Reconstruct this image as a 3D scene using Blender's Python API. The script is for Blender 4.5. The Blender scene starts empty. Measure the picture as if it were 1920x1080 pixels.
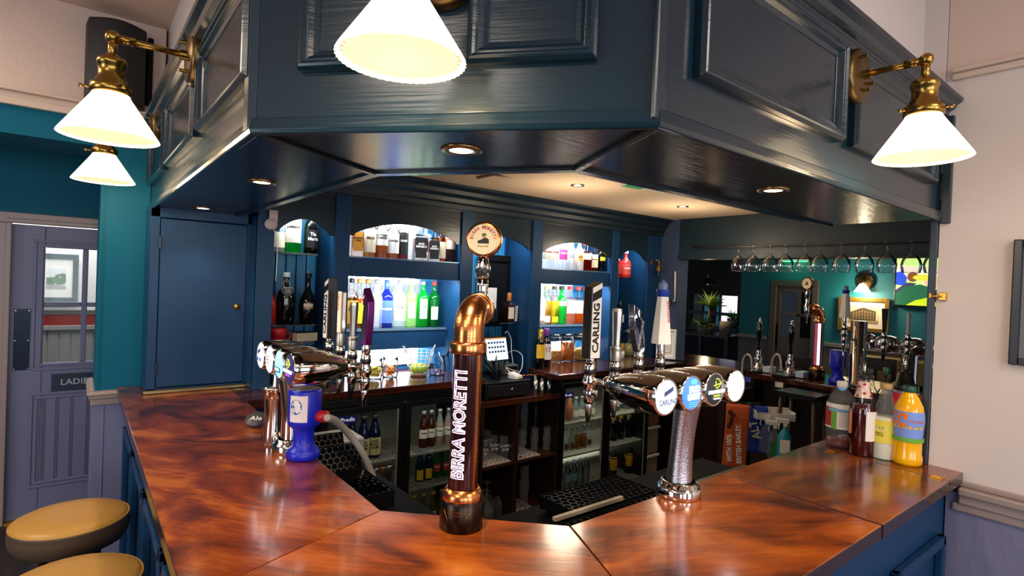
import bpy, bmesh, math, random
from mathutils import Vector, Matrix
random.seed(7)
PI = math.pi
SC = bpy.context.scene
COL = SC.collection

# ---------------- camera ----------------
F_PX = 1034.1
YAW, PIT, ROL = [math.radians(a) for a in (38.233, -0.585, 2.3017)]
CAM = Vector((0, 0, 1.74))
_f = Vector((math.sin(YAW)*math.cos(PIT), math.cos(YAW)*math.cos(PIT), math.sin(PIT)))
_r = Vector((math.cos(YAW), -math.sin(YAW), 0)); _u = _r.cross(_f)
_R = _r*math.cos(ROL) + _u*math.sin(ROL); _U = -_r*math.sin(ROL) + _u*math.cos(ROL)
cd = bpy.data.cameras.new('camera'); cam = bpy.data.objects.new('camera', cd); COL.objects.link(cam)
cd.sensor_width = 36; cd.lens = 36*F_PX/1920; cd.clip_start = 0.02
cam.matrix_world = Matrix(((_R.x, _U.x, -_f.x, CAM.x), (_R.y, _U.y, -_f.y, CAM.y), (_R.z, _U.z, -_f.z, CAM.z), (0, 0, 0, 1)))
SC.camera = cam

def at(px, py, x=None, y=None, z=None):
    """the point of a world plane seen at a pixel of the 1920 x 1080 photograph"""
    d = _f + _R*((px-960)/F_PX) - _U*((py-540)/F_PX)
    if z is not None: t = (z-CAM.z)/d.z
    elif x is not None: t = (x-CAM.x)/d.x
    else: t = (y-CAM.y)/d.y
    return CAM + d*t

# ---------------- world, exposure ----------------
SC.view_settings.view_transform = 'Standard'; SC.view_settings.look = 'None'
SC.view_settings.exposure = 0.1; SC.view_settings.gamma = 1; SC.view_settings.use_curve_mapping = False
w = bpy.data.worlds.new('world'); SC.world = w; w.use_nodes = True
wn = w.node_tree.nodes; wl = w.node_tree.links
bg = wn['Background']; bg.inputs[0].default_value = (0.62, 0.74, 1.0, 1); bg.inputs[1].default_value = 0.5

def light(kind, name, loc, power, color, size=0.1, rot=None, spot=None, blend=.5, size_y=None):
    l = bpy.data.lights.new(name, kind); l.energy = power; l.color = color
    if kind == 'AREA':
        l.size = size
        if size_y: l.shape = 'RECTANGLE'; l.size_y = size_y
    else: l.shadow_soft_size = size
    if kind == 'SPOT': l.spot_size = spot; l.spot_blend = blend
    o = bpy.data.objects.new(name, l); COL.objects.link(o); o.location = loc
    if rot: o.rotation_euler = rot
    return o
WARM = (1, .72, .42); COOL = (.82, .92, 1)
# unseen area lights added as daylight fill from windows behind the camera
for wx in (-2.4, -.4, 1.5): light('AREA', 'window_daylight', (wx, -3.12, 1.75), 26, (.80, .88, 1), 1.1, (math.radians(90), 0, 0), size_y=1.4)
light('AREA', 'window_daylight', (-3.9, 1.2, 1.75), 30, (.80, .88, 1), 1.5, (math.radians(90), 0, math.radians(-90)), size_y=1.4)
light('AREA', 'far_room_ceiling_light', (6.2, 1.5, 2.9), 14, (.9, .95, 1), 1.0)
for lx, ly in ((1.4, -1.2), (-1.6, .2), (-1.4, 3.0)): light('AREA', 'bar_room_ceiling_light', (lx, ly, 3.0), 30, (1, .86, .71), .8)  # unseen warm fill added overhead to brighten the customers' side
# strip lights above and inside the back bar, set just behind the arch boards
for x0, x1, zz, p, yy in ((1.3, 2.04, 2.14, 8, 3.245), (2.83, 3.57, 2.14, 8, 3.245), (.87, 1.16, 2.13, 2.6, 3.245), (2.18, 2.68, 2.13, 3.6, 3.245), (3.70, 4.06, 2.13, 2.2, 3.245),
                          (1.3, 2.04, 1.732, 8, 3.235), (2.83, 3.57, 1.732, 8, 3.235), (1.3, 2.0, 1.26, 6, 3.37), (2.83, 3.5, 1.26, 6, 3.37)):
    light('AREA', 'shelf_strip_light', ((x0+x1)/2, yy, zz), p, COOL, x1-x0, (math.radians(28), 0, 0), size_y=.02)

# ---------------- materials ----------------
def lin(c):
    if isinstance(c, str): c = [int(c[i:i+2], 16)/255 for i in (0, 2, 4)]
    return tuple(v/12.92 if v <= .04045 else ((v+.055)/1.055)**2.4 for v in c)
MATS = {}
def mat(name, col, rough=.5, metal=0, coat=0, emit=0, ecol=None, alpha=None, bump=None, noise=None, spec=.5):
    """noise = (scale, stretch(x,y,z), second colour, detail);  bump = (scale, strength, stretch)"""
    if name in MATS: return MATS[name]
    m = bpy.data.materials.new(name); m.use_nodes = True; nt = m.node_tree; N = nt.nodes; L = nt.links
    b = N['Principled BSDF']
    c = (*lin(col), 1)
    b.inputs['Base Color'].default_value = c; b.inputs['Roughness'].default_value = rough
    b.inputs['Metallic'].default_value = metal; b.inputs['Coat Weight'].default_value = coat
    b.inputs['Coat Roughness'].default_value = .12; b.inputs['Specular IOR Level'].default_value = spec
    if emit:
        b.inputs['Emission Color'].default_value = (*lin(ecol or col), 1); b.inputs['Emission Strength'].default_value = emit
    tc = mp = None
    def coords(st):
        t = N.new('ShaderNodeTexCoord'); p = N.new('ShaderNodeMapping'); p.inputs['Scale'].default_value = st
        L.new(t.outputs['Object'], p.inputs['Vector']); return p.outputs['Vector']
    if noise:
        sc, st, c2, det = noise
        n = N.new('ShaderNodeTexNoise'); n.inputs['Scale'].default_value = sc; n.inputs['Detail'].default_value = det
        L.new(coords(st), n.inputs['Vector'])
        r = N.new('ShaderNodeValToRGB'); r.color_ramp.elements[0].position = .35; r.color_ramp.elements[1].position = .65
        r.color_ramp.elements[0].color = c; r.color_ramp.elements[1].color = (*lin(c2), 1)
        L.new(n.outputs[0], r.inputs[0]); L.new(r.outputs[0], b.inputs['Base Color'])
    if bump:
        sc, st, stretch = bump
        n = N.new('ShaderNodeTexNoise'); n.inputs['Scale'].default_value = sc; n.inputs['Detail'].default_value = 4
        L.new(coords(stretch), n.inputs['Vector'])
        bm = N.new('ShaderNodeBump'); bm.inputs['Strength'].default_value = st; bm.inputs['Distance'].default_value = .004
        L.new(n.outputs[0], bm.inputs['Height']); L.new(bm.outputs[0], b.inputs['Normal'])
    MATS[name] = m; return m

def glass(name, col=(1, 1, 1), gloss=.05, rough=.03, fres=1.25, tint=None):
    """thin glass: clear with a fresnel reflection; a tint colours what lies behind"""
    if name in MATS: return MATS[name]
    m = bpy.data.materials.new(name); m.use_nodes = True; nt = m.node_tree; N = nt.nodes; L = nt.links
    N.remove(N['Principled BSDF']); out = N['Material Output']
    t = N.new('ShaderNodeBsdfTransparent'); t.inputs[0].default_value = (*lin(col), 1)
    g = N.new('ShaderNodeBsdfGlossy'); g.inputs['Roughness'].default_value = rough
    f = N.new('ShaderNodeFresnel'); f.inputs[0].default_value = fres
    a = N.new('ShaderNodeMath'); a.operation = 'ADD'; a.inputs[1].default_value = gloss; a.use_clamp = True
    mx = N.new('ShaderNodeMixShader')
    L.new(f.outputs[0], a.inputs[0]); L.new(a.outputs[0], mx.inputs[0]); L.new(t.outputs[0], mx.inputs[1]); L.new(g.outputs[0], mx.inputs[2])
    L.new(mx.outputs[0], out.inputs[0])
    MATS[name] = m; return m

def liquid(name, col, clear=.55, rough=.08):
    """coloured drink: part see-through tint, part body colour"""
    if name in MATS: return MATS[name]
    m = bpy.data.materials.new(name); m.use_nodes = True; nt = m.node_tree; N = nt.nodes; L = nt.links
    b = N['Principled BSDF']; out = N['Material Output']
    b.inputs['Base Color'].default_value = (*lin(col), 1); b.inputs['Roughness'].default_value = rough
    t = N.new('ShaderNodeBsdfTransparent')
    c = lin(col); mxc = max(c) or 1
    t.inputs[0].default_value = tuple(min(1, .12+.88*(v/mxc)**.55) for v in c) + (1,)
    mx = N.new('ShaderNodeMixShader'); mx.inputs[0].default_value = clear
    L.new(b.outputs[0], mx.inputs[1]); L.new(t.outputs[0], mx.inputs[2]); L.new(mx.outputs[0], out.inputs[0])
    MATS[name] = m; return m

def wood(name, c0, c1, c2, stretch, sc=3.0, rough=.22, coat=.6, dark=None, rot=0):
    if name in MATS: return MATS[name]
    m = bpy.data.materials.new(name); m.use_nodes = True; nt = m.node_tree; N = nt.nodes; L = nt.links
    b = N['Principled BSDF']; b.inputs['Roughness'].default_value = rough; b.inputs['Coat Weight'].default_value = coat
    b.inputs['Coat Roughness'].default_value = .1
    t = N.new('ShaderNodeTexCoord')
    def nz(st, scale, det, dist):
        r = N.new('ShaderNodeMapping'); r.inputs['Rotation'].default_value = (0, 0, rot); L.new(t.outputs['Object'], r.inputs[0])
        p = N.new('ShaderNodeMapping'); p.inputs['Scale'].default_value = st; L.new(r.outputs[0], p.inputs[0])
        n = N.new('ShaderNodeTexNoise'); n.inputs['Scale'].default_value = scale; n.inputs['Detail'].default_value = det
        n.inputs['Distortion'].default_value = dist*.6; L.new(p.outputs[0], n.inputs[0]); return n.outputs[0]
    a = nz(stretch, sc, 8, 1.6); g = nz([s*(3 if s < 2 else 12) for s in stretch], sc, 3, .2)
    mm = N.new('ShaderNodeMath'); mm.operation = 'MULTIPLY_ADD'; mm.inputs[1].default_value = .22; L.new(g, mm.inputs[0]); 
    sub = N.new('ShaderNodeMath'); sub.operation = 'MULTIPLY_ADD'; sub.inputs[1].default_value = .95; sub.inputs[2].default_value = -.11
    L.new(a, sub.inputs[0]); L.new(sub.outputs[0], mm.inputs[2])
    r = N.new('ShaderNodeValToRGB'); e = r.color_ramp.elements
    e[0].position = .32; e[0].color = (*lin(c0), 1); e[1].position = .78; e[1].color = (*lin(c2), 1)
    k = r.color_ramp.elements.new(.52); k.color = (*lin(c1), 1)
    L.new(mm.outputs[0], r.inputs[0]); L.new(r.outputs[0], b.inputs['Base Color'])
    bm = N.new('ShaderNodeBump'); bm.inputs['Strength'].default_value = .06; bm.inputs['Distance'].default_value = .004
    L.new(g, bm.inputs['Height']); L.new(bm.outputs[0], b.inputs['Normal'])
    MATS[name] = m; return m

navy = mat('navy_gloss_paint', '0f2734', .28, coat=.15, bump=(14, .15, (1, 1, 5)))
navy_h = mat('navy_gloss_paint_brushed_along', '0d2532', .22, coat=.1, bump=(16, .13, (.35, .35, 9)))
soff = mat('navy_paint_soffit', '141c20', .24, coat=.15, bump=(16, .25, (.6, 4, 1)))  # same navy paint, its dark look from below put into the colour
navy_m = mat('blue_satin_paint', '163c60', .38, bump=(22, .10, (4, 4, .5)), spec=.25)
tgblue = mat('bright_blue_board_paint', '2778a8', .35)
teal = mat('teal_wall_paint', '006079', .6, bump=(60, .08, (1, 1, 1)), spec=.2)
cream = mat('cream_textured_wall', 'd9bfae', .8, bump=(38, .6, (1, 1, 1)))
cream2 = mat('pink_cream_wall', 'dccdc4', .8, bump=(24, .35, (1, 1, 1)))
ceilm = mat('ceiling_paint', 'd8bba8', .85)
barceil = mat('bar_ceiling_paint', 'dcc0a0', .8)
lilac = mat('lilac_grey_paint', '737596', .45)
lilac_tex = mat('lilac_embossed_wallpaper', '7c7a96', .5, bump=(26, .9, (1, 1, .6)))
taupe = mat('taupe_gloss_trim', 'a08c86', .35)
cream_trim = mat('cream_gloss_trim', 'd8c0ac', .4)
floorm = wood('dark_floor_boards', '1a1210', '2c201b', '4a362c', (1, .12, 1), 6, .45, .1)
top_l = wood('mahogany_left', '34110a', '82380f', 'c87222', (1.5, 2.2, 1), 2.4, .2, .35, rot=.9)
top_f = wood('mahogany_front', '5e280c', 'a85216', 'cc7e2c', (1, 3.0, 1), 2.0, .2, .35, rot=.75)
top_r = wood('mahogany_right', '40180b', '8c4010', 'bf6a22', (1, 2.4, 1), 2.2, .2, .35, rot=.45)
top_p = wood('mahogany_flap', '3a1a0a', '86400f', 'ae6420', (1, 2.4, 1), 1.8, .2, .4, rot=.2)
top_b = wood('mahogany_back_counter', '241009', '4a1f10', '6e3418', (.3, 5, 5), 3, .16, .7)
shelfwood = wood('brown_shelf_wood', '2a150b', '4a2612', '6e3e1e', (.3, 4, 4), 4, .4, .2)
darkwood = wood('dark_cupboard_wood', '170b07', '27130b', '3b1d10', (4, 4, .4), 4, .4, .2)
chrome = mat('chrome', 'e6e0d8', .07, 1)
chrome_r = mat('frosted_chrome', 'd0cfd4', .2, 1, bump=(330, .28, (1, 1, 1)))
steel = mat('brushed_steel', 'b9b4ac', .3, 1)
brass = mat('aged_brass', 'a5813f', .26, 1)
brass_d = mat('dark_antique_brass', '6b5636', .35, 1)
gold = mat('gold_plate', 'd9a441', .25, 1)
copper = mat('brushed_copper', 'd98a52', .22, 1, bump=(30, .12, (.3, .3, 9)))
bronze = mat('dark_bronze', '3a2c24', .3, 1)
black = mat('black_plastic', '0c0c0d', .32)
blackm = mat('black_matt', '08080a', .7, spec=.1)
grey = mat('grey_plastic', '6a6a6c', .5)
whitep = mat('white_plastic', 'e4ddd6', .4)
paper = mat('white_paper', 'efe9e0', .7)
creamp = mat('cream_label_paper', 'e8d9b8', .7)
ivory = mat('ivory_label_paper', 'f0e6d2', .6)
blackp = mat('black_label', '12100f', .5)
redp = mat('red_plastic', 'b3161a', .35)
bluep = mat('royal_blue_plastic', '1420b8', .35)
leather = mat('tan_leather', 'b98a3e', .42, bump=(90, .15, (1, 1, 1)))
leather_b = mat('brown_leather', '5a4636', .5, bump=(90, .15, (1, 1, 1)))
hazy = liquid('washed_glass', 'c4c9ce', .88, .1)  # pale haze put into the colour so glasses show in the dark cupboard
clear = glass('clear_glass', (.98, .99, .99), .05, .04, 1.18)
pane = glass('window_pane_glass', (.96, .97, .97), .01, .02, 1.15)
fpane = glass('fridge_door_glass', (.93, .95, .95), .015, .02, 1.15)
glass_w = glass('drinking_glass', (.98, .98, .99), .07, .05, 1.35)
lens_d = glass('glass_shelf', (.62, .85, .8), .1, .03, 1.35)

# ---------------- mesh building ----------------
class MB:
    def __init__(s): s.v = []; s.f = []; s.mi = []; s.sm = []; s.M = Matrix.Identity(4); s.cur = 0
    def add(s, vs, fs, smooth=False):
        o = len(s.v); s.v += [tuple(s.M @ Vector(p)) for p in vs]
        for f in fs: s.f.append([i+o for i in f]); s.mi.append(s.cur); s.sm.append(smooth)
        return s
    def box(s, x0, x1, y0, y1, z0, z1):
        x0, x1 = min(x0, x1), max(x0, x1); y0, y1 = min(y0, y1), max(y0, y1); z0, z1 = min(z0, z1), max(z0, z1)
        return s.add([(x0, y0, z0), (x1, y0, z0), (x1, y1, z0), (x0, y1, z0), (x0, y0, z1), (x1, y0, z1), (x1, y1, z1), (x0, y1, z1)],
                     [(0, 3, 2, 1), (4, 5, 6, 7), (0, 1, 5, 4), (1, 2, 6, 5), (2, 3, 7, 6), (3, 0, 4, 7)])
    def prism(s, pts, z0, z1):
        a = sum(pts[i][0]*pts[(i+1) % len(pts)][1]-pts[(i+1) % len(pts)][0]*pts[i][1] for i in range(len(pts)))
        if a < 0: pts = pts[::-1]
        n = len(pts)
        return s.add([(x, y, z0) for x, y in pts]+[(x, y, z1) for x, y in pts],
                     [tuple(range(n))[::-1], tuple(range(n, 2*n))]+[(i, (i+1) % n, n+(i+1) % n, n+i) for i in range(n)])
    def lathe(s, prof, seg=20, ax='z', c=(0, 0, 0), smooth=True, a0=0, a1=2*PI, rib=0):
        full = abs(a1-a0-2*PI) < 1e-6; n = seg if full else seg+1; vs = []
        for r, z in prof:
            for i in range(n):
                a = a0+(a1-a0)*i/seg; rr = r*(1+(rib if i % 2 else 0)); x, y = rr*math.cos(a), rr*math.sin(a)
                p = (x, y, z) if ax == 'z' else ((x, z, -y) if ax == 'y' else (z, x, y))
                vs.append((p[0]+c[0], p[1]+c[1], p[2]+c[2]))
        fs = []
        for j in range(len(prof)-1):
            for i in range(seg):
                k = (i+1) % n
                if not full and i == seg: continue
                fs.append((j*n+i, j*n+k, (j+1)*n+k, (j+1)*n+i))
        return s.add(vs, fs, smooth)
    def cyl(s, c, r, h, seg=20, ax='z'):
        return s.lathe([(0, 0), (r, 0)], seg, ax, c, False).lathe([(r, 0), (r, h)], seg, ax, c).lathe([(r, h), (0, h)], seg, ax, c, False)
    def tube(s, pts, r, seg=8, closed=False):
        pts = [Vector(p) for p in pts]; n = len(pts); rs = r if isinstance(r, (list, tuple)) else [r]*n
        vs = []; up = None
        for i, p in enumerate(pts):
            if closed: t = pts[(i+1) % n]-pts[i-1]
            else: t = pts[min(i+1, n-1)]-pts[max(i-1, 0)]
            t.normalize()
            if up is None:
                up = Vector((0, 0, 1)) if abs(t.z) < .9 else Vector((1, 0, 0))
            a = t.cross(up)
            if a.length < 1e-4: a = t.cross(Vector((1, .3, .2)))
            a.normalize(); b = t.cross(a); up = b*-1 if False else a.cross(t)
            for k in range(seg):
                q = 2*PI*k/seg; vs.append(p+(a*math.cos(q)+b*math.sin(q))*rs[i])
        fs = []
        for i in range(n if closed else n-1):
            j = (i+1) % n
            for k in range(seg):
                l = (k+1) % seg; fs.append((i*seg+k, i*seg+l, j*seg+l, j*seg+k))
        if not closed: fs += [tuple(range(seg))[::-1], tuple(range((n-1)*seg, n*seg))]
        return s.add(vs, fs, True)
    def ball(s, c, r, seg=14, sz=1):
        pr = [(r*math.sin(PI*i/8), -r*sz*math.cos(PI*i/8)) for i in range(9)]
        return s.lathe(pr, seg, 'z', c)
    def sweep(s, path, prof, closed=False):
        """path: list of xy points; prof: closed (offset outward, z) list; mitred at corners"""
        P = [Vector((*p[:2], 0)) for p in path]; n = len(P); vs = []; m = len(prof)
        for i in range(n):
            d0 = (P[i]-P[i-1]).normalized() if (i > 0 or closed) else None
            d1 = (P[(i+1) % n]-P[i]).normalized() if (i < n-1 or closed) else None
            d0 = d0 or d1; d1 = d1 or d0
            n0 = Vector((d0.y, -d0.x, 0)); n1 = Vector((d1.y, -d1.x, 0)); b = (n0+n1).normalized(); b = b/max(.2, b.dot(n0))
            vs += [(P[i].x+b.x*o, P[i].y+b.y*o, z) for o, z in prof]
        fs = []
        for i in range(n if closed else n-1):
            j = (i+1) % n
            for k in range(m): l = (k+1) % m; fs.append((i*m+k, j*m+k, j*m+l, i*m+l))
        if not closed: fs += [tuple(range(m)), tuple(range((n-1)*m, n*m))[::-1]]
        return s.add(vs, fs)
    def build(s, name, mats, parent=None, bevel=0, loc=None):
        me = bpy.data.meshes.new(name); me.from_pydata(s.v, [], s.f)
        for m in (mats if isinstance(mats, (list, tuple)) else [mats]): me.materials.append(m)
        me.polygons.foreach_set('material_index', s.mi); me.polygons.foreach_set('use_smooth', s.sm)
        me.update()
        o = bpy.data.objects.new(name, me); COL.objects.link(o)
        if parent: o.parent = parent
        if loc is not None: o.location = loc
        if bevel:
            b = o.modifiers.new('bevel', 'BEVEL'); b.width = bevel; b.segments = 2; b.limit_method = 'ANGLE'; b.angle_limit = math.radians(50)
        return o

def tag(o, label=None, cat=None, group=None, kind=None):
    if label: o['label'] = label
    if cat: o['category'] = cat
    if group: o['group'] = group
    if kind: o['kind'] = kind
    return o
def thing(name, label, cat, loc=(0, 0, 0), rz=0, group=None):
    o = bpy.data.objects.new(name, None); COL.objects.link(o); o.empty_display_size = .05
    o.location = loc; o.rotation_euler = (0, 0, rz); return tag(o, label, cat, group)
def struct(o): o['kind'] = 'structure'; return o
def dup(o, loc, rz=None, label=None, group=None):
    r = o.copy(); COL.objects.link(r); r.location = loc
    if rz is not None: r.rotation_euler = (0, 0, rz)
    if label: r['label'] = label
    if group: r['group'] = group
    for ch in list(o.children):
        c = ch.copy(); COL.objects.link(c); c.parent = r
        for g in list(ch.children):
            d = g.copy(); COL.objects.link(d); d.parent = c
    return r
def basis(origin, xd, ud):
    xd = Vector(xd).normalized(); ud = Vector(ud); ud = (ud-xd*ud.dot(xd)).normalized(); nd = xd.cross(ud)
    o = Vector(origin)
    return Matrix(((xd.x, ud.x, nd.x, o.x), (xd.y, ud.y, nd.y, o.y), (xd.z, ud.z, nd.z, o.z), (0, 0, 0, 1)))

def text(name, s, size, M, m, parent=None, bend=0, ext=.0004, bold=0, sx=1.0, arc=0, spacing=1.0):
    """lettering as a mesh in the frame M (x along the line, z out of the surface); bend = radius of the surface it lies on"""
    cu = bpy.data.curves.new('t', 'FONT'); cu.body = s; cu.size = size; cu.extrude = ext; cu.align_x = 'CENTER'; cu.align_y = 'CENTER'
    cu.offset = bold; cu.space_character = spacing; cu.resolution_u = 2
    t = bpy.data.objects.new('t', cu); COL.objects.link(t)
    bpy.context.view_layer.update()
    me = bpy.data.meshes.new_from_object(t.evaluated_get(bpy.context.evaluated_depsgraph_get()))
    bpy.data.objects.remove(t); bpy.data.curves.remove(cu)
    if bend:
        bm = bmesh.new(); bm.from_mesh(me)
        lim = abs(bend)*.22
        for _ in range(4):
            E_ = [e for e in bm.edges if e.calc_length() > lim]
            if not E_: break
            bmesh.ops.subdivide_edges(bm, edges=E_, cuts=1); bmesh.ops.triangulate(bm, faces=bm.faces[:])
        bm.to_mesh(me); bm.free()
    for v in me.vertices:
        x, y, z = v.co; x *= sx
        if arc: q = x/arc; R = arc+y; x = R*math.sin(q); y = R*math.cos(q)-0
        if bend > 0: q = x/bend; R = bend+z; x = R*math.sin(q); z = R*math.cos(q)-bend
        elif bend < 0: q = y/-bend; R = -bend+z; y = R*math.sin(q); z = R*math.cos(q)+bend
        v.co = M @ Vector((x, y, z))
    me.materials.clear(); me.materials.append(m); me.name = name
    o = bpy.data.objects.new(name, me); COL.objects.link(o)
    if parent: o.parent = parent
    return o

# ================= THE ROOM =================
struct(MB().box(-4.1, 12, -3.3, 14, -.1, 0).build('floor', floorm))
struct(MB().box(-4.1, 12, -3.3, 14, 3.05, 3.15).build('ceiling', ceilm))
# wall with the door to the ladies
dx0, dx1, dz = -.345, .50, 2.0
b = MB(); b.box(-4, dx0-.01, 4.9, 5.0, 0, 3.05); b.box(dx1+.01, 1.2, 4.9, 5.0, 0, 3.05); b.box(dx0-.01, dx1+.01, 4.9, 5.0, dz+.01, 3.05)
struct(b.build('wall_back_left', teal))
b = MB(); b.box(-4, dx0-.07, 4.885, 4.9, 0, 1.0); struct(b.build('trim_1', lilac))
# the customers' side of the room behind the camera: plain walls, glowing windows added for fill and reflections
cw = mat('front_room_wall', '6c6a68', .8); dayp = mat('daylight_pane', 'eaf2ff', .4, emit=2.2, ecol='e4eeff'); wfr = mat('front_window_frame', '6a7a8c', .5)
b = MB(); xs = [-4, -2.95, -1.85, -.95, .15, .95, 2.05, 2.75]
b.box(-4, 2.75, -3.3, -3.2, 0, 1.05); b.box(-4, 2.75, -3.3, -3.2, 2.45, 3.05)
for k in range(0, 8, 2): b.box(xs[k], xs[k+1], -3.3, -3.2, 1.05, 2.45)
struct(b.build('wall_front', cw))
b = MB(); b.box(-4.1, -4, -3.3, .45, 0, 3.05); b.box(-4.1, -4, 1.95, 5, 0, 3.05); b.box(-4.1, -4, .45, 1.95, 0, 1.05); b.box(-4.1, -4, .45, 1.95, 2.45, 3.05); struct(b.build('wall_left', cw))
for n_, (x0, x1) in enumerate(((-2.95, -1.85), (-.95, .15), (.95, 2.05))):
    wt = struct(bpy.data.objects.new('window_%d' % (n_+2), None)); COL.objects.link(wt)
    MB().box(x0, x1, -3.26, -3.25, 1.05, 2.45).build('pane', dayp, wt)
    b = MB(); b.box(x0, x1, -3.25, -3.21, 1.72, 1.78); b.box((x0+x1)/2-.025, (x0+x1)/2+.025, -3.25, -3.21, 1.05, 2.45); b.build('window_bar', wfr, wt)
wt = struct(bpy.data.objects.new('window_5', None)); COL.objects.link(wt)
MB().box(-4.06, -4.05, .45, 1.95, 1.05, 2.45).build('pane', dayp, wt); MB().box(-4.05, -4.01, 1.17, 1.23, 1.05, 2.45).build('window_bar', wfr, wt)
# beam across the passage: cream above the picture rail, teal below
struct(MB().box(-4, .35, 3.60, 4.02, 2.50, 3.05).build('wall_beam_upper', cream))
struct(MB().box(-4, .29, 3.60, 4.02, 2.36, 2.50).build('wall_beam_lower', teal))
b = MB(); b.box(-4, .30, 3.575, 3.6, 2.495, 2.53); b.box(-4, .30, 3.585, 3.6, 2.53, 2.56); b.box(-4, .3, 3.56, 3.6, 2.56, 2.575)
struct(b.build('trim_2', cream_trim, bevel=.004))
# teal pier with its grey dado
b = MB(); b.box(.085, .6, 3.60, 4.02, 1.08, 2.36); b.box(.092, .095, 3.597, 3.6, 1.08, 2.36); b.box(.10, .104, 3.5965, 3.6, 1.08, 2.36)
struct(b.build('wall_pier', teal))
b = MB(); b.box(.075, .6, 3.59, 4.02, 0, 1.03); b.box(.12, .128, 3.586, 3.6, 0, 1.03); b.box(.065, .6, 3.575, 4.03, 0, .12); struct(b.build('wall_pier_dado', lilac, bevel=.003))
b = MB(); b.box(.06, .6, 3.565, 4.04, 1.045, 1.085); b.box(.068, .6, 3.578, 4.03, 1.01, 1.045); b.box(.052, .6, 3.555, 4.045, 1.065, 1.078)
struct(b.build('trim_3', taupe, bevel=.006))
# right wall and its rails
X = 2.61
struct(MB().box(X, X+.12, -3, .66, 1.05, 2.60).build('wall_right', cream2))
struct(MB().box(X-.001, X+.12, -3, .66, 2.60, 3.05).build('wall_right_upper', cream))
struct(MB().box(X-.004, X+.12, -3, .60, 0, 1.02).build('wall_right_dado', lilac_tex))
b = MB(); b.box(X-.035, X, -3, .56, 1.02, 1.048); b.box(X-.022, X, -3, .56, .985, 1.02); b.box(X-.012, X, -3, .565, 1.048, 1.07); b.box(X-.014, X, -3, .58, .955, .985)
struct(b.build('trim_4', taupe, bevel=.008))
b = MB(); b.box(X-.03, X, -3, .64, 2.60, 2.615); b.box(X-.016, X, -3, .64, 2.575, 2.60); struct(b.build('trim_5', cream_trim, bevel=.005))
b = MB(); b.box(X+.12, 4.4, .56, .66, 0, 3.05); b.box(X+.001, X+.12, .60, .659, 0, 1.0); struct(b.build('wall_right_return', mat('dark_side_wall', '1d2c33', .6)))
# plaster wall standing above the canopy
IN = [(.36, 3.60), (.36, 1.34), (.88, .74), (2.61, .74)]
b = MB(); b.prism(IN+[(2.61, 1.0), (1.0, 1.0), (.62, 1.45), (.62, 3.6)], 2.50, 3.05); struct(b.build('wall_above_canopy', cream2))
struct(MB().box(2.609, 2.75, .662, 1.0, 2.46, 3.05).build('wall_corner_infill', cream2))
# bar ceiling and the end wall with its wide opening
b = MB(); b.prism([(.60, 3.6), (.60, 1.5), (.98, 1.0), (4.3, .9), (4.3, 3.6)], 2.37, 2.42); struct(b.build('ceiling_bar', barceil))
b = MB(); b.box(4.27, 4.42, 3.0, 3.55, 1.0, 2.42); struct(b.build('wall_end', mat('slate_grey_paint', '3c4a66', .5)))
b = MB(); b.box(4.27, 4.42, .60, 3.0, 2.01, 2.42); b.box(4.255, 4.27, .60, 3.0, 2.01, 2.05); struct(b.build('wall_end_beam', mat('beam_dark_paint', '132a33', .4, bump=(6, .1, (1, 1, 1)))))
b = MB(); b.box(.30, 4.42, 3.55, 3.62, 0, 2.42); struct(b.build('wall_back', navy_m))
# ---- room beyond the ladies door glass ----
b = MB(); b.box(-1.2, 1.2, 6.3, 6.35, .0, 2.6); b.box(-1.2, -1.15, 5.0, 6.3, 0, 2.6); b.box(1.15, 1.2, 5, 6.3, 0, 2.6); b.box(-1.2, 1.2, 5, 6.3, 2.55, 2.6)
struct(b.build('wall_corridor', mat('corridor_white', 'eae6e2', .7)))
b = MB()
for i in range(30): b.box(-1.15+i*.08, -1.15+i*.08+.07, 6.275, 6.3, 0, 1.16)
b.box(-1.15, 1.15, 6.25, 6.3, 1.16, 1.20); struct(b.build('trim_6', mat('grey_corridor_boards', '94908e', .5), bevel=.004))
b = MB(); b.box(-1.15, 1.15, 6.285, 6.3, 1.20, 1.30)
struct(b.build('trim_7', mat('red_tile', '8c2a24', .2)))
b = MB(); b.box(-1.15, 1.15, 6.28, 6.3, 1.295, 1.335); struct(b.build('trim_8', mat('dark_grey_trim', '5f5c5a', .4)))
light('AREA', 'corridor_light', (0, 5.7, 2.5), 26, (1, .97, .93), 1.0)
def picture(name, label, M, w, h, fr, mount, art, group=None, fm=None, artm=None):
    """framed picture in the frame M: x right, y up, z towards the viewer"""
    t = thing(name, label, 'picture'); t.matrix_world = M
    b = MB()
    for s in (-1, 1): b.box(s*w/2, s*(w/2-fr), -h/2, h/2, 0, .022); b.box(-w/2+fr, w/2-fr, s*h/2, s*(h/2-fr), 0, .022)
    b.build('frame', fm, t, bevel=.004)
    MB().box(-w/2+fr, w/2-fr, -h/2+fr, h/2-fr, 0, .006).build('mount', mount, t)
    art(t, w-2*fr, h-2*fr)
    return t
def poly2(b, pts, z): b.add([(x, y, z) for x, y in pts], [tuple(range(len(pts)))]); return b
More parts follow.
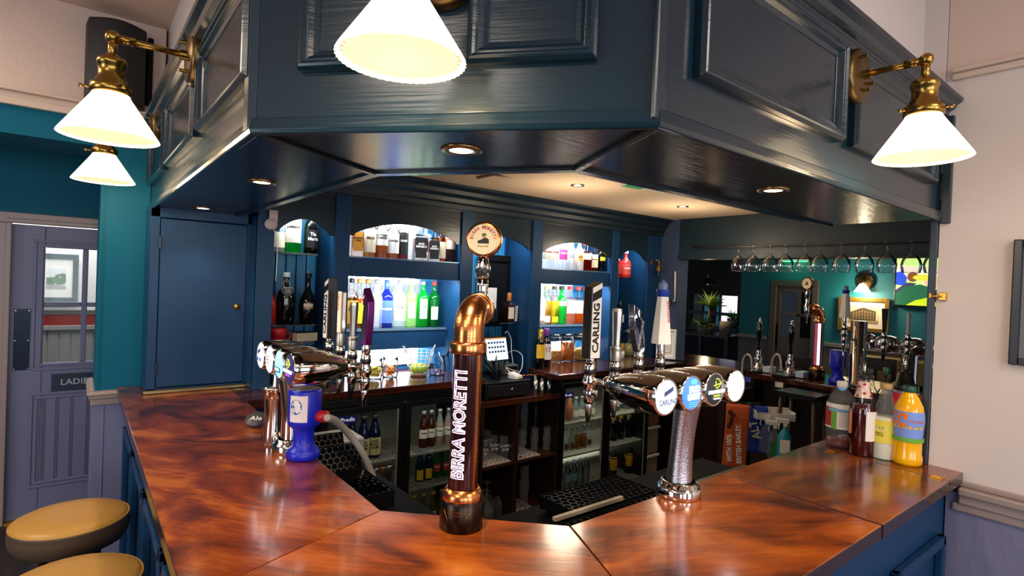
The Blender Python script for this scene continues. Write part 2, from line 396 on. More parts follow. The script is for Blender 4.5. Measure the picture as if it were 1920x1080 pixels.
def art_street(t, w, h):
    b = MB(); b.box(-w*.30, w*.28, -h*.30, h*.24, .006, .0065); s = b.build('print', mat('print_sky', 'd9dcdc', .8), t)
    g = mat('print_green', '5d7a52', .8); gd = mat('print_dark_green', '3b4f3a', .8)
    b = MB(); random.seed(3)
    for i in range(46):
        x = random.uniform(-w*.28, w*.26); y = random.uniform(-h*.17, h*.04+.06*h*math.sin(x*40)); r = random.uniform(.008, .022)
        poly2(b, [(max(-w*.3, min(w*.3, x+r*math.cos(q))), y+r*math.sin(q)) for q in [k*PI/4 for k in range(8)]], .0067+i*.00002)
    b.build('print_trees', [g], s)
    b = MB(); poly2(b, [(-w*.3, -h*.28), (w*.3, -h*.28), (w*.3, -h*.2), (-w*.3, -h*.16)], .0078)
    b.build('print_road', mat('print_road', 'a9a49c', .8), s)
p0 = at(108, 507, y=6.27)
picture('framed_picture', 'green framed street print on the white corridor wall seen through the door glass', basis(((at(147, 520, y=6.28).x+at(62, 520, y=6.28).x)/2, 6.278, (at(110, 476, y=6.28).z+at(110, 566, y=6.28).z)/2), (1, 0, 0), (0, 0, 1)), at(147, 520, y=6.28).x-at(62, 520, y=6.28).x, at(110, 476, y=6.28).z-at(110, 566, y=6.28).z, .04, paper, art_street, None, mat('dark_green_frame', '1f3a35', .4))

# ---- LADIES door ----
b = MB()
fr = [(-.41, -.345), ]
def jamb(x0, x1, z0, z1, y): b.box(x0, x1, y, 4.9, z0, z1)
jamb(-.415, -.345, 0, 2.0, 4.875); jamb(.50, .57, 0, 2.0, 4.875); jamb(-.415, .57, 2.0, 2.07, 4.875)
b.box(-.375, -.345, 4.862, 4.875, 0, 2.0); b.box(-.375, .53, 4.862, 4.875, 2.0, 2.03)
struct(b.build('door_frame', taupe, bevel=.005))
d1 = struct(bpy.data.objects.new('door_1', None)); COL.objects.link(d1); d1.location = (0, 0, 0)
W0, W1, W2, W3 = -.176, .025, .058, .26; H0, H1, H2, H3 = 1.06, 1.446, 1.478, 1.85
b = MB(); Y0, Y1 = 4.92, 4.96
b.box(-.362, W0, Y0, Y1, .01, 1.995); b.box(W3, .497, Y0, Y1, .01, 1.995); b.box(W0, W3, Y0, Y1, .01, H0); b.box(W0, W3, Y0, Y1, H3, 1.995)
b.box(W1, W2, Y0, Y1, H0, H3); b.box(W0, W1, Y0, Y1, H1, H2); b.box(W2, W3, Y0, Y1, H1, H2)
b.build('leaf', lilac, d1, bevel=.006)
b = MB()
for (a0, a1, c0, c1) in ((W0-.06, W3+.06, H0-.05, H3+.05), (W0-.025, W3+.025, H0-.02, H3+.02), (-.235, .32, .21, .86), (-.21, .295, .235, .835)):
    for s in ((a0, a0+.018, c0+.018, c1-.018), (a1-.018, a1, c0+.018, c1-.018), (a0, a1, c0, c0+.018), (a0, a1, c1-.018, c1)): b.box(s[0], s[1], 4.91, Y0, s[2], s[3])
b.build('moulding', lilac, d1, bevel=.004)
b = MB()
for x in (-.17, -.10, -.02, .07, .16, .23):
    b.box(x, x+.006, 4.915, Y0, .25, .82); b.box(x+.012, x+.018, 4.915, Y0, .25, .82)
b.build('beadboard_grooves', mat('lilac_shadow_line', '5d5b74', .5), d1)
for (a0, a1, c0, c1) in ((W0, W1, H0, H1), (W2, W3, H0, H1), (W0, W1, H2, H3), (W2, W3, H2, H3)):
    MB().box(a0, a1, 4.938, 4.942, c0, c1).build('pane', pane, d1)
pp = MB().box(-.325, -.243, 4.914, 4.92, 1.02, 1.43).build('push_plate', mat('dark_navy_plate', '0e1c2c', .3, .6), d1, bevel=.002)
b = MB()
for x in (-.318, -.25):
    for z in (1.03, 1.22, 1.42): b.cyl((x, 4.914, z), .004, -.003, 8, 'y')
b.build('screw', steel, pp)
sg = MB().box(-.125, .19, 4.912, 4.92, .862, .982).build('door_sign', mat('navy_sign', '14233c', .35), d1)
text('lettering', 'LADIES', .058, basis((at(144, 716, y=4.91).x, 4.9115, .922), (1, 0, 0), (0, 0, 1)), mat('silver_letter', 'c9cdd4', .4), sg, sx=1.0)
MB().box(-.345, .50, 4.88, 4.96, 0, .012).build('threshold', gold, d1)
struct(MB().box(-.345, .5, 4.90, 4.915, 2.0, 2.003).build('trim_9', whitep))

# ---- speaker on the beam ----
t = thing('wall_speaker', 'black curved loudspeaker mounted high on the cream wall behind a wall lamp', 'speaker', (.13, 3.50, 2.78))
b = MB(); n = 14; pts = [(-.13, .08)]+[(-.12+.24*i/n, -.03-.07*math.sin(PI*i/n)) for i in range(n+1)]+[(.13, .08)]
b.prism(pts, -.21, .19); b.build('cabinet', mat('speaker_dark', '14100f', .6), t, bevel=.012)
MB().box(-.10, .10, -.04, -.028, -.18, .16).build('grille', mat('speaker_cloth', '0d0b0b', .9), t)
MB().box(.13, .155, .0, .09, -.17, .17).build('bracket', blackm, t, bevel=.004)

# ================= CANOPY =================
cn = thing('bar_canopy', 'dark navy panelled canopy over the bar with raised moulded frames', 'canopy')
O = [(.30, 3.58), (.30, 1.313), (.85, .66), (2.60, .66)]; I = [(.68, 3.33), (.68, 1.543), (1.03, 1.052), (2.6, 1.052)]
ZB, ZT = 2.055, 2.50
def face(a, c, t0, t1, name):
    d = Vector((c[0]-a[0], c[1]-a[1], 0)); n = Vector((-d.y, d.x, 0)).normalized()*t1
    return MB().prism([a, c, (c[0]+n.x, c[1]+n.y), (a[0]+n.x, a[1]+n.y)], ZB, ZT).build(name, navy_h, cn)
for a, c in zip(O[:-1], O[1:]): face(a, c, 0, .03, 'fascia')
b = MB(); b.prism([O[0], O[1], I[1], I[0]], ZB-.006, ZB+.012); b.build('soffit', soff, cn)
b = MB(); b.prism([O[1], O[2], I[2], I[1]], ZB-.006, ZB+.012); b.build('soffit', soff, cn)
b = MB(); b.prism([O[2], O[3], I[3], I[2]], ZB-.006, ZB+.012); b.build('soffit', soff, cn)
b = MB(); b.sweep(I, [(-.02, ZB-.014), (.012, ZB-.014), (.012, ZB+.33), (-.02, ZB+.33)]); b.build('inner_fascia', navy, cn)
b = MB(); b.sweep(O, [(-.005, ZB-.016), (.012, ZB-.016), (.016, ZB-.004), (.012, ZB+.022), (-.005, ZB+.022)]); b.build('edge_bead', navy_h, cn, bevel=.004)
for a, c in ((O[1], I[1]), (O[2], I[2])):
    b = MB()
    a, c = Vector((*a, 0)), Vector((*c, 0)); d = (c-a).normalized(); n = Vector((-d.y, d.x, 0))*.011
    b.prism([tuple((a+n)[:2]), tuple((a-n)[:2]), tuple((c-n)[:2]), tuple((c+n)[:2])], ZB-.015, ZB-.005)
    b.build('seam_strip', soff, cn, bevel=.003)
b = MB(); b.sweep(O, [(-.002, ZT-.075), (.010, ZT-.075), (.016, ZT-.058), (.016, ZT-.045), (.034, ZT-.036), (.040, ZT-.022), (.056, ZT-.012), (.060, ZT), (-.06, ZT+.004)])
b.build('cornice', navy_h, cn, bevel=.003)
def frame_on(a, c, s0, s1, z0, z1):
    """raised picture-frame moulding on a fascia between distances s0 and s1"""
    a, c = Vector((*a, 0)), Vector((*c, 0)); d = (c-a).normalized(); n = Vector((d.y, -d.x, 0))
    M = Matrix(((d.x, 0, n.x, a.x), (d.y, 0, n.y, a.y), (0, 1, 0, 0), (0, 0, 0, 1)))
    b = MB(); b.M = M
    prof = [(0, 0), (0, .016), (.006, .026), (.012, .028), (.018, .022), (.024, .022), (.032, .012), (.044, .008), (.044, 0)]
    cs = [(s0, z0), (s1, z0), (s1, z1), (s0, z1)]; m = len(prof); vs = []
    for (x, z), (ix, iz) in zip(cs, ((1, 1), (-1, 1), (-1, -1), (1, -1))):
        vs += [(x+ix*o, z+iz*o, h) for o, h in prof]
    fs = [(i*m+k, i*m+(k+1) % m, ((i+1) % 4)*m+(k+1) % m, ((i+1) % 4)*m+k) for i in range(4) for k in range(m)]
    b.add(vs, fs); b.add([(s0+.04, z0+.04, .006), (s1-.04, z0+.04, .006), (s1-.04, z1-.04, .006), (s0+.04, z1-.04, .006)], [(0, 1, 2, 3)])
    b.build('raised_panel', navy_h, cn, bevel=.0015)
# left fascia runs from y 3.58 to 1.313 (distance = 3.58 - y)
for s0, s1 in ((.06, .70), (.80, 1.50), (1.58, 2.235)): frame_on(O[0], O[1], s0, s1, 2.175, 2.432)
for s0, s1 in ((.108, .365), (.481, .738)): frame_on(O[1], O[2], s0, s1, 2.172, 2.47)
for s0, s1 in ((.11, .80), (.87, 1.62)): frame_on(O[2], O[3], s0, s1, 2.165, 2.432)
MB().prism([(.30, 1.313), (.285, 1.33), (.285, 1.37), (.30, 1.37)], ZB, ZT).build('corner_bead', navy, cn, bevel=.003)
MB().prism([(.86, .66), (.83, .66), (.83, .648), (.86, .648)], ZB, ZT).build('corner_bead', navy, cn, bevel=.003)

# post where canopy, counter and right wall meet
t = thing('bar_post', 'dark painted post at the right end of the bar with a gold latch', 'post')
b = MB(); b.box(2.588, 2.610, .662, .685, 1.1, 2.045); b.box(2.585, 2.609, .625, .655, 2.03, 2.44); b.build('post', mat('post_charcoal', '23303a', .3), t, bevel=.004)
q = at(1768, 556, x=2.60)
b = MB(); b.box(2.590, 2.61, q.y-.012, q.y+.012, q.z-.015, q.z+.015); b.tube([(2.588, q.y, q.z), (2.58, q.y+.04, q.z)], .004); b.box(2.57, 2.588, q.y+.03, q.y+.038, q.z-.008, q.z+.012)
b.build('latch', gold, t, bevel=.002)

# ================= BAR COUNTER =================
ZC = 1.10; TH = .042
base = thing('bar_counter', 'navy panelled front of the bar below the wooden worktops', 'counter')
BO = [(.235, 3.58), (.235, 1.235), (.865, .605), (2.606, .605)]
b = MB(); b.sweep(BO, [(0, 0), (0, ZC-TH), (-.05, ZC-TH), (-.05, 0)]); b.build('front_boards', navy_m, base)
b = MB(); b.sweep(BO, [(0, 0), (.02, 0), (.02, .12), (0, .13)]); b.build('skirting', navy_m, base, bevel=.003)
cn_save = cn
def base_frame(a, c, s0, s1, z0, z1):
    global cn
    a_, c_ = Vector((*a, 0)), Vector((*c, 0)); d = (c_-a_).normalized(); n = Vector((d.y, -d.x, 0))
    b = MB(); b.M = Matrix(((d.x, 0, n.x, a_.x), (d.y, 0, n.y, a_.y), (0, 1, 0, 0), (0, 0, 0, 1)))
    for e in ((s0, s1, z0, z0+.035), (s0, s1, z1-.035, z1), (s0, s0+.035, z0, z1), (s1-.035, s1, z0, z1)): b.box(e[0], e[1], e[2], e[3], 0, .028)
    b.build('raised_panel', navy_m, base, bevel=.006)
for k in range(4): base_frame(BO[0], BO[1], .06+k*.56, .56+k*.56, .2, .90)
base_frame(BO[1], BO[2], .08, .41, .2, .9); base_frame(BO[1], BO[2], .48, .81, .2, .9)
for k in range(3): base_frame(BO[2], BO[3], .08+k*.55, .58+k*.55, .2, .87)
b = MB()
inner = [(.62, 2.9), (.62, 1.41), (1.02, 1.0), (2.6, 1.0)]
b.sweep(inner, [(0, 0), (0, ZC-TH), (.02, ZC-TH), (.02, 0)]); b.build('back_boards', darkwood, base)

def worktop(pts, m, label):
    b = MB().prism(pts, ZC-TH, ZC); b.mi = [0, 0]+[1]*(len(b.f)-2)
    o = b.build('worktop', [m, mat('dark_stained_edge', '2c120a', .25, coat=.4)], bevel=.0035); return tag(o, label, 'worktop')
g = .0006
worktop([(.178, 3.58), (.178, 1.205+g), (.67, 1.392+g), (.67, 3.34), (.30, 3.34), (.30, 3.58)], top_l, 'long left arm of the dark red mahogany bar top, beside the stools')
worktop([(.178, 1.205-g), (.835, .552), (.835+.001, .552), (1.041-g, 1.036), (.67, 1.392-g)], top_f, 'orange brown corner piece of the bar top carrying the copper font')
worktop([(.838, .552), (1.791, .552), (1.791, 1.042), (1.044, 1.036)], top_r, 'mahogany right arm of the bar top carrying the four chrome taps')
HX = at(1520, 835, z=ZC).x
fl = worktop([(1.80, .552), (2.44-g, .552), (2.44-g, 1.042), (1.80, 1.042)], top_p, 'hinged brown flap of the bar top right of the black seam')
worktop([(2.44+g, .552), (2.61, .552), (2.61, .66), (2.80, .66), (2.80, 1.042), (2.44+g, 1.042)], top_p, 'fixed end of the bar top under the bottles by the right wall')
for (px, py) in ((1555, 848), (1780, 882)):
    q = at(px, py, z=ZC); q.x = 2.44
    b = MB(); b.box(q.x-.035, q.x+.035, q.y-.018, q.y+.018, ZC, ZC+.0015); b.cyl((q.x, q.y-.018, ZC+.003), .003, .036, 8, 'y')
    o = b.build('hinge', gold); tag(o, 'brass hinge let into the bar flap in front of the clear bottle' if px < 1600 else 'brass hinge let into the bar flap close to the right wall', 'hinge')

# ================= TALL CUPBOARD ON THE LEFT =================
t = thing('wall_cupboard', 'navy cupboard with one plain door and brass knob on the left arm of the bar', 'cupboard', (0, 0, 0))
b = MB(); b.box(.282, .30, 3.33, 3.58, ZC, ZB); b.box(.282, .325, 3.325, 3.34, ZC, ZB); b.box(.735, .775, 3.325, 3.34, ZC, ZB); b.box(.282, .775, 3.325, 3.34, 2.0, ZB); b.box(.282, .775, 3.325, 3.34, ZC, 1.125); b.box(.755, .775, 3.2, 3.58, ZC, ZB)
b.build('carcass', navy_m, t, bevel=.003)
d = MB().box(.327, .733, 3.318, 3.334, 1.13, 1.995).build('door', navy_m, t, bevel=.003)
q = at(444, 575, y=3.30); MB().lathe([(0, -.03), (.012, -.029), (.016, -.022), (.014, -.014), (.007, -.008), (.008, 0)], 16, 'y', (q.x, 3.318, q.z)).build('knob', gold, d)
b = MB()
for z in (1.23, 1.87): b.cyl((.325, 3.314, z-.03), .006, .06, 8)
b.build('hinge', navy, d)
MB().box(.27, .78, 3.30, 3.325, ZC, ZC+.018).build('brass_strip', mat('worn_brass_strip', '8c7a55', .35, .9), t, bevel=.004)

# ================= BACK BAR =================
YF = 3.19
bb = thing('back_bar_unit', 'blue panelled back bar with arched bays and lit bottle shelves', 'shelving', (0, 0, 0))
PIL = [(.755, .842), (1.18, 1.27), (2.06, 2.16), (2.70, 2.80), (3.59, 3.68), (4.08, 4.27)]
BAY = [(.842, 1.18), (1.27, 2.06), (2.16, 2.70), (2.80, 3.59), (3.68, 4.08)]
ZH = 2.29
for i, (a, c) in enumerate(PIL):
    b = MB(); z0 = .94 if i in (2, 3) else 1.1
    b.box(a, c, YF, YF+.03, z0, ZH); b.box(a+.02, c-.02, YF+.03, 3.55, z0, ZH); b.build('pilaster', navy_m, bb, bevel=.003)
for i, (a, c) in enumerate(BAY):
    w = c-a; big = w > .7; zs = 1.985 if i else 1.97; rise = .085 if big else .07; n = 20; ear = .06 if big else .05
    pts = [(a, ZH), (a, zs), (a+ear*.6, zs)]
    for k in range(n+1):
        u = k/n; x = a+ear*.6+(w-ear*1.2)*u
        pts.append((x, zs+.012+rise*math.sin(PI*u)**.8))
    pts += [(c-ear*.6, zs), (c, zs), (c, ZH)]
    b = MB(); nn = len(pts)
    # band split into quads between arch line and top
    low = pts[1:-1]
    vs = [(x, YF+.016, z) for x, z in low]+[(x, YF+.016, ZH) for x, z in low]+[(x, YF+.036, z) for x, z in low]+[(x, YF+.036, ZH) for x, z in low]
    m = len(low); fs = []
    for k in range(m-1):
        fs += [(k, k+1, m+k+1, m+k), (2*m+k+1, 2*m+k, 3*m+k, 3*m+k+1), (k+1, k, 2*m+k, 2*m+k+1)]
    b.add(vs, fs)
    b.box(a, c, YF+.002, YF+.018, ZH-.08, ZH)
    b.build('arch_board', navy, bb)
    if i in (1, 3):
        led = mat('lit_back_panel', 'dfe6ee', .12, 1, emit=.65, ecol='e6f1ff')
        MB().box(a-.02, c-.12, 3.53, 3.545, 1.40, 2.2).build('lit_back_panel', led, bb)
        MB().box(a-.02, c-.12, 3.53, 3.545, 1.13, 1.26).build('lit_back_panel', mat('lit_lower_panel', 'f4f8ff', .5, emit=1.5, ecol='eef4ff'), bb)
        MB().box(c-.12, c+.02, 3.53, 3.545, 1.12, 2.2).build('back_board', tgblue, bb)
        MB().box(a, c, 3.27, 3.53, 1.843, 1.855).build('shelf', navy_m, bb)
        MB().box(a, c, YF+.02, 3.27, 1.737, 1.855).build('shelf_front_board', navy_m, bb, bevel=.003)
        MB().box(a, c, YF+.018, YF+.022, 1.856, 1.862).build('shelf_edge', mat('lit_shelf_edge', '8fb0c8', .25, .6), bb)
        MB().box(a, c, 3.35, 3.53, 1.39, 1.402).build('shelf', navy_m, bb)
        MB().box(a, c, 3.352, 3.372, 1.265, 1.39).build('shelf_front_board', navy_m, bb, bevel=.003)
        MB().box(a, c, 3.348, 3.36, 1.388, 1.404).build('shelf_edge', MATS['lit_shelf_edge'], bb)
    else:
        b = MB(); n = int(w/.062)
        for k in range(n+1):
            x = a-.02+k*.062; b.box(x, x+.056, 3.53, 3.545, .95, 2.25)
        b.build('back_board', tgblue, bb, bevel=.005)
# shallow glass shelves
def gshelf(a, c, z, y0=3.24): return MB().box(a, c, y0, 3.53, z-.008, z).build('glass_shelf', lens_d, bb)
Z1 = at(545, 474, y=3.30).z; Z2 = at(545, 607, y=3.30).z; gshelf(.842, 1.10, Z1); gshelf(.842, 1.10, Z2)
Z3 = at(935, 604, y=3.30).z; gshelf(2.16, 2.58, Z3)
Z5 = at(1172, 521, y=3.32).z; gshelf(3.68, 3.95, Z5); Z6 = at(1168, 618, y=3.32).z; gshelf(3.68, 3.95, Z6)
# cornice
b = MB()
pr = [(0, 2.22), (.018, 2.22), (.02, 2.25), (.035, 2.262), (.04, 2.29), (.07, 2.31), (.075, 2.335), (.11, 2.355), (.12, 2.37), (-.05, 2.37), (-.05, 2.22)]
b.sweep([(.70, YF), (4.27, YF)], pr); b.build('cornice', mat('dark_navy_cornice', '10222c', .4), bb, bevel=.002)
b = MB(); b.box(.70, 4.27, YF+.03, 3.56, 2.25, 2.37); b.build('top_board', navy, bb)

# back counters
o = MB().prism([(.672, 2.945), (2.13, 2.945), (2.13, 3.185), (2.055, 3.185), (2.055, 3.52), (.78, 3.52), (.78, 3.35), (.672, 3.35)], 1.058, 1.10).build('back_counter', top_b, bevel=.006); tag(o, 'dark brown back counter under the left lit bay, above the left fridge', 'worktop')
b = MB(); b.prism([(2.70, 3.06), (2.68, 2.83), (4.27, 2.83), (4.27, 3.54), (2.80, 3.54), (2.80, 3.19), (2.70, 3.19)], 1.058, 1.10)
o = b.build('back_counter', top_b, bevel=.006); tag(o, 'dark brown back counter under the right lit bay, carrying the snack jars', 'worktop')
# low open cupboard with till top
t = thing('till_cupboard', 'brown open cupboard of glasses under the till', 'cupboard', (0, 0, 0))
MB().box(2.10, 2.82, 2.945, 3.53, .90, .94).build('top', top_b, t, bevel=.005)
b = MB(); b.box(2.12, 2.14, 2.955, 3.53, 0, .9); b.box(2.80, 2.82, 2.955, 3.53, 0, .9); b.box(2.405, 2.44, 2.955, 3.53, .05, .9); b.box(2.12, 2.82, 3.50, 3.53, 0, .9); b.build('carcass', darkwood, t)
MB().box(2.14, 2.405, 2.955, 3.50, .48, .50).build('shelf', shelfwood, t); MB().box(2.44, 2.80, 2.955, 3.50, .48, .50).build('shelf', shelfwood, t)
MB().box(2.14, 2.80, 2.955, 3.50, .06, .085).build('shelf', shelfwood, t)
def mesh_mat(x0, x1, y0, y1, z, n, label, m=whitep, tilt=True):
    b = MB(); k = 0
    s = (x1-x0)/n
    for i in range(-n, n*2):
        xa, xb = x0+i*s, x0+i*s+(y1-y0)
        for (p, q) in (((xa, y0), (xb, y1)), ((xb, y0), (xa, y1))):
            px, py, qx, qy = *p, *q
            if qx == px: continue
            def clip(px, py, qx, qy):
                pts = []
                for tt in (0, 1): pass
                ta, tb = 0, 1
                dx, dy = qx-px, qy-py
                for lo, hi in ((x0, x1),):
                    t0, t1 = (lo-px)/dx, (hi-px)/dx
                    if t0 > t1: t0, t1 = t1, t0
                    ta, tb = max(ta, t0), min(tb, t1)
                return None if ta >= tb else ((px+dx*ta, py+dy*ta), (px+dx*tb, py+dy*tb))
            r = clip(px, py, qx, qy)
            if r: b.tube([(*r[0], z+.003), (*r[1], z+.003)], .0025, 4)
    b.tube([(x0, y0, z+.003), (x1, y0, z+.003), (x1, y1, z+.003), (x0, y1, z+.003)], .003, 4, True)
    return tag(b.build('shelf_mat', m), label, 'mat')
mesh_mat(2.15, 2.39, 2.97, 3.3, .50, 6, 'white lattice mat under the inverted pint glasses left of the divider')
mesh_mat(2.45, 2.66, 2.97, 3.3, .50, 5, 'white lattice mat on the middle shelf right of the divider')
mesh_mat(2.45, 2.68, 2.97, 3.3, .085, 5, 'white lattice mat on the lowest shelf under the tall glass')

# ---- fridges ----
def fridge(label, x0, x1, y0, z0, z1, doors, shelves, hz=.06):
    t = thing('bottle_fridge', label, 'fridge', (0, 0, 0))
    b = MB(); b.box(x0, x0+.03, y0+.03, 3.50, z0, z1); b.box(x1-.03, x1, y0+.03, 3.50, z0, z1); b.box(x0, x1, 3.47, 3.50, z0, z1); b.box(x0, x1, y0+.03, 3.5, z0, z0+.04); b.box(x0, x1, y0+.03, 3.5, z1-.04, z1)
    b.build('cabinet', black, t)
    MB().box(x0+.03, x1-.03, 3.45, 3.47, z0+.04, z1-.04).build('liner', mat('fridge_liner', '8d897c', .5), t)
    MB().box(x0, x1, y0+.004, y0+.03, z1-.045, z1).build('header', black, t, bevel=.006)
    for k, (a, c) in enumerate(doors):
        f = .035; b = MB(); zb, zt = z0+.02, z1-.05
        b.box(a, a+f, y0, y0+.03, zb, zt); b.box(c-f, c, y0, y0+.03, zb, zt); b.box(a+f, c-f, y0, y0+.03, zb, zb+f); b.box(a+f, c-f, y0, y0+.03, zt-f, zt)
        d = b.build('door', black, t, bevel=.004)
        MB().box(a+f, c-f, y0+.012, y0+.018, zb+f, zt-f).build('pane', fpane, d)
        b = MB(); e = c-f-.006 if k == 0 else c-f-.006
        b.box(e-.008, e, y0+.008, y0+.012, zb+f, zt-f); b.build('door_seal', mat('pale_seal', '8b8a80', .4), d)
    for z in shelves:
        b = MB(); n = int((x1-x0)/.02)
        for k in range(n): x = x0+.035+k*.02; b.box(x, x+.004, y0+.05, 3.44, z-.004, z)
        b.box(x0+.03, x1-.03, y0+.045, y0+.052, z-.012, z+.001); b.box(x0+.03, x1-.03, y0+.2, y0+.205, z-.008, z-.004)
        b.build('wire_shelf', mat('pale_wire', 'b9b4a2', .4), t)
    return t
LS = [at(700, 852, y=3.03).z, .30]
zA = at(782, 857, y=3.02).z; zBs = at(780, 918, y=3.02).z; 
fL = fridge('black two door glass fridge of beer bottles left of the copper font', 1.05, 2.095, 2.965, .06, 1.05, ((1.06, 1.565), (1.57, 2.085)), (.655, .44, .12))
fR = fridge('black two door glass fridge of mixers and wine right of the till cupboard', 2.83, 3.88, 2.95, .06, 1.05, ((2.84, 3.34), (3.35, 3.87)), (.685, .434, .115))
for px, py, y, sz in ((652, 787, 2.963, .046), (1066, 741, 2.948, .04)):
    q = at(px, py, y=y); s = MB().box(q.x-.055 if sz > .045 else q.x-.03, q.x+.05, y-.001, y, q.z-.022, q.z+.02).build('fridge_badge', mat('deep_blue_badge', '1a1f7a', .3), fL if sz > .045 else fR)
    text('lettering', 'Prodis', sz*.7, basis((q.x, y-.0015, q.z), (1, 0, 0), (0, 0, 1)), mat('badge_white', 'f2f2ff', .5, emit=.4), s)
light('AREA', 'fridge_lamp', (1.58, 3.02, .99), 1.2, (1, .93, .78), 1.0, (math.radians(-20), 0, 0), size_y=.03)
light('AREA', 'fridge_lamp', (3.35, 3.03, .99), 2.6, (1, .93, .78), .95, (math.radians(-20), 0, 0), size_y=.03)
light('AREA', 'fridge_lamp', (3.35, 3.40, .20), .8, (1, .93, .78), .95, (math.radians(150), 0, 0), size_y=.03)
# clear drawer tower right of the fridge
t = thing('drawer_tower', 'pale plastic drawer tower beside the right fridge', 'drawers', (4.02, 3.03, 0))
MB().box(-.11, .11, .02, .35, .04, 1.0).build('case', mat('drawer_case', '8f8a80', .5), t)
for z0, z1, cc in ((.76, .98, '8c867a'), (.53, .745, '9a6a4c'), (.28, .515, '8f8a7c'), (.05, .265, '8c867a')):
    d = MB().box(-.105, .105, 0, .02, z0, z1).build('drawer', mat('drawer_'+cc+str(z0), cc, .35), t, bevel=.006)
    MB().box(-.11, .11, -.018, .002, z1-.02, z1).build('handle', whitep, d, bevel=.004)

# ================= BOTTLES =================
SH2 = 0
def prof_scale(pr, r, h): return [(a*r, c*h) for a, c in pr]
SHAPES = {
 'spirit': [(0, 0), (.92, 0), (1, .015), (1, .60), (.93, .66), (.55, .735), (.36, .78), (.33, .93), (.36, .94), (.36, .96), (.3, .97), (0, .97)],
 'square': [(0, 0), (.95, 0), (1, .012), (1, .62), (.9, .665), (.42, .70), (.36, .74), (.36, .93), (.42, .935), (.42, .96), (0, .965)],
 'slim': [(0, 0), (.94, 0), (1, .015), (1, .55), (.9, .63), (.5, .73), (.38, .80), (.36, .94), (.42, .945), (.42, .965), (0, .97)],
 'bulb': [(0, 0), (.8, 0), (.9, .02), (1, .25), (.98, .42), (.8, .54), (.5, .62), (.3, .70), (.27, .93), (.33, .94), (.33, .96), (0, .97)],
 'wine': [(0, 0), (.95, 0), (1, .01), (1, .60), (.92, .66), (.6, .72), (.4, .76), (.38, .95), (.43, .955), (.43, .975), (0, .98)],
 'beer': [(0, 0), (.92, 0), (1, .02), (1, .50), (.9, .60), (.6, .74), (.42, .84), (.40, .95), (.45, .955), (.45, .98), (0, .985)],
 'mixer': [(0, 0), (.9, 0), (1, .03), (1, .48), (.85, .6), (.55, .72), (.42, .8), (.42, .94), (0, .95)],
 'flask': [(0, 0), (.9, 0), (1, .03), (1, .48), (.9, .6), (.5, .68), (.3, .76), (.28, .93), (.34, .94), (.34, .96), (0, .97)],
 'jug': [(0, 0), (.92, 0), (1, .02), (1, .60), (.95, .68), (.80, .77), (.52, .85), (.32, .90), (.30, .97), (0, .975)],
 'cone': [(0, 0), (.95, 0), (1, .015), (1, .50), (.97, .57), (.80, .67), (.58, .78), (.42, .87), (.38, .97), (0, .975)],
 'juice': [(0, 0), (.85, 0), (1, .03), (1, .10), (.93, .14), (.93, .44), (1, .48), (1, .62), (.9, .74), (.6, .85), (.36, .91), (.34, .97), (0, .975)],
}
FILL = ('amber_spirit', 'dark_amber_spirit', 'golden_spirit', 'pink_spirit', 'orange_spirit', 'yellow_spirit', 'dark_red_spirit', 'orange_gin')
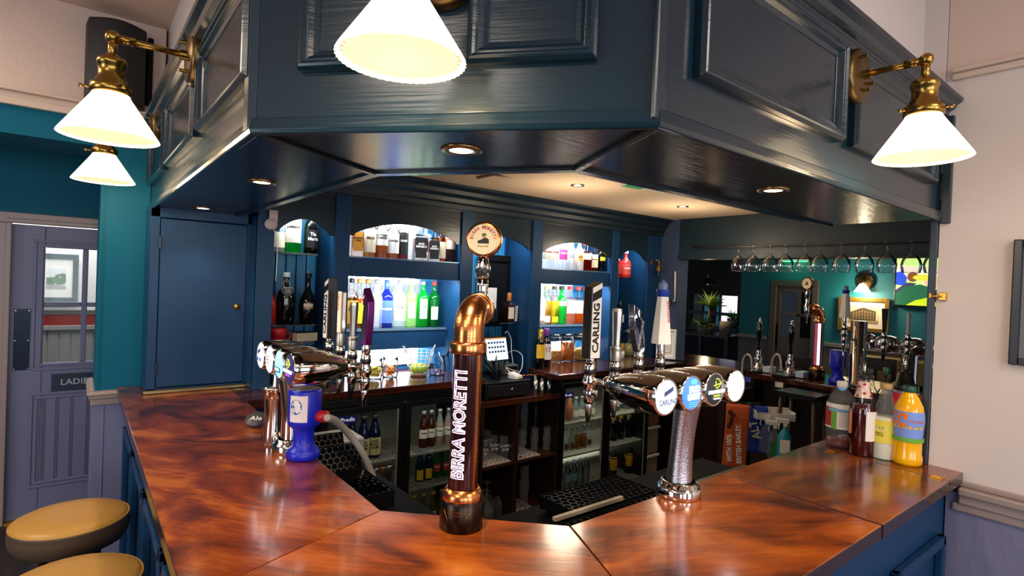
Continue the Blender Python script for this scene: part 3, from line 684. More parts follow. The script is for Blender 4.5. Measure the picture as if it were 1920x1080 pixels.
def bottle(name, label, pos, r, h, shape, gm, lm=None, cm=None, lab=(.12, .48), txt=None, tm=None, tsz=None, group=None, cap='cap', facing=-PI/2, band=None, liq=None, lw=2.4, pour=False, flat=1, cat='bottle', neck=None, txt2=None):
    t = thing(name, label, cat, pos, 0, group); pr = prof_scale(SHAPES[shape], r, h)
    if gm.name in FILL and not liq: liq = (.60 if shape != 'square' else .58, gm); gm = clear
    b = MB(); sg = 4 if shape == 'square' else 16
    if sg == 4: b.M = Matrix.Rotation(facing+PI/4, 4, 'Z'); pr = [(a*1.30 if c < h*.67 else a, c) for a, c in pr]; b.lathe(pr, 4, smooth=False) if False else b.lathe(pr, 4, smooth=False)
    else: b.lathe(pr, 16)
    body = b.build('body', gm, t)
    if liq and shape == 'square':
        lv, lqm = liq; b = MB(); b.M = Matrix.Rotation(facing+PI/4, 4, 'Z'); b.lathe([(0, .004), (r*1.2, .004), (r*1.2, lv*h), (0, lv*h)], 4, smooth=False); b.build('drink', lqm, t)
    elif liq:
        lv, lqm = liq; q = [(a*.965, c+.002) for a, c in pr if c <= lv*h]
        ra = r*.965
        for (a0, c0), (a1, c1) in zip(pr[:-1], pr[1:]):
            if c0 <= lv*h <= c1: ra = (a0+(a1-a0)*(lv*h-c0)/max(1e-6, c1-c0))*.965
        q += [(ra, lv*h), (0, lv*h)]; MB().lathe(q, 16).build('drink', lqm, t)
    if cm:
        nr = pr[-2][0]*1.15; ct = h*.965; c0 = h*(.90 if not neck else neck)
        if cap == 'cork': MB().lathe([(nr*.7, ct-.002), (nr*1.2, ct), (nr*1.2, h*1.02), (0, h*1.02)], 14).build('stopper', cm, t)
        else: MB().lathe([(nr*1.03, c0), (nr*1.08, c0+.002), (nr*1.08, ct+.006), (nr*.9, ct+.008), (0, ct+.008)], 14).build('cap', cm, t)
    if pour:
        MB().tube([(0, 0, h*.96), (0, 0, h*1.03), (.004, 0, h*1.08), (.012, 0, h*1.13)], [.008, .004, .003, .003], 8).build('pourer', steel, t)
    if lm:
        z0, z1 = lab[0]*h, lab[1]*h
        if shape == 'square':
            d = r*.925; b = MB(); b.M = Matrix.Rotation(facing+PI/2, 4, 'Z'); b.box(-r*.78, r*.78, -d-.0012, -d+.004, z0, z1); L = b.build('label', lm, t)
        else:
            def rad(z):
                for (a0, c0), (a1, c1) in zip(pr[:-1], pr[1:]):
                    if c0 <= z <= c1 and c1 > c0: return a0+(a1-a0)*(z-c0)/(c1-c0)
                return r
            L = MB().lathe([(rad(z0+(z1-z0)*k/5)+.0008, z0+(z1-z0)*k/5) for k in range(6)], 14, a0=facing-lw/2, a1=facing+lw/2).build('label', lm, t)
        if txt:
            f = Vector((math.cos(facing), math.sin(facing), 0)); xd = Vector((-math.sin(facing), math.cos(facing), 0))
            rr = r*1.0+.0014 if shape != 'square' else r*.925+.0016
            lines = txt.split('\n'); s = min(tsz or 1, .9*(z1-z0)/len(lines)*.6, r*2.9/max(len(l) for l in lines))
            zc = z0+(z1-z0)*.62
            for k, l in enumerate(lines):
                text('lettering', l, s, basis((f.x*rr, f.y*rr, zc-(k-(len(lines)-1)/2)*s*1.05), xd, (0, 0, 1)), tm or blackp, L, bend=0 if shape == 'square' else rr, bold=.0006)
    return t
def cgl(name, c, cl=.6): return liquid(name, c, cl)
amber = cgl('amber_spirit', 'a8561a', .45); damber = cgl('dark_amber_spirit', '5c260c', .35); gold_s = cgl('golden_spirit', 'c88a2c', .5)
green_g = cgl('green_bottle', '0d9a2e', .55); dgreen = cgl('dark_green_bottle', '06561c', .4); lgreen = cgl('light_green_bottle', 'b4e08a', .7)
clr = cgl('clear_spirit', 'e8eef2', .75); blk = mat('black_bottle_glass', '090808', .08, coat=.5); blue_g = cgl('cobalt_bottle', '14207a', .3)
pink = cgl('pink_spirit', 'e88a6a', .55); orng = cgl('orange_spirit', 'e8651c', .5); yell = cgl('yellow_spirit', 'd8c81c', .6); redb = cgl('red_bottle', 'b81a16', .25)
red_s = cgl('dark_red_spirit', '6e1208', .4); brn_g = cgl('brown_beer_glass', '4a2208', .35); cork = mat('cork', 'c08a50', .8)
orange_l = mat('orange_label', 'e69a1e', .6); redl = mat('red_label', 'b8281c', .6); yel_l = mat('yellow_label', 'e8b81c', .6); blu_l = mat('blue_label', '4a6ad8', .6); pur = mat('purple_foil', '7a2f86', .4)
whl = mat('white_label', 'f2efe8', .6); brnl = mat('brown_label', '7a4a2a', .6); pnk_l = mat('magenta_label', 'c8409a', .6); grn_l = mat('green_label', '2a6a3a', .6); sil = mat('silver_cap', 'c8c8c8', .3, .8); goldc = mat('gold_cap', 'd9a84a', .3, .8)
redt = mat('red_lettering', 'c0282a', .6); whtt = mat('white_lettering', 'f4f2ec', .6); dkt = mat('dark_lettering', '221a16', .6)
g1 = 'spirit bottles on the upper left lit shelf'
def row(y, z, items, grp):
    for it in items:
        px, r, h, shape, gm, lab, kw = it
        q = at(px, 500, y=y); kw = dict(kw); n = kw.pop('name', 'spirit_bottle')
        bottle(n, lab, (q.x, y, z), r, h, shape, gm, group=grp, facing=math.atan2(-y, -q.x)*.55+(-PI/2)*.45, **kw)
row(3.30, 1.857, [
 (668, .036, .27, 'square', amber, 'honey whiskey bottle with black and orange label, first on the upper left lit shelf', dict(lm=orange_l, lab=(.14, .58), cm=creamp, txt='JIM BEAM\nHoney', tsz=.02)),
 (691, .040, .30, 'spirit', gold_s, 'tall whisky bottle with plain cream label and gold top beside the honey whiskey', dict(lm=creamp, lab=(.12, .60), cm=goldc, txt="BELL'S", tsz=.024)),
 (713, .044, .28, 'spirit', amber, 'liqueur bottle with white label beside the tall cream labelled whisky on the upper left shelf', dict(lm=whl, lab=(.30, .62), cm=whl, txt='SOUTHERN\nCOMFORT', tsz=.019)),
 (735, .040, .28, 'spirit', amber, 'rum bottle with white label and orange cap in the middle of the upper left shelf', dict(lm=whl, lab=(.14, .60), cm=orange_l, txt='CAPTAIN', tsz=.016)),
 (754, .034, .29, 'spirit', red_s, 'dark red rum bottle with black label and red cap on the upper left lit shelf', dict(lm=blackp, lab=(.12, .62), cm=redl, txt='DARK', tsz=.018, tm=whtt)),
 (786, .048, .26, 'square', damber, 'large square whiskey bottle with black label and white lettering', dict(lm=blackp, lab=(.08, .60), cm=blackp, txt="JACK\nDANIEL'S", tsz=.021, tm=whtt)),
 (811, .040, .24, 'square', damber, 'smaller square whiskey bottle with black label, right of the large one', dict(lm=blackp, lab=(.08, .60), cm=blackp, txt="JACK\nDANIEL'S", tsz=.017, tm=whtt)),
 (826, .032, .28, 'spirit', orng, 'orange bottle with cream label behind the smaller square whiskey', dict(lm=creamp, lab=(.10, .50), cm=orange_l)),
 (841, .040, .28, 'spirit', damber, 'whisky bottle with a pinkish label, last bottle at the right of the upper left shelf', dict(lm=mat('pinkish_label', 'e8c8a8', .6), lab=(.34, .72), cm=creamp, txt='GROUSE', tsz=.016, tm=redt)),
], g1)
row(3.42, 1.857, [
 (700, .034, .30, 'slim', gold_s, 'yellow capped bottle in the back row behind the white label liqueur', dict(cm=yel_l)),
 (722, .034, .31, 'slim', clr, 'clear bottle with pale cap in the back row left of the centre', dict(cm=orange_l)),
 (744, .034, .31, 'slim', clr, 'clear bottle with black and white neck in the back row above the rum', dict(cm=whl)),
 (766, .036, .30, 'square', clr, 'clear square shouldered bottle in the back row behind the large whiskey', dict(cm=sil)),
 (796, .036, .29, 'square', clr, 'clear square shouldered bottle in the back row between both black label whiskeys', dict(cm=sil)),
 (818, .034, .29, 'slim', gold_s, 'amber bottle in the back row behind the orange bottle', dict(cm=sil))], 'back row bottles on the upper left lit shelf')
row(3.42, 1.404, [
 (661, .044, .325, 'spirit', gold_s, 'spiced rum bottle with orange label and steel pourer, first on the lower left lit shelf', dict(lm=orange_l, lab=(.1, .55), cm=blackp, pour=True, txt='Rum', tsz=.024)),
 (676, .044, .325, 'flask', amber, 'amber bottle with copper capsule on the lower left lit shelf', dict(cm=mat('copper_foil', 'c07030', .4), lm=yel_l, lab=(.1, .5))),
 (692, .042, .325, 'slim', gold_s, 'tall bottle with a plain yellow label and gold capsule on the lower left lit shelf', dict(lm=yel_l, lab=(.1, .52), cm=goldc)),
 (709, .040, .325, 'slim', clr, 'clear bottle with silver cap left of the blue sherry bottle', dict(cm=sil)),
 (727, .044, .325, 'spirit', blue_g, 'blue sherry bottle with pale blue label', dict(lm=blu_l, lab=(.10, .56), cm=mat('blue_cap', '3a5ae0', .4), txt='HARVEYS', tsz=.017, tm=whtt, neck=.8)),
 (751, .044, .325, 'spirit', clr, 'clear spirit bottle with a white label and pink lettering', dict(lm=whl, lab=(.14, .6), cm=sil, txt='PINK', tsz=.024, tm=redt)),
 (773, .042, .325, 'spirit', lgreen, 'pale green gin bottle with a small white label', dict(lm=whl, lab=(.2, .52), cm=whl, lw=1.2)),
 (795, .044, .325, 'spirit', green_g, 'bright green gin bottle with an oblong white label', dict(lm=whl, lab=(.18, .6), cm=sil, lw=1.2, txt='GIN', tsz=.018)),
 (816, .042, .325, 'spirit', dgreen, 'dark green gin bottle with black and white label, last on the lower left lit shelf', dict(lm=whl, lab=(.16, .44), cm=redl, lw=1.2)),
], 'bottles on the lower left lit shelf')
row(3.30, 1.861, [
 (1025, .043, .26, 'spirit', clr, 'clear vodka bottle with cream label, leftmost on the upper right lit shelf', dict(lm=ivory, lab=(.28, .66), cm=redl, txt='SMIRNOFF', tsz=.013, tm=redt)),
 (1038, .043, .26, 'spirit', clr, 'clear vodka bottle with cream label, second on the upper right lit shelf', dict(lm=ivory, lab=(.28, .66), cm=redl, txt='SMIRNOFF', tsz=.013, tm=redt)),
 (1054, .040, .27, 'spirit', clr, 'clear vodka bottle with magenta and purple label and red base', dict(lm=pnk_l, lab=(.3, .6), cm=redl, txt='VODKA', tsz=.016, tm=whtt)),
 (1069, .043, .29, 'flask', mat('frosted_white_bottle', 'e4e6e8', .25), 'frosted white bottle with a grey round badge on the upper right lit shelf', dict(lm=mat('grey_round_label', 'a9a6ae', .5), lab=(.34, .58), cm=whl, lw=1.0)),
 (1085, .040, .28, 'flask', mat('white_rum_bottle', 'e9e6e0', .3), 'white coconut rum bottle with orange palm mark', dict(lm=orange_l, lab=(.28, .48), cm=blackp, lw=.8, txt='MALIBU', tsz=.012)),
 (1098, .043, .24, 'square', red_s, 'half full dark red liqueur bottle behind the almond liqueur', dict(cm=redl, lm=creamp, lab=(.4, .62))),
 (1111, .042, .24, 'square', damber, 'square almond liqueur bottle with a plain cream label and black stopper', dict(lm=creamp, lab=(.14, .6), cm=blackp, txt='DISARONNO', tsz=.01)),
 (1127, .043, .27, 'spirit', blk, 'black coffee liqueur bottle with small yellow label, last on the upper right lit shelf', dict(lm=yel_l, lab=(.36, .48), cm=blackp, lw=1.2)),
], 'bottles on the upper right lit shelf')
row(3.42, 1.861, [(1046, .032, .3, 'slim', clr, 'clear back row bottle with dark cap behind the magenta label vodka', dict(cm=blackp)),
 (1062, .032, .3, 'slim', clr, 'clear back row bottle with pale cap behind the frosted white bottle', dict(cm=whl)),
 (1078, .032, .3, 'slim', orng, 'orange back row bottle behind the coconut rum', dict(cm=sil)),
 (1092, .032, .3, 'slim', orng, 'red orange back row bottle right of the coconut rum', dict(cm=redl))], 'back row bottles on the upper right lit shelf')
row(3.42, 1.404, [
 (1016, .045, .325, 'slim', clr, 'clear flavoured gin bottle with pink tint, leftmost on the lower right lit shelf', dict(cm=whl, lm=mat('pale_pink_label', 'e8c4d0', .6), lab=(.1, .5), lw=1.4)),
 (1027, .045, .325, 'slim', cgl('orange_gin', 'e8a83a', .6), 'orange yellow flavoured gin bottle on the lower right lit shelf', dict(cm=mat('tan_cap', 'b8865a', .5), lm=mat('pale_lilac_label', 'd8c8d8', .6), lab=(.06, .22), lw=1.2)),
 (1042, .045, .325, 'slim', yell, 'yellow green flavoured gin bottle with yellow neck on the lower right lit shelf', dict(cm=mat('black_yellow_cap', '3a3010', .5), lm=yel_l, lab=(.06, .2), lw=1.2)),
 (1055, .045, .325, 'slim', green_g, 'bright green flavoured gin bottle on the lower right lit shelf', dict(cm=blackp, lm=mat('mint_label', 'b8d8c8', .6), lab=(.48, .6))),
 (1071, .045, .325, 'square', pink, 'pink gin bottle with white label, left of its redder twin', dict(cm=redl, lm=whl, lab=(.28, .62), txt='GIN', tsz=.016, tm=redt)),
 (1086, .045, .325, 'square', orng, 'orange red gin bottle with white label, right of the pink one', dict(cm=redl, lm=mat('salmon_label', 'f0c8b8', .6), lab=(.28, .62), txt='GIN', tsz=.016, tm=redt)),
 (1100, .045, .325, 'square', orng, 'red gin bottle half hidden behind the tall white tap handle', dict(cm=redl)),
], 'flavoured gins on the lower right lit shelf')
# bay with glass shelves at the left
def put(px, y, z, *a, **k):
    q = at(px, 500, y=y); return bottle(*a[:2], (q.x, y, z), *a[2:], facing=math.atan2(-y, -q.x)*.55+(-PI/2)*.45, **k)
g = 'bottles on the glass shelves of the left bay'
put(519, 3.33, Z1, 'spirit_bottle', 'clear bottle with cream label half hidden behind the left pilaster, on the top glass shelf', .040, .27, 'flask', clr, lm=creamp, lab=(.1, .42), cm=whl, liq=(.42, damber), group=g)
put(547, 3.33, Z1, 'spirit_bottle', 'green whiskey bottle with a tall cream label on the top glass shelf', .046, .33, 'spirit', green_g, lm=ivory, lab=(.18, .62), cm=whl, txt='JAMESON', tsz=.02, group=g)
put(583, 3.33, Z1, 'spirit_bottle', 'black coffee liqueur bottle with silver script and red stopper on the top glass shelf', .046, .31, 'flask', blk, lm=blackp, lab=(.12, .46), cm=redl, txt='Tia\nMaria', tsz=.028, tm=whtt, group=g)
put(507, 3.33, Z2, 'spirit_bottle', 'red bottle half hidden behind the left pilaster on the lower glass shelf', .040, .27, 'bulb', mat('opaque_red_bottle', 'b01c18', .25), cm=redl, group=g)
o = put(538, 3.33, Z2, 'cider_growler', 'black swing top flagon with a grey slate heart on the lower glass shelf', .048, .30, 'flask', blk, cm=whl, group=g)
hp = [(0, -.036)]; 
for k in range(1, 24):
    a = 2*PI*k/24; hp.append((.0024*16*math.sin(a)**3*.9, .0024*(13*math.cos(a)-5*math.cos(2*a)-2*math.cos(3*a)-math.cos(4*a))))
hp = [(.0024*14*math.sin(2*PI*k/28)**3, .0023*(13*math.cos(2*PI*k/28)-5*math.cos(4*PI*k/28)-2*math.cos(6*PI*k/28)-math.cos(8*PI*k/28))) for k in range(28)]
q = at(538, 500, y=3.33)
t = thing('slate_heart', 'grey slate heart with chalk writing hung on the swing top flagon', 'tag', (q.x-.008, 3.275, Z2+.185))
b = MB(); b.M = basis((0, 0, 0), (1, -.25, 0), (0, 0, 1)); b.prism(hp, 0, .004); b.build('slate', mat('slate', '4b4b4e', .7), t)
text('lettering', 'Elderberry\nCider\n£3.90', .013, basis((.002, -.0055, .012), (1, -.25, 0), (0, 0, 1)), whtt, t)
MB().tube([(-.012, .004, .02), (-.018, .02, .05), (0, .03, .08), (.018, .02, .05), (.012, .004, .02)], .0018, 6).build('twine', mat('twine', 'b8a888', .8), t)
put(579, 3.33, Z2, 'spirit_bottle', 'black cream liqueur bottle with an oval picture label and steel pourer', .047, .30, 'bulb', blk, lm=mat('oval_landscape_label', 'c8a070', .6), lab=(.3, .40), cm=blackp, txt='BAILEYS', tsz=.016, tm=whtt, lw=1.1, pour=True, group=g)
# sourz + others in the narrow right bay
g = 'bottles in the narrow right bay'
put(1158, 3.34, Z5, 'spirit_bottle', 'red sour liqueur bottle cut off by the pilaster in the narrow right bay', .040, .24, 'flask', redb, lm=redl, lab=(.15, .5), cm=whl, group=g)
put(1173, 3.34, Z5, 'spirit_bottle', 'red sour liqueur bottle with round white mark on the small glass shelf', .048, .25, 'flask', mat('opaque_red_bottle2', 'c4302a', .25), lm=mat('sour_red_label', 'd84a40', .5), lab=(.12, .5), cm=whl, txt='sourz', tsz=.026, tm=whtt, group=g)
put(1166, 3.34, Z6, 'spirit_bottle', 'clear square bottle with a white label and pourer in the narrow right bay', .034, .23, 'square', cgl('navy_spirit', '1a2a6a', .4), lm=whl, lab=(.3, .6), cm=blackp, pour=True, group=g)
put(1160, 3.42, Z6, 'spirit_bottle', 'blue bottle at the back of the lower glass shelf in the narrow right bay', .03, .24, 'slim', blue_g, cm=blackp, group=g)

# ================= LAMPS =================
shade_m = mat('lit_opal_glass', 'fff0d8', .3, emit=2.6, ecol='ffe2b8')
shade_in = mat('shade_inner_ribs', '584c3c', .5, emit=.42, ecol='ffecd0', spec=.1)
bulb_m = mat('lit_bulb', 'fff0d8', .3, emit=30, ecol='ffdca8')
def wall_lamp(label, loc, ang, arm=.19, sc=1.0, p=7):
    """local frame: the wall is the plane y=0, the lamp stands out towards -y"""
    t = thing('wall_lamp', label, 'wall lamp', loc, ang, None); t.scale = (sc, sc, sc)
    pl = MB().lathe([(0, 0), (.078, 0), (.080, -.006), (.079, -.028), (.070, -.036), (.0, -.040)], 32, 'y').build('backplate', brass_d, t)
    for x, z in ((-.028, .045), (.03, -.02), (.0, -.045)): MB().cyl((x, -.038, z), .005, -.018, 10, 'y').build('screw', brass, pl)
    b = MB(); b.cyl((0, -.036, 0), .013, -.02, 16, 'y'); b.tube([(0, -.04, 0), (0, -arm, 0)], .0085, 12); b.tube([(0, -arm+.05, 0), (0, -arm+.012, 0)], .0115, 12)
    b.ball((0, -arm, 0), .018); b.tube([(0, -arm, 0), (0, -arm, -.06)], .0105, 12); b.build('arm', brass, t)
    b = MB(); b.lathe([(.012, -.045), (.016, -.05), (.03, -.058), (.034, -.066), (.034, -.075), (.030, -.078), (.030, -.108), (.034, -.112), (.036, -.122), (.046, -.128), (.048, -.150), (.042, -.153)], 28, 'z', (0, -arm, 0))
    b.build('shade_gallery', brass, t)
    for k in range(3):
        b = MB(); a = k*2*PI/3+.4; x, y = math.cos(a), math.sin(a)
        b.tube([(x*.044, y*.044-arm, -.141), (x*.064, y*.064-arm, -.141)], .0028, 6); b.ball((x*.066, y*.066-arm, -.141), .0055, 8); b.build('thumb_screw', brass, t)
    b = MB(); b.lathe([(.040, -.145), (.044, -.158), (.112, -.262), (.115, -.268), (.111, -.269)], 96, 'z', (0, -arm, 0), rib=-.022)
    b.build('lamp_shade', shade_m, t)
    b = MB(); b.lathe([(.036, -.150), (.041, -.160), (.1075, -.2625)], 72, 'z', (0, -arm, 0), rib=-.10); b.build('inner_ribs', shade_in, t)
    MB().ball((0, -arm, -.185), .022, 14, 1.25).build('bulb', bulb_m, t)
    M = Matrix.Translation(loc) @ Matrix.Rotation(ang, 4, 'Z')
    q = M @ Vector((0, -arm*sc, -.30*sc)); light('POINT', 'lamp_light', q, p, WARM, .05)
    return t
wall_lamp('brass wall lamp with lit conical ribbed shade on the right fascia, nearest the pink wall', (1.715, .66, 2.36), 0, .19, .95)
wall_lamp('large lit cone lamp shade cut off by the top edge, before the central canopy panels', (.300+.55*.50, 1.315-.655*.50, 2.36), math.atan2(-.655, .55), .215, .95)
wall_lamp('brass wall lamp on the left fascia in front of the black loudspeaker', (.30, 2.06, 2.425), -PI/2, .21, 1.12)
wall_lamp('smaller distant brass wall lamp with lit shade, furthest along the left fascia', (.30, 3.22, 2.425), -PI/2, .20, 1.08, p=5)

# recessed downlights
spot_m = mat('lit_downlight', 'fff2dc', .3, emit=25, ecol='ffe0b0')
def downlight(px, py, z, label, group, power=10, r=.04, ang=100):
    q = at(px, py, z=z); t = thing('downlight', label, 'downlight', (q.x, q.y, z), 0, group)
    MB().lathe([(r*.55, -.001), (r*.6, -.004), (r*.95, -.005), (r, -.001), (r, .0)], 28).build('rim', mat('dl_rim', 'b09060', .25, 1), t)
    MB().lathe([(0, -.0022), (r*.58, -.0022)], 24, smooth=False).build('lens', spot_m, t)
    light('SPOT', 'downlight_beam', (q.x, q.y, z-.02), power, (1, .80, .56), .03, (0, 0, 0), math.radians(ang), .7)
    if z > 2.3: light('POINT', 'downlight_spill', (q.x, q.y, z-.34), 9, (1, .82, .60), .12)  # point light added below the bar ceiling to brighten it
downlight(865, 281, ZB-.006, 'round lit downlight in the soffit above the copper font', None, 14, .05)
downlight(491, 341, ZB-.006, 'round lit downlight in the left soffit above the left taps', None, 12, .048)
downlight(381, 390, ZB-.006, 'lit downlight in the left soffit right above the plain cupboard door', None, 6, .048)
downlight(1450, 356, ZB-.006, 'lit downlight in the right soffit above the bar flap', None, 14, .045)
downlight(1083, 347, 2.37, 'lit downlight in the cream bar ceiling, nearer the middle', None, 8, .045)
downlight(1280, 387, 2.37, 'lit downlight in the cream bar ceiling close to the end wall', None, 8, .045)
q0 = at(895, 332, z=2.37); q1 = at(927, 325, z=2.37); q2 = at(957, 333, z=2.37)
b = MB(); b.tube([(q.x, q.y, 2.366) for q in (q0, q1, q2)], .010, 4); tag(b.build('ceiling_arrow', mat('dull_arrow', 'a89478', .7)), 'faint chevron shaped strip on the cream bar ceiling', 'ceiling mark')
qa, qb = at(1168, 338, z=2.37), at(1250, 352, z=2.37)
t = thing('exit_light', 'green and white emergency exit light under the bar ceiling', 'sign', ((qa.x+qb.x)/2, (qa.y+qb.y)/2, 2.37))
d = Vector((qb.x-qa.x, qb.y-qa.y, 0)); L_ = d.length
t.rotation_euler = (0, 0, math.atan2(d.y, d.x))
MB().box(-L_/2, L_/2, -.03, .03, -.03, 0).build('housing', whitep, t, bevel=.006)
MB().box(-L_/2+.01, -L_/2+.16, -.032, .032, -.031, -.006).build('green_face', mat('exit_green', '2f8a5a', .4, emit=.3), t)

# ================= STOOLS =================
def stool(loc, label, sc=.95):
    t = thing('bar_stool', label, 'stool', loc, 0, None); t.scale = (sc, sc, 1)
    MB().lathe([(0, .795), (.10, .798), (.172, .788), (.186, .780), (.190, .773)], 48).build('seat_top', leather, t)
    MB().lathe([(.190, .776), (.195, .772), (.193, .766), (.196, .745), (.192, .715), (.178, .690), (.16, .683), (0, .683)], 48).build('seat_side', leather_b, t)
    MB().tube([(.190*math.cos(a), .190*math.sin(a), .775) for a in [k*PI/24 for k in range(48)]], .004, 6, True).build('piping', leather, t)
    for k in range(4):
        a = PI/4+k*PI/2; MB().tube([(.11*math.cos(a), .11*math.sin(a), .69), (.19*math.cos(a), .19*math.sin(a), 0)], .016, 10).build('leg', mat('dark_stool_wood', '1c1210', .4), t)
    MB().tube([(.168*math.cos(a), .168*math.sin(a), .22) for a in [k*PI/12 for k in range(24)]], .008, 8, True).build('foot_ring', mat('dark_stool_wood', '1c1210', .4), t)
    return t
stool((.005, 2.66, 0), 'round bar stool with tan leather seat, the further of the two beside the bar')
stool((.01, 2.12, -.005), 'round bar stool with tan leather seat, the nearer one cut off by the bottom edge')

# ================= COPPER FONT =================
def moretti(label, loc, rz, s=1.0):
    """local frame: customers stand towards -y, the tap points to +y"""
    t = thing('copper_beer_font', label, 'beer font', loc, rz); t.scale = (s, s, s)
    bs = MB().lathe([(0, 0), (.056, 0), (.058, .004), (.058, .074), (.054, .078)], 36).build('base', bronze, t)
    b = MB()
    for s_ in (-1, 1):
        b.tube([(s_*.020, -.0585, .03), (s_*.034, -.050, .058)], .0008, 4)
    b.build('engraving', brass, bs)
    text('lettering', 'BIRRA MORETTI\nITALIA', .0075, basis((0, -.0588, .052), (1, 0, 0), (0, 0, 1)), brass, bs, bend=.0588)
    MB().lathe([(.054, .076), (.057, .080), (.044, .102), (.040, .104)], 36).build('bevel_ring', copper, t)
    MB().lathe([(.038, .10), (.038, .455)], 40).build('column', mat('plum_column', '4a1d1c', .12, .75, coat=1), t)
    b = MB()
    b.lathe([(.0384, .104), (.0384, .452)], 12, a0=-.62, a1=.3)
    b.build('copper_edge', copper, t)
    MB().lathe([(.038, .452), (.047, .452), (.048, .456), (.048, .478), (.046, .482), (.038, .482)], 40).build('collar', copper, t)
    pts = [(0, 0, .47), (0, 0, .485)]+[(0, .062-.062*math.cos(a), .50+.062*math.sin(a)) for a in [k*PI/20 for k in range(0, 11)]]+[(0, .085, .562)]
    b = MB(); b.tube(pts, .0395, 28); b.lathe([(.040, .082), (.045, .082), (.045, .098), (0, .098)], 28, 'y', (0, 0, .562)); b.build('elbow', copper, t)
    tp = MB(); tp.cyl((0, .095, .562), .013, .03, 14, 'y'); tp.lathe([(.0, -.045), (.017, -.045), (.020, -.02), (.020, .03), (.014, .04), (.016, .06), (.016, .085), (.0, .085)], 18, 'z', (0, .135, .562))
    tap = tp.build('tap', chrome, t)
    MB().lathe([(.010, -.045), (.005, -.115), (0, -.115)], 12, 'z', (0, .135, .562)).build('nozzle', chrome, tap)
    hd = MB(); hd.lathe([(.017, .085), (.021, .09), (.021, .118), (.015, .135), (.013, .15), (0, .15)], 18, 'z', (0, .135, .562)); hd.build('handle_stem', chrome, tap)
    MB().lathe([(.0205, .10), (.0212, .102), (.0212, .112), (.0205, .114)], 18, 'z', (0, .135, .562)).build('black_band', black, tap)
    zc = .562+.196
    lb = MB(); lb.lathe([(0, -.012), (.046, -.012), (.050, -.010), (.051, 0), (.050, .012), (.0, .013)], 40, 'y', (0, .135, zc)); badge = lb.build('badge', copper, t)
    MB().lathe([(.0, -.0135), (.0425, -.0135), (.043, -.012)], 40, 'y', (0, .135, zc), smooth=False).build('badge_face', mat('cream_badge_face', 'f0dfb4', .5), badge)
    MB().lathe([(.0, .0145), (.0425, .0145), (.043, .013)], 40, 'y', (0, .135, zc), smooth=False).build('badge_face', mat('cream_badge_face', 'f0dfb4', .5), badge)
    b = MB(); b.M = Matrix.Translation((0, .135+.0152, zc-.004)) @ Matrix.Rotation(PI, 4, 'Z') @ Matrix.Rotation(PI/2, 4, 'X'); poly2(b, [(-.016, -.008), (.017, -.008), (.016, .004), (.008, .009), (.006, .02), (-.004, .02), (-.006, .003), (-.016, .0)], 0); b.build('badge_jacket', mat('badge_dark', '1d1c14', .6), badge)
    for k, ch in enumerate('BIRRA MORETTI'):
        if ch == ' ': continue
        a = math.radians(-84+k*14); r = .0335
        text('badge_letter', ch, .0125, basis((r*math.sin(a), .135-.0145, zc+r*math.cos(a)), (math.cos(a), 0, -math.sin(a)), (math.sin(a), 0, math.cos(a))), mat('badge_red_letter', 'c0452c', .5), badge, bold=.0004)
    b = MB(); b.M = Matrix.Translation((0, .135-.0142, zc-.004)) @ Matrix.Rotation(PI/2, 4, 'X')
    poly2(b, [(-.016, -.008), (.017, -.008), (.016, .004), (.008, .009), (.002, .008), (-.006, .003), (-.016, .0)], 0); b.build('badge_jacket', mat('badge_dark', '1d1c14', .6), badge)
    b = MB(); b.M = Matrix.Translation((0, .135-.0143, zc-.004)) @ Matrix.Rotation(PI/2, 4, 'X')
    poly2(b, [(-.006, .014), (.010, .014), (.008, .017), (.006, .021), (-.002, .021), (-.004, .017)], 0); b.build('badge_hat', mat('badge_hat_green', '4a5a1c', .6), badge)
    b = MB(); b.M = Matrix.Translation((0, .135-.01425, zc-.004)) @ Matrix.Rotation(PI/2, 4, 'X')
    poly2(b, [(-.003, .008), (.006, .008), (.006, .0145), (-.003, .0145)], 0); b.build('badge_face_patch', mat('badge_skin', 'c48a5c', .6), badge)
    text('badge_letter', 'ITALIA 1859', .006, basis((0, .135-.0145, zc-.020), (1, 0, 0), (0, 0, 1)), gold, badge)
    return t
rzm = math.atan2(-.655, .55)
q = at(865, 985, z=ZC)
mf = moretti('tall plum and copper beer font with lit vertical name on the corner of the bar', (q.x, q.y, ZC), rzm+.03, 1.0)
glow = mat('lit_lettering', 'f4ecff', .4, emit=3.2, ecol='e4dcff'); plum = mat('plum_letter_fill', '7a4a62', .4, emit=.25)
col = [c for c in mf.children if c.name.startswith('column')][0]
for s_, m_, dz_, bo in (('BIRRA MORETTI', glow, .0386, .0022), ('BIRRA MORETTI', plum, .0397, -.0004)):
    a = -PI/2-.18; f3 = Vector((math.cos(a), math.sin(a), 0)); 
    text('lettering', s_, .049, basis((f3.x*dz_, f3.y*dz_, .272), (0, 0, 1), (math.sin(a), -math.cos(a), 0)), m_, col, bend=-dz_, bold=bo, sx=.80, ext=.0003)

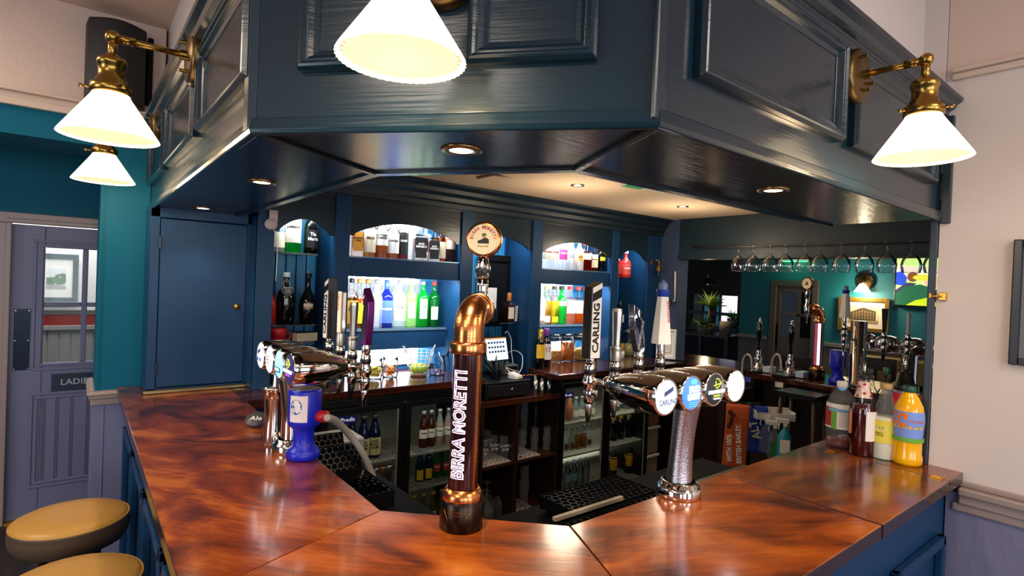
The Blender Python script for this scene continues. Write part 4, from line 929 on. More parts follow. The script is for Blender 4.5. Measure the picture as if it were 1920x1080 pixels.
# ================= CHROME FONTS =================
def tap_at(t, x, y, z, noz='clear', nm='tap'):
    b = MB(); b.M = Matrix.Translation((x, y, z))
    b.lathe([(.0, -.048), (.013, -.048), (.016, -.040), (.018, -.01), (.015, .0), (.021, .012), (.022, .03), (.016, .042), (.018, .048), (.018, .075), (.014, .085), (.0, .085)], 18)
    b.lathe([(.010, -.03), (.010, .0)], 12, 'y', (0, 0, -.01)); b.ball((.018, 0, .02), .010, 10); b.ball((-.018, 0, .02), .010, 10)
    tp = b.build(nm, chrome, t)
    nz = {'clear': steel, 'black': black, 'chrome': chrome}[noz]
    b = MB(); b.M = Matrix.Translation((x, y, z)); b.lathe([(.012, -.048), (.0135, -.052), (.006, -.108), (.004, -.108)], 14); b.build('nozzle', nz, tp)
    b = MB(); b.M = Matrix.Translation((x, y, z)); b.lathe([(.0185, .048), (.0195, .050), (.0195, .062), (.0185, .064)], 18); b.build('black_band', black, tp)
    return tp
def handle(tp, kind, x, y, z, side=-1):
    """drawn in the font's local frame; z = foot of the handle"""
    b = MB(); T = Matrix.Translation((x, y, z))
    if kind == 'carling':
        b.M = T; b.lathe([(.012, 0), (.014, .01), (.012, .022)], 14); b.build('handle_stem', chrome, tp)
        w, d, h = .024, .019, .245; z0 = .015
        b = MB(); b.M = T; b.add([(-w, -d, z0), (w, -d, z0), (w, d, z0), (-w, d, z0), (-w*.95, -d, h), (w*.95, -d, h+.02), (w*.95, d, h+.02), (-w*.95, d, h)], [(0, 3, 2, 1), (4, 5, 6, 7), (0, 1, 5, 4), (1, 2, 6, 5), (2, 3, 7, 6), (3, 0, 4, 7)])
        hd = b.build('handle', black, tp, bevel=.003)
        whm = mat('handle_white', 'ece6de', .3)
        for ys in (-1, 1):
            yy = ys*(d+.0006)
            b = MB(); b.M = T
            A = [(-w+.003, yy, z0+.003), (w-.003, yy, z0+.003), (w-.003, yy, h-.030), (-w+.003, yy, h-.048)]
            B = [(-w+.003, yy, h-.020), (w-.003, yy, h-.002), (w-.003, yy, h+.015), (-w+.003, yy, h-.002)]
            b.add(A, [(0, 1, 2, 3) if ys < 0 else (3, 2, 1, 0)]); b.add(B, [(0, 1, 2, 3) if ys < 0 else (3, 2, 1, 0)]); b.build('handle_face', whm, tp)
            Mx = basis((x, y+ys*(d+.0012), z+.115), (0, 0, 1), (ys*1.0, 0, 0) if False else (-1 if ys < 0 else 1, 0, 0))
            text('lettering', 'CARLING', .038, Mx, black, tp, bold=.0012, sx=1.0)
        MB().box(x-w*.9, x+w*.9, y-d, y+d, z+h+.012, z+h+.014) 
    elif kind == 'fluted':
        b.M = T; b.lathe([(.017, 0), (.019, .03), (.018, .038), (.020, .042), (.018, .05)], 18); b.build('handle_stem', steel, tp)
        b = MB(); b.M = T; b.lathe([(.013, .05), (.0145, .10), (.018, .165), (.016, .176), (0, .178)], 8, smooth=False); b.build('handle', steel, tp)
    elif kind == 'redwhite':
        b.M = T; b.lathe([(.017, 0), (.019, .03), (.018, .038), (.018, .05)], 18); b.build('handle_stem', steel, tp)
        b = MB(); b.M = T; b.box(-.014, .014, -.004, .014, .05, .21); hd = b.build('handle', chrome, tp, bevel=.003)
        b = MB(); b.M = T; b.box(-.015, .015, -.012, -.004, .05, .212); b.build('handle_face', ivory, tp, bevel=.003)
        text('lettering', 'MADRI', .02, basis((x, y-.0127, z+.17), (0, 0, 1), (-1, 0, 0)), redt, tp)
    elif kind in ('strongbow', 'purple'):
        if kind == 'strongbow': T = T @ Matrix.Diagonal((1, 1, .82, 1))
        b.M = T; b.lathe([(.015, 0), (.017, .012), (.015, .03)], 18); b.build('handle_stem', chrome, tp)
        n = 8; vs = []; fs = []
        m1, m2 = (mat('crystal_handle', '9fa4b4', .08, .9), mat('crystal_panel', '191c33', .15, .3)) if kind == 'strongbow' else (mat('purple_metal', '6e2470', .25, .7), mat('handle_charcoal', '23262a', .3))
        lean = -.030 if kind == 'strongbow' else .012
        for k in range(n+1):
            u = k/n; zz = .03+.15*u; w = .014+.010*math.sin(PI*min(1, u*.7+.12)); d = .016; xo = lean*u
            vs += [(xo-w, -d*.7, zz), (xo, -d*1.2, zz), (xo+w, -d*.7, zz), (xo+w, d*.8, zz), (xo-w, d*.8, zz)]
        for k in range(n):
            for j in range(5): l = (j+1) % 5; fs.append((k*5+j, k*5+l, k*5+5+l, k*5+5+j))
        fs += [(4, 3, 2, 1, 0)]; o_ = len(vs); w = .024; xo = lean
        vs += [(xo-w*.9, -.012, .232), (xo, -.019, .215), (xo+w*.8, -.012, .185), (xo+w*.8, .013, .185), (xo-w*.9, .013, .235)]
        for j in range(5): l = (j+1) % 5; fs.append((n*5+j, n*5+l, o_+l, o_+j))
        fs += [tuple(range(o_, o_+5))]
        b = MB(); b.M = T; b.add(vs, fs); b.build('handle', m1, tp, bevel=.0015)
        b = MB(); b.M = T
        for s_ in (-1, 1):
            b.add([(lean*.1+s_*.002, -.0205, .05), (lean*.1+s_*.012, -.0150, .05), (lean*.85+s_*.019, -.0140, .175), (lean*.85+s_*.002, -.0205, .175)], [(0, 1, 2, 3) if s_ > 0 else (3, 2, 1, 0)])
        b.build('handle_panel', m2, tp)
        b = MB(); b.M = T; z2 = .0012
        tops = [(xo-w*.85, -.0125, .232), (xo, -.0192, .216), (xo+w*.75, -.0125, .187), (xo-w*.2, -.0205, .170)]
        b.add([(p[0], p[1]-.0012, p[2]) for p in (tops[0], tops[3], tops[2], tops[1])], [(0, 1, 2, 3)]); b.build('handle_cap', mat('handle_top_black', '14110c', .3), tp)
        if kind == 'strongbow': text('lettering', 'STRONGBOW', .015, basis((x+lean*.5-.004, y-.0195, z+.090), (lean/.15, 0, -1), (1, 0, 0)), mat('silver_letter2', 'c8c8d2', .3, .5), tp, sx=.95, ext=.0012)
        b = MB(); b.M = T @ Matrix.Translation((xo-.002, -.0215, .20)) @ Matrix.Rotation(PI/2, 4, 'X')
        for p_, q_ in (((-.007, -.006), (.007, .006)), ((.007, .006), (-.002, .006)), ((.007, .006), (.006, -.003)), ((-.004, .004), (.005, -.005))): b.tube([(*p_, 0), (*q_, 0)], .0009, 4)
        b.build('arrow_mark', gold if kind == 'strongbow' else whtt, tp)
    elif kind == 'lighthouse':
        b.M = T; b.lathe([(.013, 0), (.015, .015), (.013, .055)], 14); T = T @ Matrix.Translation((0, 0, .027)); z += .027; b.build('handle_stem', chrome, tp)
        whm = mat('handle_white', 'ece6de', .3)
        b = MB(); b.M = T @ Matrix.Rotation(PI/8, 4, 'Z'); b.lathe([(0, .022), (.036, .022), (.036, .03), (.020, .195), (0, .195)], 8, smooth=False); b.build('handle', whm, tp, bevel=.001)
        bl = mat('lighthouse_blue', '1a3aa0', .35)
        b = MB(); b.M = T; b.lathe([(.020, .193), (.022, .195), (.022, .208), (.025, .212), (.025, .219), (.017, .219)], 16); b.build('gallery', bl, tp)
        b = MB(); b.M = T; b.lathe([(.016, .219), (.016, .238), (.011, .245), (.004, .25), (.002, .256), (0, .256)], 12); b.build('lantern', mat('lantern_grey', '6f7aa6', .4), tp)
        text('lettering', 'SHIPYARD', .017, basis((x+.003, y-.0262, z+.140), (0, .10, 1), (-1, 0, 0)), redt, tp)
    elif kind == 'slim':
        b.M = T; b.lathe([(.012, 0), (.014, .02), (.010, .03), (.012, .09), (.013, .135), (.008, .142), (0, .143)], 14); b.build('handle', mat('satin_grey', 'b8b2b4', .3), tp)
    elif kind == 'dark':
        b.M = T; b.add([(-.012, -.008, 0), (.012, -.008, 0), (.012, .008, 0), (-.012, .008, 0), (-.030, -.012, .16), (.030, -.012, .16), (.030, .012, .16), (-.030, .012, .16)], [(0, 3, 2, 1), (4, 5, 6, 7), (0, 1, 5, 4), (1, 2, 6, 5), (2, 3, 7, 6), (3, 0, 4, 7)])
        b.build('handle', mat('brown_black_handle', '1c1812', .3), tp, bevel=.003)
def medallion(pod, x, y, z, kind):
    R_ = .050
    fc = {'carling': mat('lit_white_lens', 'f4f6ff', .3, emit=2.4, ecol='e8f0ff'), 'blue': mat('lit_blue_lens', '3a66d8', .3, emit=1.5, ecol='4a7aff'),
          'dark': mat('dark_lens', '20242a', .25, emit=.12, ecol='6a7480'), 'white': mat('lit_white_lens2', 'fbfbff', .3, emit=7.0, ecol='eef2ff'),
          'red': mat('lit_pale_lens', 'f2eef4', .3, emit=2.0, ecol='f0ecff'), 'teal': mat('lit_teal_lens', '9adbe8', .3, emit=1.3, ecol='8ad0e8'), 'fruit': mat('lens_fruit', '2c2a50', .3, emit=.3, ecol='5040a0')}[kind]
    o = MB().lathe([(0, -.0065), (.02, -.006), (.042, -.003), (.0475, 0)], 40, 'y', (x, y, z)).build('lens', fc, pod)
    o = pod
    P = lambda dx, dz_: (x+dx, y-.0078, z+dz_)
    def quad(nm, pts, m, dy=0):
        b = MB(); b.add([(x+a, y-.0074-dy, z+c) for a, c in pts], [tuple(range(len(pts)))]); b.build(nm, m, o)
    X_, Z_ = (1, 0, 0), (0, 0, 1)
    if kind == 'carling':
        quad('stripe', [(-.020, .002), (.022, .017), (.022, .031), (-.020, .016)], mat('lens_grey_blue', '4a5a94', .4))
        text('lettering', 'CARLING', .021, basis(P(0, -.013), X_, Z_), mat('lens_grey_blue', '4a5a94', .4), o, sx=.95, bold=.0004)
    elif kind == 'blue':
        text('lettering', 'BUD', .026, basis(P(.004, .012), X_, Z_), glow2, o, bold=.0012); text('lettering', 'LIGHT', .024, basis(P(.002, -.010), X_, Z_), glow2, o, bold=.0012, sx=.9)
        quad('cap_glow', [(-.012, .028), (.012, .028), (.016, .034), (.010, .042), (-.010, .042), (-.016, .034)], mat('lens_cyan', '5ad0f0', .4, emit=1.2))
        for zz in (-.026, -.032, -.038): quad('line', [(-.022, zz), (.022, zz), (.022, zz+.0014), (-.022, zz+.0014)], mat('lens_cyan', '5ad0f0', .4, emit=1.2))
    elif kind in ('dark', 'fruit'):
        ym = mat('lens_yellow', 'd4dc4a', .4, emit=.8)
        b = MB()
        for p_, q_ in (((-.018, .014), (.022, .020)), ((.022, .020), (.006, .034)), ((.022, .020), (.004, .006)), ((.006, .034), (-.006, .034)), ((.004, .006), (-.006, .006)), ((-.008, .028), (-.006, .010))): b.tube([(x+p_[0], y-.0078, z+p_[1]), (x+q_[0], y-.0078, z+q_[1])], .0016, 4)
        b.build('arrow_mark', ym, o)
        text('lettering', 'STRONGBOW', .014, basis(P(0, -.006), X_, Z_), glow2, o, bold=.0006)
        text('lettering', 'ORIGINAL' if kind == 'dark' else 'DARK FRUIT', .009, basis(P(.002, -.018), X_, Z_), ym if kind == 'dark' else mat('lens_violet', 'b06af0', .4, emit=.8), o)
        if kind == 'dark': text('lettering', 'EXTRA COLD', .006, basis(P(.002, -.027), X_, Z_), glow2, o)
    elif kind == 'white':
        text('lettering', 'PALE ALE', .014, basis(P(.010, -.012), X_, Z_), mat('lens_grey', '8a92a4', .4), o)
    elif kind == 'red':
        b = MB()
        quad('red_box', [(-.020, -.012), (.020, -.012), (.020, .014), (-.020, .014)], mat('lens_red_box', 'd04a58', .4, emit=.4)); quad('white_box', [(-.016, -.008), (.016, -.008), (.016, .010), (-.016, .010)], fc, .0004)
        text('lettering', 'MADRI', .010, basis((x, y-.0084, z+.001), X_, Z_), mat('lens_red_box', 'd04a58', .4, emit=.4), o)
    elif kind == 'teal':
        quad('teal_band', [(-.036, -.026), (.036, -.026), (.040, -.008), (-.040, -.008)], mat('lens_teal_band', '1a6a8c', .4, emit=.3))
        text('lettering', 'COORS', .013, basis(P(0, -.017), X_, Z_), glow2, o)
glow2 = mat('lit_white_letter', 'ffffff', .4, emit=2.2)
def chrome_font(label, loc, rz, pods, zc=.335, noz=('clear',)*4, colm=None, sp=.122, tl=.225, dz=-.028):
    t = thing('chrome_beer_font', label, 'beer font', loc, rz)
    n = 10; b = MB()
    P_ = [(0, -.0, .02), (0, .004, .08), (0, .003, .16), (0, -.012, .24), (0, -.02, zc-.03)]
    b.tube([Vector((0, -.022*(u**2), .018+(zc-.04)*u)) for u in [k/n for k in range(n+1)]], [.050-.016*math.sin(PI*min(1, .18+u*.6))+.002*u for u in [k/n for k in range(n+1)]], 32)
    b.build('column', colm or chrome_r, t)
    MB().lathe([(0, 0), (.066, 0), (.067, .004), (.067, .026), (.062, .032), (.058, .034), (.056, .044), (.048, .046)], 40).build('foot_ring', chrome, t)
    b = MB(); L_ = sp*1.5; b.cyl((-L_, .01, zc), .040, 2*L_, 28, 'x'); b.build('manifold', chrome, t)
    for k, (kind, hk) in enumerate(pods):
        x = (k-1.5)*sp
        b = MB(); b.lathe([(.047, -.071), (.0515, -.073), (.0535, -.068), (.056, -.05), (.057, -.02), (.056, .02*tl/.225), (.049, .065*tl/.225), (.036, .110*tl/.225), (.022, .138*tl/.225), (.021, .142*tl/.225), (.024, .145*tl/.225), (.024, .152*tl/.225), (.011, .155*tl/.225), (.010, tl-.01)], 40, 'y', (x, 0, zc))
        pod = b.build('pod', chrome, t)
        medallion(pod, x, -.071, zc, kind)
        tp = tap_at(t, x, tl, zc+dz, noz[k])
        handle(tp, hk, x, tl, zc+dz+.083)
    return t
q = at(1268, 925, z=ZC)
chrome_font('large chrome font with four taps and round lenses on the right bar arm', (1.490, 1.010, ZC), 0,
            [('carling', 'carling'), ('blue', 'fluted'), ('dark', 'strongbow'), ('white', 'lighthouse')])
chrome_font('chrome font seen side on with overlapping lit lenses, on the left arm of the bar', (.625, 2.045, ZC), -PI/2,
            [('carling', 'carling'), ('red', 'redwhite'), ('teal', 'fluted'), ('fruit', 'purple')], zc=.325, noz=('clear', 'clear', 'black', 'chrome'), colm=chrome, tl=.19, dz=-.042)
# ---- chrome cup with rod beside the left font ----
q = at(512, 832, z=ZC)
t = thing('chrome_beaker', 'chrome beaker with a thin rod standing left of the blue cleaning cup', 'beaker', (q.x, q.y, ZC))
MB().lathe([(0, 0), (.036, 0), (.038, .01), (.036, .05), (.033, .10), (.037, .17), (.042, .205), (.046, .208), (.046, .214), (.01, .218), (0, .218)], 32).build('beaker', chrome, t)
MB().lathe([(.010, .217), (.007, .24), (.006, .33), (0, .33)], 12).build('rod', chrome, t)
# dark oval drip plate
q = at(480, 800, z=ZC)
t = thing('oval_sign', 'small dark tilted oval badge with white writing lying behind the chrome beaker', 'badge', (q.x, q.y, ZC+.030)); t.scale = (.72, .72, .72)
t.rotation_euler = (math.radians(28), 0, -.5)
MB().lathe([(0, 0), (.058, 0), (.06, .004), (.058, .008), (0, .008)], 28).build('plate', mat('dark_grey_badge', '3a3d42', .4), t)
text('lettering', 'Ale', .05, basis((0, 0, .0085), (1, 0, 0), (0, 1, 0)), whtt, t)
MB().box(-.05, .05, .02, .05, -.045, 0).build('foot', steel, t, bevel=.004)
# ---- blue cleaning cups ----
def blue_cup(label, loc, rz, hose=True, s=1.0):
    t = thing('line_cleaning_cup', label, 'cleaning cup', loc, rz); t.scale = (s, s, s)
    MB().lathe([(0, 0), (.050, 0), (.056, .006), (.057, .022), (.050, .034), (.038, .044), (.034, .060), (.034, .095), (.038, .105), (.052, .118), (.055, .130), (.055, .235), (.052, .241), (.048, .243)], 36).build('cup', bluep, t)
    MB().lathe([(0, .240), (.049, .243)], 36, smooth=False).build('lid', mat('grey_lid', 'a29c98', .5), t)
    L2 = MB().lathe([(.0556, .136), (.0556, .226)], 16, a0=-PI/2-.45, a1=-PI/2+.70).build('label', mat('pale_pink_paper', 'e8dcd8', .6), t)
    a = -PI/2+.45
    b = MB(); b.lathe([(.0560, .150), (.0560, .2)], 2) if False else None
    m = MB(); n = 20; c0 = -PI/2+.0
    vs = [(.0562*math.cos(c0+.42*math.cos(2*PI*k/n)*.9), .0562*math.sin(c0+.42*math.cos(2*PI*k/n)*.9), .188+.026*math.sin(2*PI*k/n)) for k in range(n)]
    m.add(vs, [tuple(range(n))]); m.build('label_oval', mat('label_blue_oval', '2a5ab0', .5), t)
    text('lettering', 'stop\nCLN', .020, basis((.0566*math.cos(c0), .0566*math.sin(c0), .188), (-math.sin(c0), math.cos(c0), 0), (0, 0, 1)), whtt, t, bend=.0566)
    if hose:
        MB().lathe([(.018, .050), (.021, .052), (.021, .082), (.018, .088), (0, .088)], 16, 'x', (0, 0, .150)).build('hose_cap', redp, t)
    return t
q = at(566, 862, z=ZC)
rc = math.atan2(-q.x, q.y)
# label looks towards the customers on the left
blue_cup('blue cleaning cup with white label and red cap on the left arm of the bar', (q.x+.01, q.y+.02, ZC), -.85)
# corrugated hose
h0 = at(604, 782, y=q.y+.02)
pts = [at(613, 783, y=1.84), at(630, 790, y=1.90), at(655, 815, y=1.98), at(680, 850, y=2.0), at(700, 895, y=2.02)]
def smooth(pts, n=8):
    out = []; P = [Vector(p) for p in pts]; P = [P[0]*2-P[1]]+P+[P[-1]*2-P[-2]]
    for i in range(1, len(P)-2):
        for k in range(n):
            u = k/n; a, b_, c, d = P[i-1], P[i], P[i+1], P[i+2]
            out.append(.5*((2*b_)+(c-a)*u+(2*a-5*b_+4*c-d)*u*u+(3*b_-a-3*c+d)*u**3))
    return out+[P[-2]]
sp = smooth(pts, 22)
tag(MB().tube(sp, [.0135 if i % 2 else .0110 for i in range(len(sp))], 12).build('corrugated_hose', mat('grey_hose', 'a2988c', .45)), 'grey corrugated hose curving down from the red cap of the blue cup', 'hose')

# ================= BOTTLES ON THE BAR END =================
cl_pl = liquid('clear_squash_plastic', 'd9dcda', .90, .10)  # white body colour stands in for pale reflections on the clear plastic
def sq(px, py): q = at(px, py, z=ZC); return (q.x, q.y, ZC)
lbl_g = mat('lime_label', '6fae3a', .6)
t = bottle('mixer_bottle', 'clear plastic bottle with red and green label, nearly empty, leftmost at the bar end', (2.585, .968, ZC), .056, .275, 'jug', cl_pl, whl, whl, lab=(.28, .66), lw=3.0, facing=-2.79, neck=.90, liq=(.10, red_s))
b = MB()
L_ = [c for c in t.children if c.name.startswith('label')][0]
MB().lathe([(.0574, .085), (.0574, .165)], 8, a0=-4.2, a1=-3.45).build('label_red', redl, L_)
MB().lathe([(.0575, .075), (.0575, .165)], 6, a0=-3.44, a1=-3.05).build('label_green', lbl_g, L_)
MB().lathe([(.0577, .150), (.0577, .162)], 12, a0=-3.7, a1=-1.9).build('label_blue', mat('label_sky', '7ab8d8', .6), L_)
b = MB()
for k in range(9): b.lathe([(.0577, .09+k*.008), (.0577, .0915+k*.008)], 6, a0=-2.9, a1=-2.2)
b.build('small_print', grey, L_)
t = bottle('cordial_bottle', 'bottle of dark red cordial with a fruit band on its neck at the bar end', (2.515, .862, ZC), .049, .325, 'cone', clear, mat('cordial_label', 'f0e4da', .6), cm=blackp, lab=(.20, .56), lw=1.1, facing=-2.0, neck=.95, liq=(.62, mat('dark_red_cordial', '4a060c', .12, coat=.3)))
MB().lathe([(.032, .233), (.0245, .250), (.0215, .27), (.0205, .296)], 18).build('neck_band', mat('fruit_band', 'f0d0c0', .6), t)
b = MB()
for k in range(12):
    a = k*.9; zz = .24+.012*(k % 5); r_ = .029-.12*(zz-.238) if zz < .262 else .0222; b.ball((r_*math.cos(a)*1.0, r_*math.sin(a)*1.0, zz), .006, 8, .8)
b.build('fruit_spots', redl, t)
MB().lathe([(.0492, .085), (.0492, .18)], 5, a0=-4.0, a1=-3.6).build('label', mat('cordial_side_label', 'd8906a', .6), t)
MB().tube([(0, 0, .325), (0, 0, .345), (.004, .0, .375)], [.008, .006, .005], 8).build('pourer', steel, t)
t = bottle('squash_bottle', 'clear squash bottle of cloudy white drink with a yellow label, third at the bar end', (2.547, .792, ZC), .047, .30, 'cone', cl_pl, mat('squash_yellow_label', 'e8d44a', .6), cm=mat('tan_cap2', 'b8935a', .5), lab=(.22, .52), lw=3.4, facing=-2.85, neck=.92, liq=(.55, mat('cloudy_squash', 'e6e2cc', .3)))
L_ = [c for c in t.children if c.name.startswith('label')][0]
a_ = -2.2
MB().lathe([(.0474, .115), (.0476, .128)], 8, a0=-3.55, a1=-2.85).build('label_arch', mat('dark_green_arch', '24481e', .6), L_)
text('lettering', "ROBINSONS", .010, basis((.048*math.cos(-3.2), .048*math.sin(-3.2), .1215), (-math.sin(-3.2), math.cos(-3.2), 0), (0, 0, 1)), whtt, L_, bend=.048)
text('lettering', "BARLEY\nWATER", .009, basis((.048*math.cos(-3.2), .048*math.sin(-3.2), .100), (-math.sin(-3.2), math.cos(-3.2), 0), (0, 0, 1)), dkt, L_, bend=.048)
t = bottle('squash_bottle', 'bright orange squash bottle with green cap, rightmost at the bar end by the post', (2.542, .712, ZC), .0505, .305, 'juice', mat('orange_squash', 'ffb608', .15, coat=.4), mat('meadow_label', '7f9ae0', .6), cm=mat('green_cap', '0f4a38', .4), lab=(.30, .68), lw=3.6, facing=-2.87, neck=.91)
L_ = [c for c in t.children if c.name.startswith('label')][0]
MB().lathe([(.0512, .092), (.0514, .108)], 14, a0=-4.6, a1=-1.1).build('label_grass', lbl_g, L_)
b = MB(); random.seed(5)
for k in range(18):
    a = random.uniform(-4.1, -3.0); zz = random.uniform(.15, .20); b.lathe([(.0518, zz-.006), (.0519, zz), (.0518, zz+.006)], 2, a0=a-.11, a1=a+.11)
b.build('label_oranges', mat('label_orange_fruit', 'ee7a1c', .5), L_)
text('lettering', 'ORANGE', .013, basis((.0522*math.cos(-2.35), .0522*math.sin(-2.35), .172), (-math.sin(-2.35), math.cos(-2.35), 0), (0, 0, 1)), mat('label_orange_fruit', 'ee7a1c', .5), L_, bend=.0522)
# more bottles behind
bottle('spirit_bottle', 'clear bottle with black cap standing behind the red cordial', (2.70, .90, ZC), .036, .335, 'spirit', clear, None, blackp)
bottle('spirit_bottle', 'green necked bottle standing behind the red cordial, left of the tall grey can', (2.76, .86, ZC), .036, .34, 'spirit', clear, None, mat('green_cap2', '1a5a38', .4))
def can(label, pos, m1, band):
    t = thing('cocktail_shaker', label, 'shaker', pos)
    MB().lathe([(0, 0), (.040, 0), (.042, .01), (.042, .255), (.040, .262), (0, .262)], 28).build('body', m1, t)
    MB().lathe([(.0425, .20), (.0425, .25)], 28).build('band', band, t)
    MB().lathe([(.043, .262), (.044, .268), (.044, .285), (.034, .29), (.026, .33), (.02, .335), (0, .335)], 20).build('lid', black, t, )
    MB().tube([(0, 0, .335), (0, .002, .40)], [.010, .007], 10).build('spout', chrome, t)
can('grey canister with a red band and black pourer top behind the yellow label squash', (2.70, .775, ZC), mat('grey_can', '8f8f92', .35, .5), mat('can_red', 'd8304a', .5))
can('canister with cream band and black pourer top behind the orange squash', (2.72, .685, ZC), mat('grey_can', '8f8f92', .35, .5), mat('can_cream', 'd8a878', .5))

# ================= BACK COUNTER ITEMS =================
def cpos(px, y, z=ZC): q = at(px, 600, y=y); return (q.x, y, z)
# kilner jars
def jar(px, y, label, fill, fm, r=.056, h=.235):
    x, y, z = cpos(px, y); t = thing('clip_top_jar', label, 'jar', (x, y, z), 0, 'snack jars on the right back counter')
    MB().lathe([(0, 0), (r*.92, 0), (r, .008), (r, h*.78), (r*.85, h*.86), (r*.85, h*.9)], 20).build('jar', clear, t)
    MB().lathe([(r*.88, h*.90), (r*.92, h*.92), (r*.92, h*.97), (0, h)], 20).build('lid', glass('jar_lid', (.9, .95, .9), .15, .05, 1.4), t)
    b = MB(); b.tube([(r*.87*math.cos(a), r*.87*math.sin(a), h*.87) for a in [k*PI/8 for k in range(16)]], .002, 5, True); b.tube([(0, -r*.9, h*.9), (.012, -r*1.05, h*.8), (0, -r*1.08, h*.7), (-.012, -r*1.05, h*.8), (0, -r*.9, h*.9)], .0018, 5); b.build('wire_clip', steel, t)
    b = MB(); random.seed(int(px)); n = 110
    b.lathe([(0, .01), (r*.82, .01), (r*.82, h*fill-.008), (0, h*fill)], 16)
    for k in range(n):
        a = random.uniform(0, 2*PI); rr = r*.86; zz = random.uniform(.014, h*fill)
        b.ball((rr*math.cos(a), rr*math.sin(a), zz), .0075, 6, .8)
    tag(b.build('snacks', fm, t), kind='stuff')
n1, n2, n3 = mat('peanuts', 'c98a3c', .6), mat('orange_snacks', 'c4661e', .6), mat('mixed_nuts', 'c09a50', .6)
jar(1043, 3.33, 'clip top jar one third full of pale orange snacks, beside the purple capped wine', .42, n1)
jar(1066, 3.32, 'clip top jar nearly full of deep orange snacks, the fullest of the row', .68, n2)
jar(1090, 3.31, 'clip top jar one third full of golden nuts, right of the fullest jar', .45, n3)
jar(1110, 3.30, 'clip top jar partly hidden behind the large white tap handle', .42, n2)
x, y, z = cpos(1015, 3.10); bottle('wine_bottle', 'dark wine bottle with yellow label and steel pourer on the right back counter', (x, y, z), .036, .30, 'wine', blk, yel_l, goldc, lab=(.28, .62), neck=.74, pour=True, facing=-1.9)
x, y, z = cpos(1026, 3.16); bottle('wine_bottle', 'dark wine bottle with purple cap and white label on the right back counter', (x, y, z), .040, .30, 'wine', blk, whl, pur, lab=(.20, .60), neck=.80, facing=-1.9, txt='17', tsz=.05, tm=mat('plum_print', '8a4a7a', .6))
# straw holder + big glass
x, y, z = cpos(1143, 3.30)
t = thing('wine_goblet', 'large clear bowl shaped glass behind the fluted steel tap handle', 'glass', (x, y, z))
MB().lathe([(0, 0), (.03, .002), (.005, .01), (.005, .08), (.03, .10), (.052, .14), (.05, .17)], 20).build('bowl', glass_w, t)
x, y, z = cpos(1163, 3.25)
t = thing('mug', 'white patterned pot of paper tubes and picks behind the crystal tap handle', 'pot', (x, y, z))
b = MB(); b.lathe([(0, 0), (.05, 0), (.05, .07), (.046, .07), (.046, .01)], 20); b.build('pot', whitep, t)
b = MB(); random.seed(2)
for k in range(24): a = random.uniform(0, 6.28); r_ = random.uniform(0, .035); b.tube([(r_*math.cos(a), r_*math.sin(a), .02), (r_*1.25*math.cos(a), r_*1.25*math.sin(a), .12+random.uniform(0, .02))], .0025, 5)
tag(b.build('picks', mat('wood_picks', 'd8a868', .7), t), kind='stuff')
x, y, z = cpos(1180, 3.38)
t = thing('glass_decanter', 'squat glass flagon of pale yellow liquid behind the crystal tap handle', 'flagon', (x, y, z))
MB().lathe([(0, 0), (.07, 0), (.075, .02), (.075, .12), (.05, .17), (.02, .19), (.02, .22)], 24).build('glass', clear, t); MB().lathe([(0, .004), (.071, .004), (.071, .11), (0, .11)], 20).build('drink', liquid('pale_yellow', 'd8cc8a', .3), t)
MB().lathe([(0, .215), (.025, .215), (.025, .24), (0, .24)], 14).build('stopper', whitep, t)
# framed white certificate stand
q = at(1258, 690, z=ZC)
tt = basis((4.17, 3.02, ZC+.145), (.5, -.86, 0), (0, 0, 1))
def art_cert(t, w, h):
    b = MB(); b.box(-w*.38, w*.38, -h*.38, h*.38, .006, .0065)
    s = b.build('print', mat('beige_card', 'c8b8a0', .8), t); MB().box(-w*.30, w*.30, -h*.33, h*.33, .0066, .0072).build('sheet', paper, s)
    b = MB(); random.seed(9)
    for k in range(7): b.tube([(random.uniform(-.04, .04), random.uniform(-.07, .07), .0078), (random.uniform(-.04, .04), random.uniform(-.07, .07), .0078)], .001, 4)
    b.build('scribble', grey, s)
picture('standing_frame', 'white framed card standing on the back counter beside the lighthouse tap handle', tt, .17, .27, .022, paper, art_cert, None, whitep)
# bell and hook on the end wall
q = at(1234, 480, y=3.10)
t = thing('brass_bell', 'small brass bell on a bracket above the lighthouse tap handle', 'bell', (4.12, 3.10, q.z)); t.scale = (.7, .7, .7)
z0 = (at(1234, 508, x=4.12).z-q.z)/.7
MB().lathe([(0, z0+.095), (.01, z0+.09), (.022, z0+.07), (.028, z0+.03), (.045, z0+.0), (.046, z0-.004), (.03, z0+.002)], 24).build('bell', brass, t)
b = MB(); b.tube(smooth([(-.04, .09, z0+.12), (-.03, .03, z0+.14), (0, 0, z0+.125), (0, 0, z0+.09)], 6), .006, 8); b.box(-.05, -.03, .075, .092, z0+.08, z0+.15); b.build('bracket', brass, t)
MB().tube([(0, 0, z0), (0, 0, z0-.06)], .002, 6).build('cord', mat('cord', 'c8b8a0', .8), t)
q = at(1265, 565, y=3.0)
t = thing('door_stay', 'white metal stay and catch fixed to the slate grey end wall', 'catch', (4.27, 3.02, q.z))
b = MB(); b.box(-.015, 0, .03, .055, -.05, .02); b.tube([(-.02, .04, 0), (-.045, .0, .0), (-.04, -.03, .0)], .007, 8); b.build('catch', steel, t); MB().tube([(-.03, -.02, 0), (-.02, -.005, .27)], .008, 8).build('stay', whitep, t)

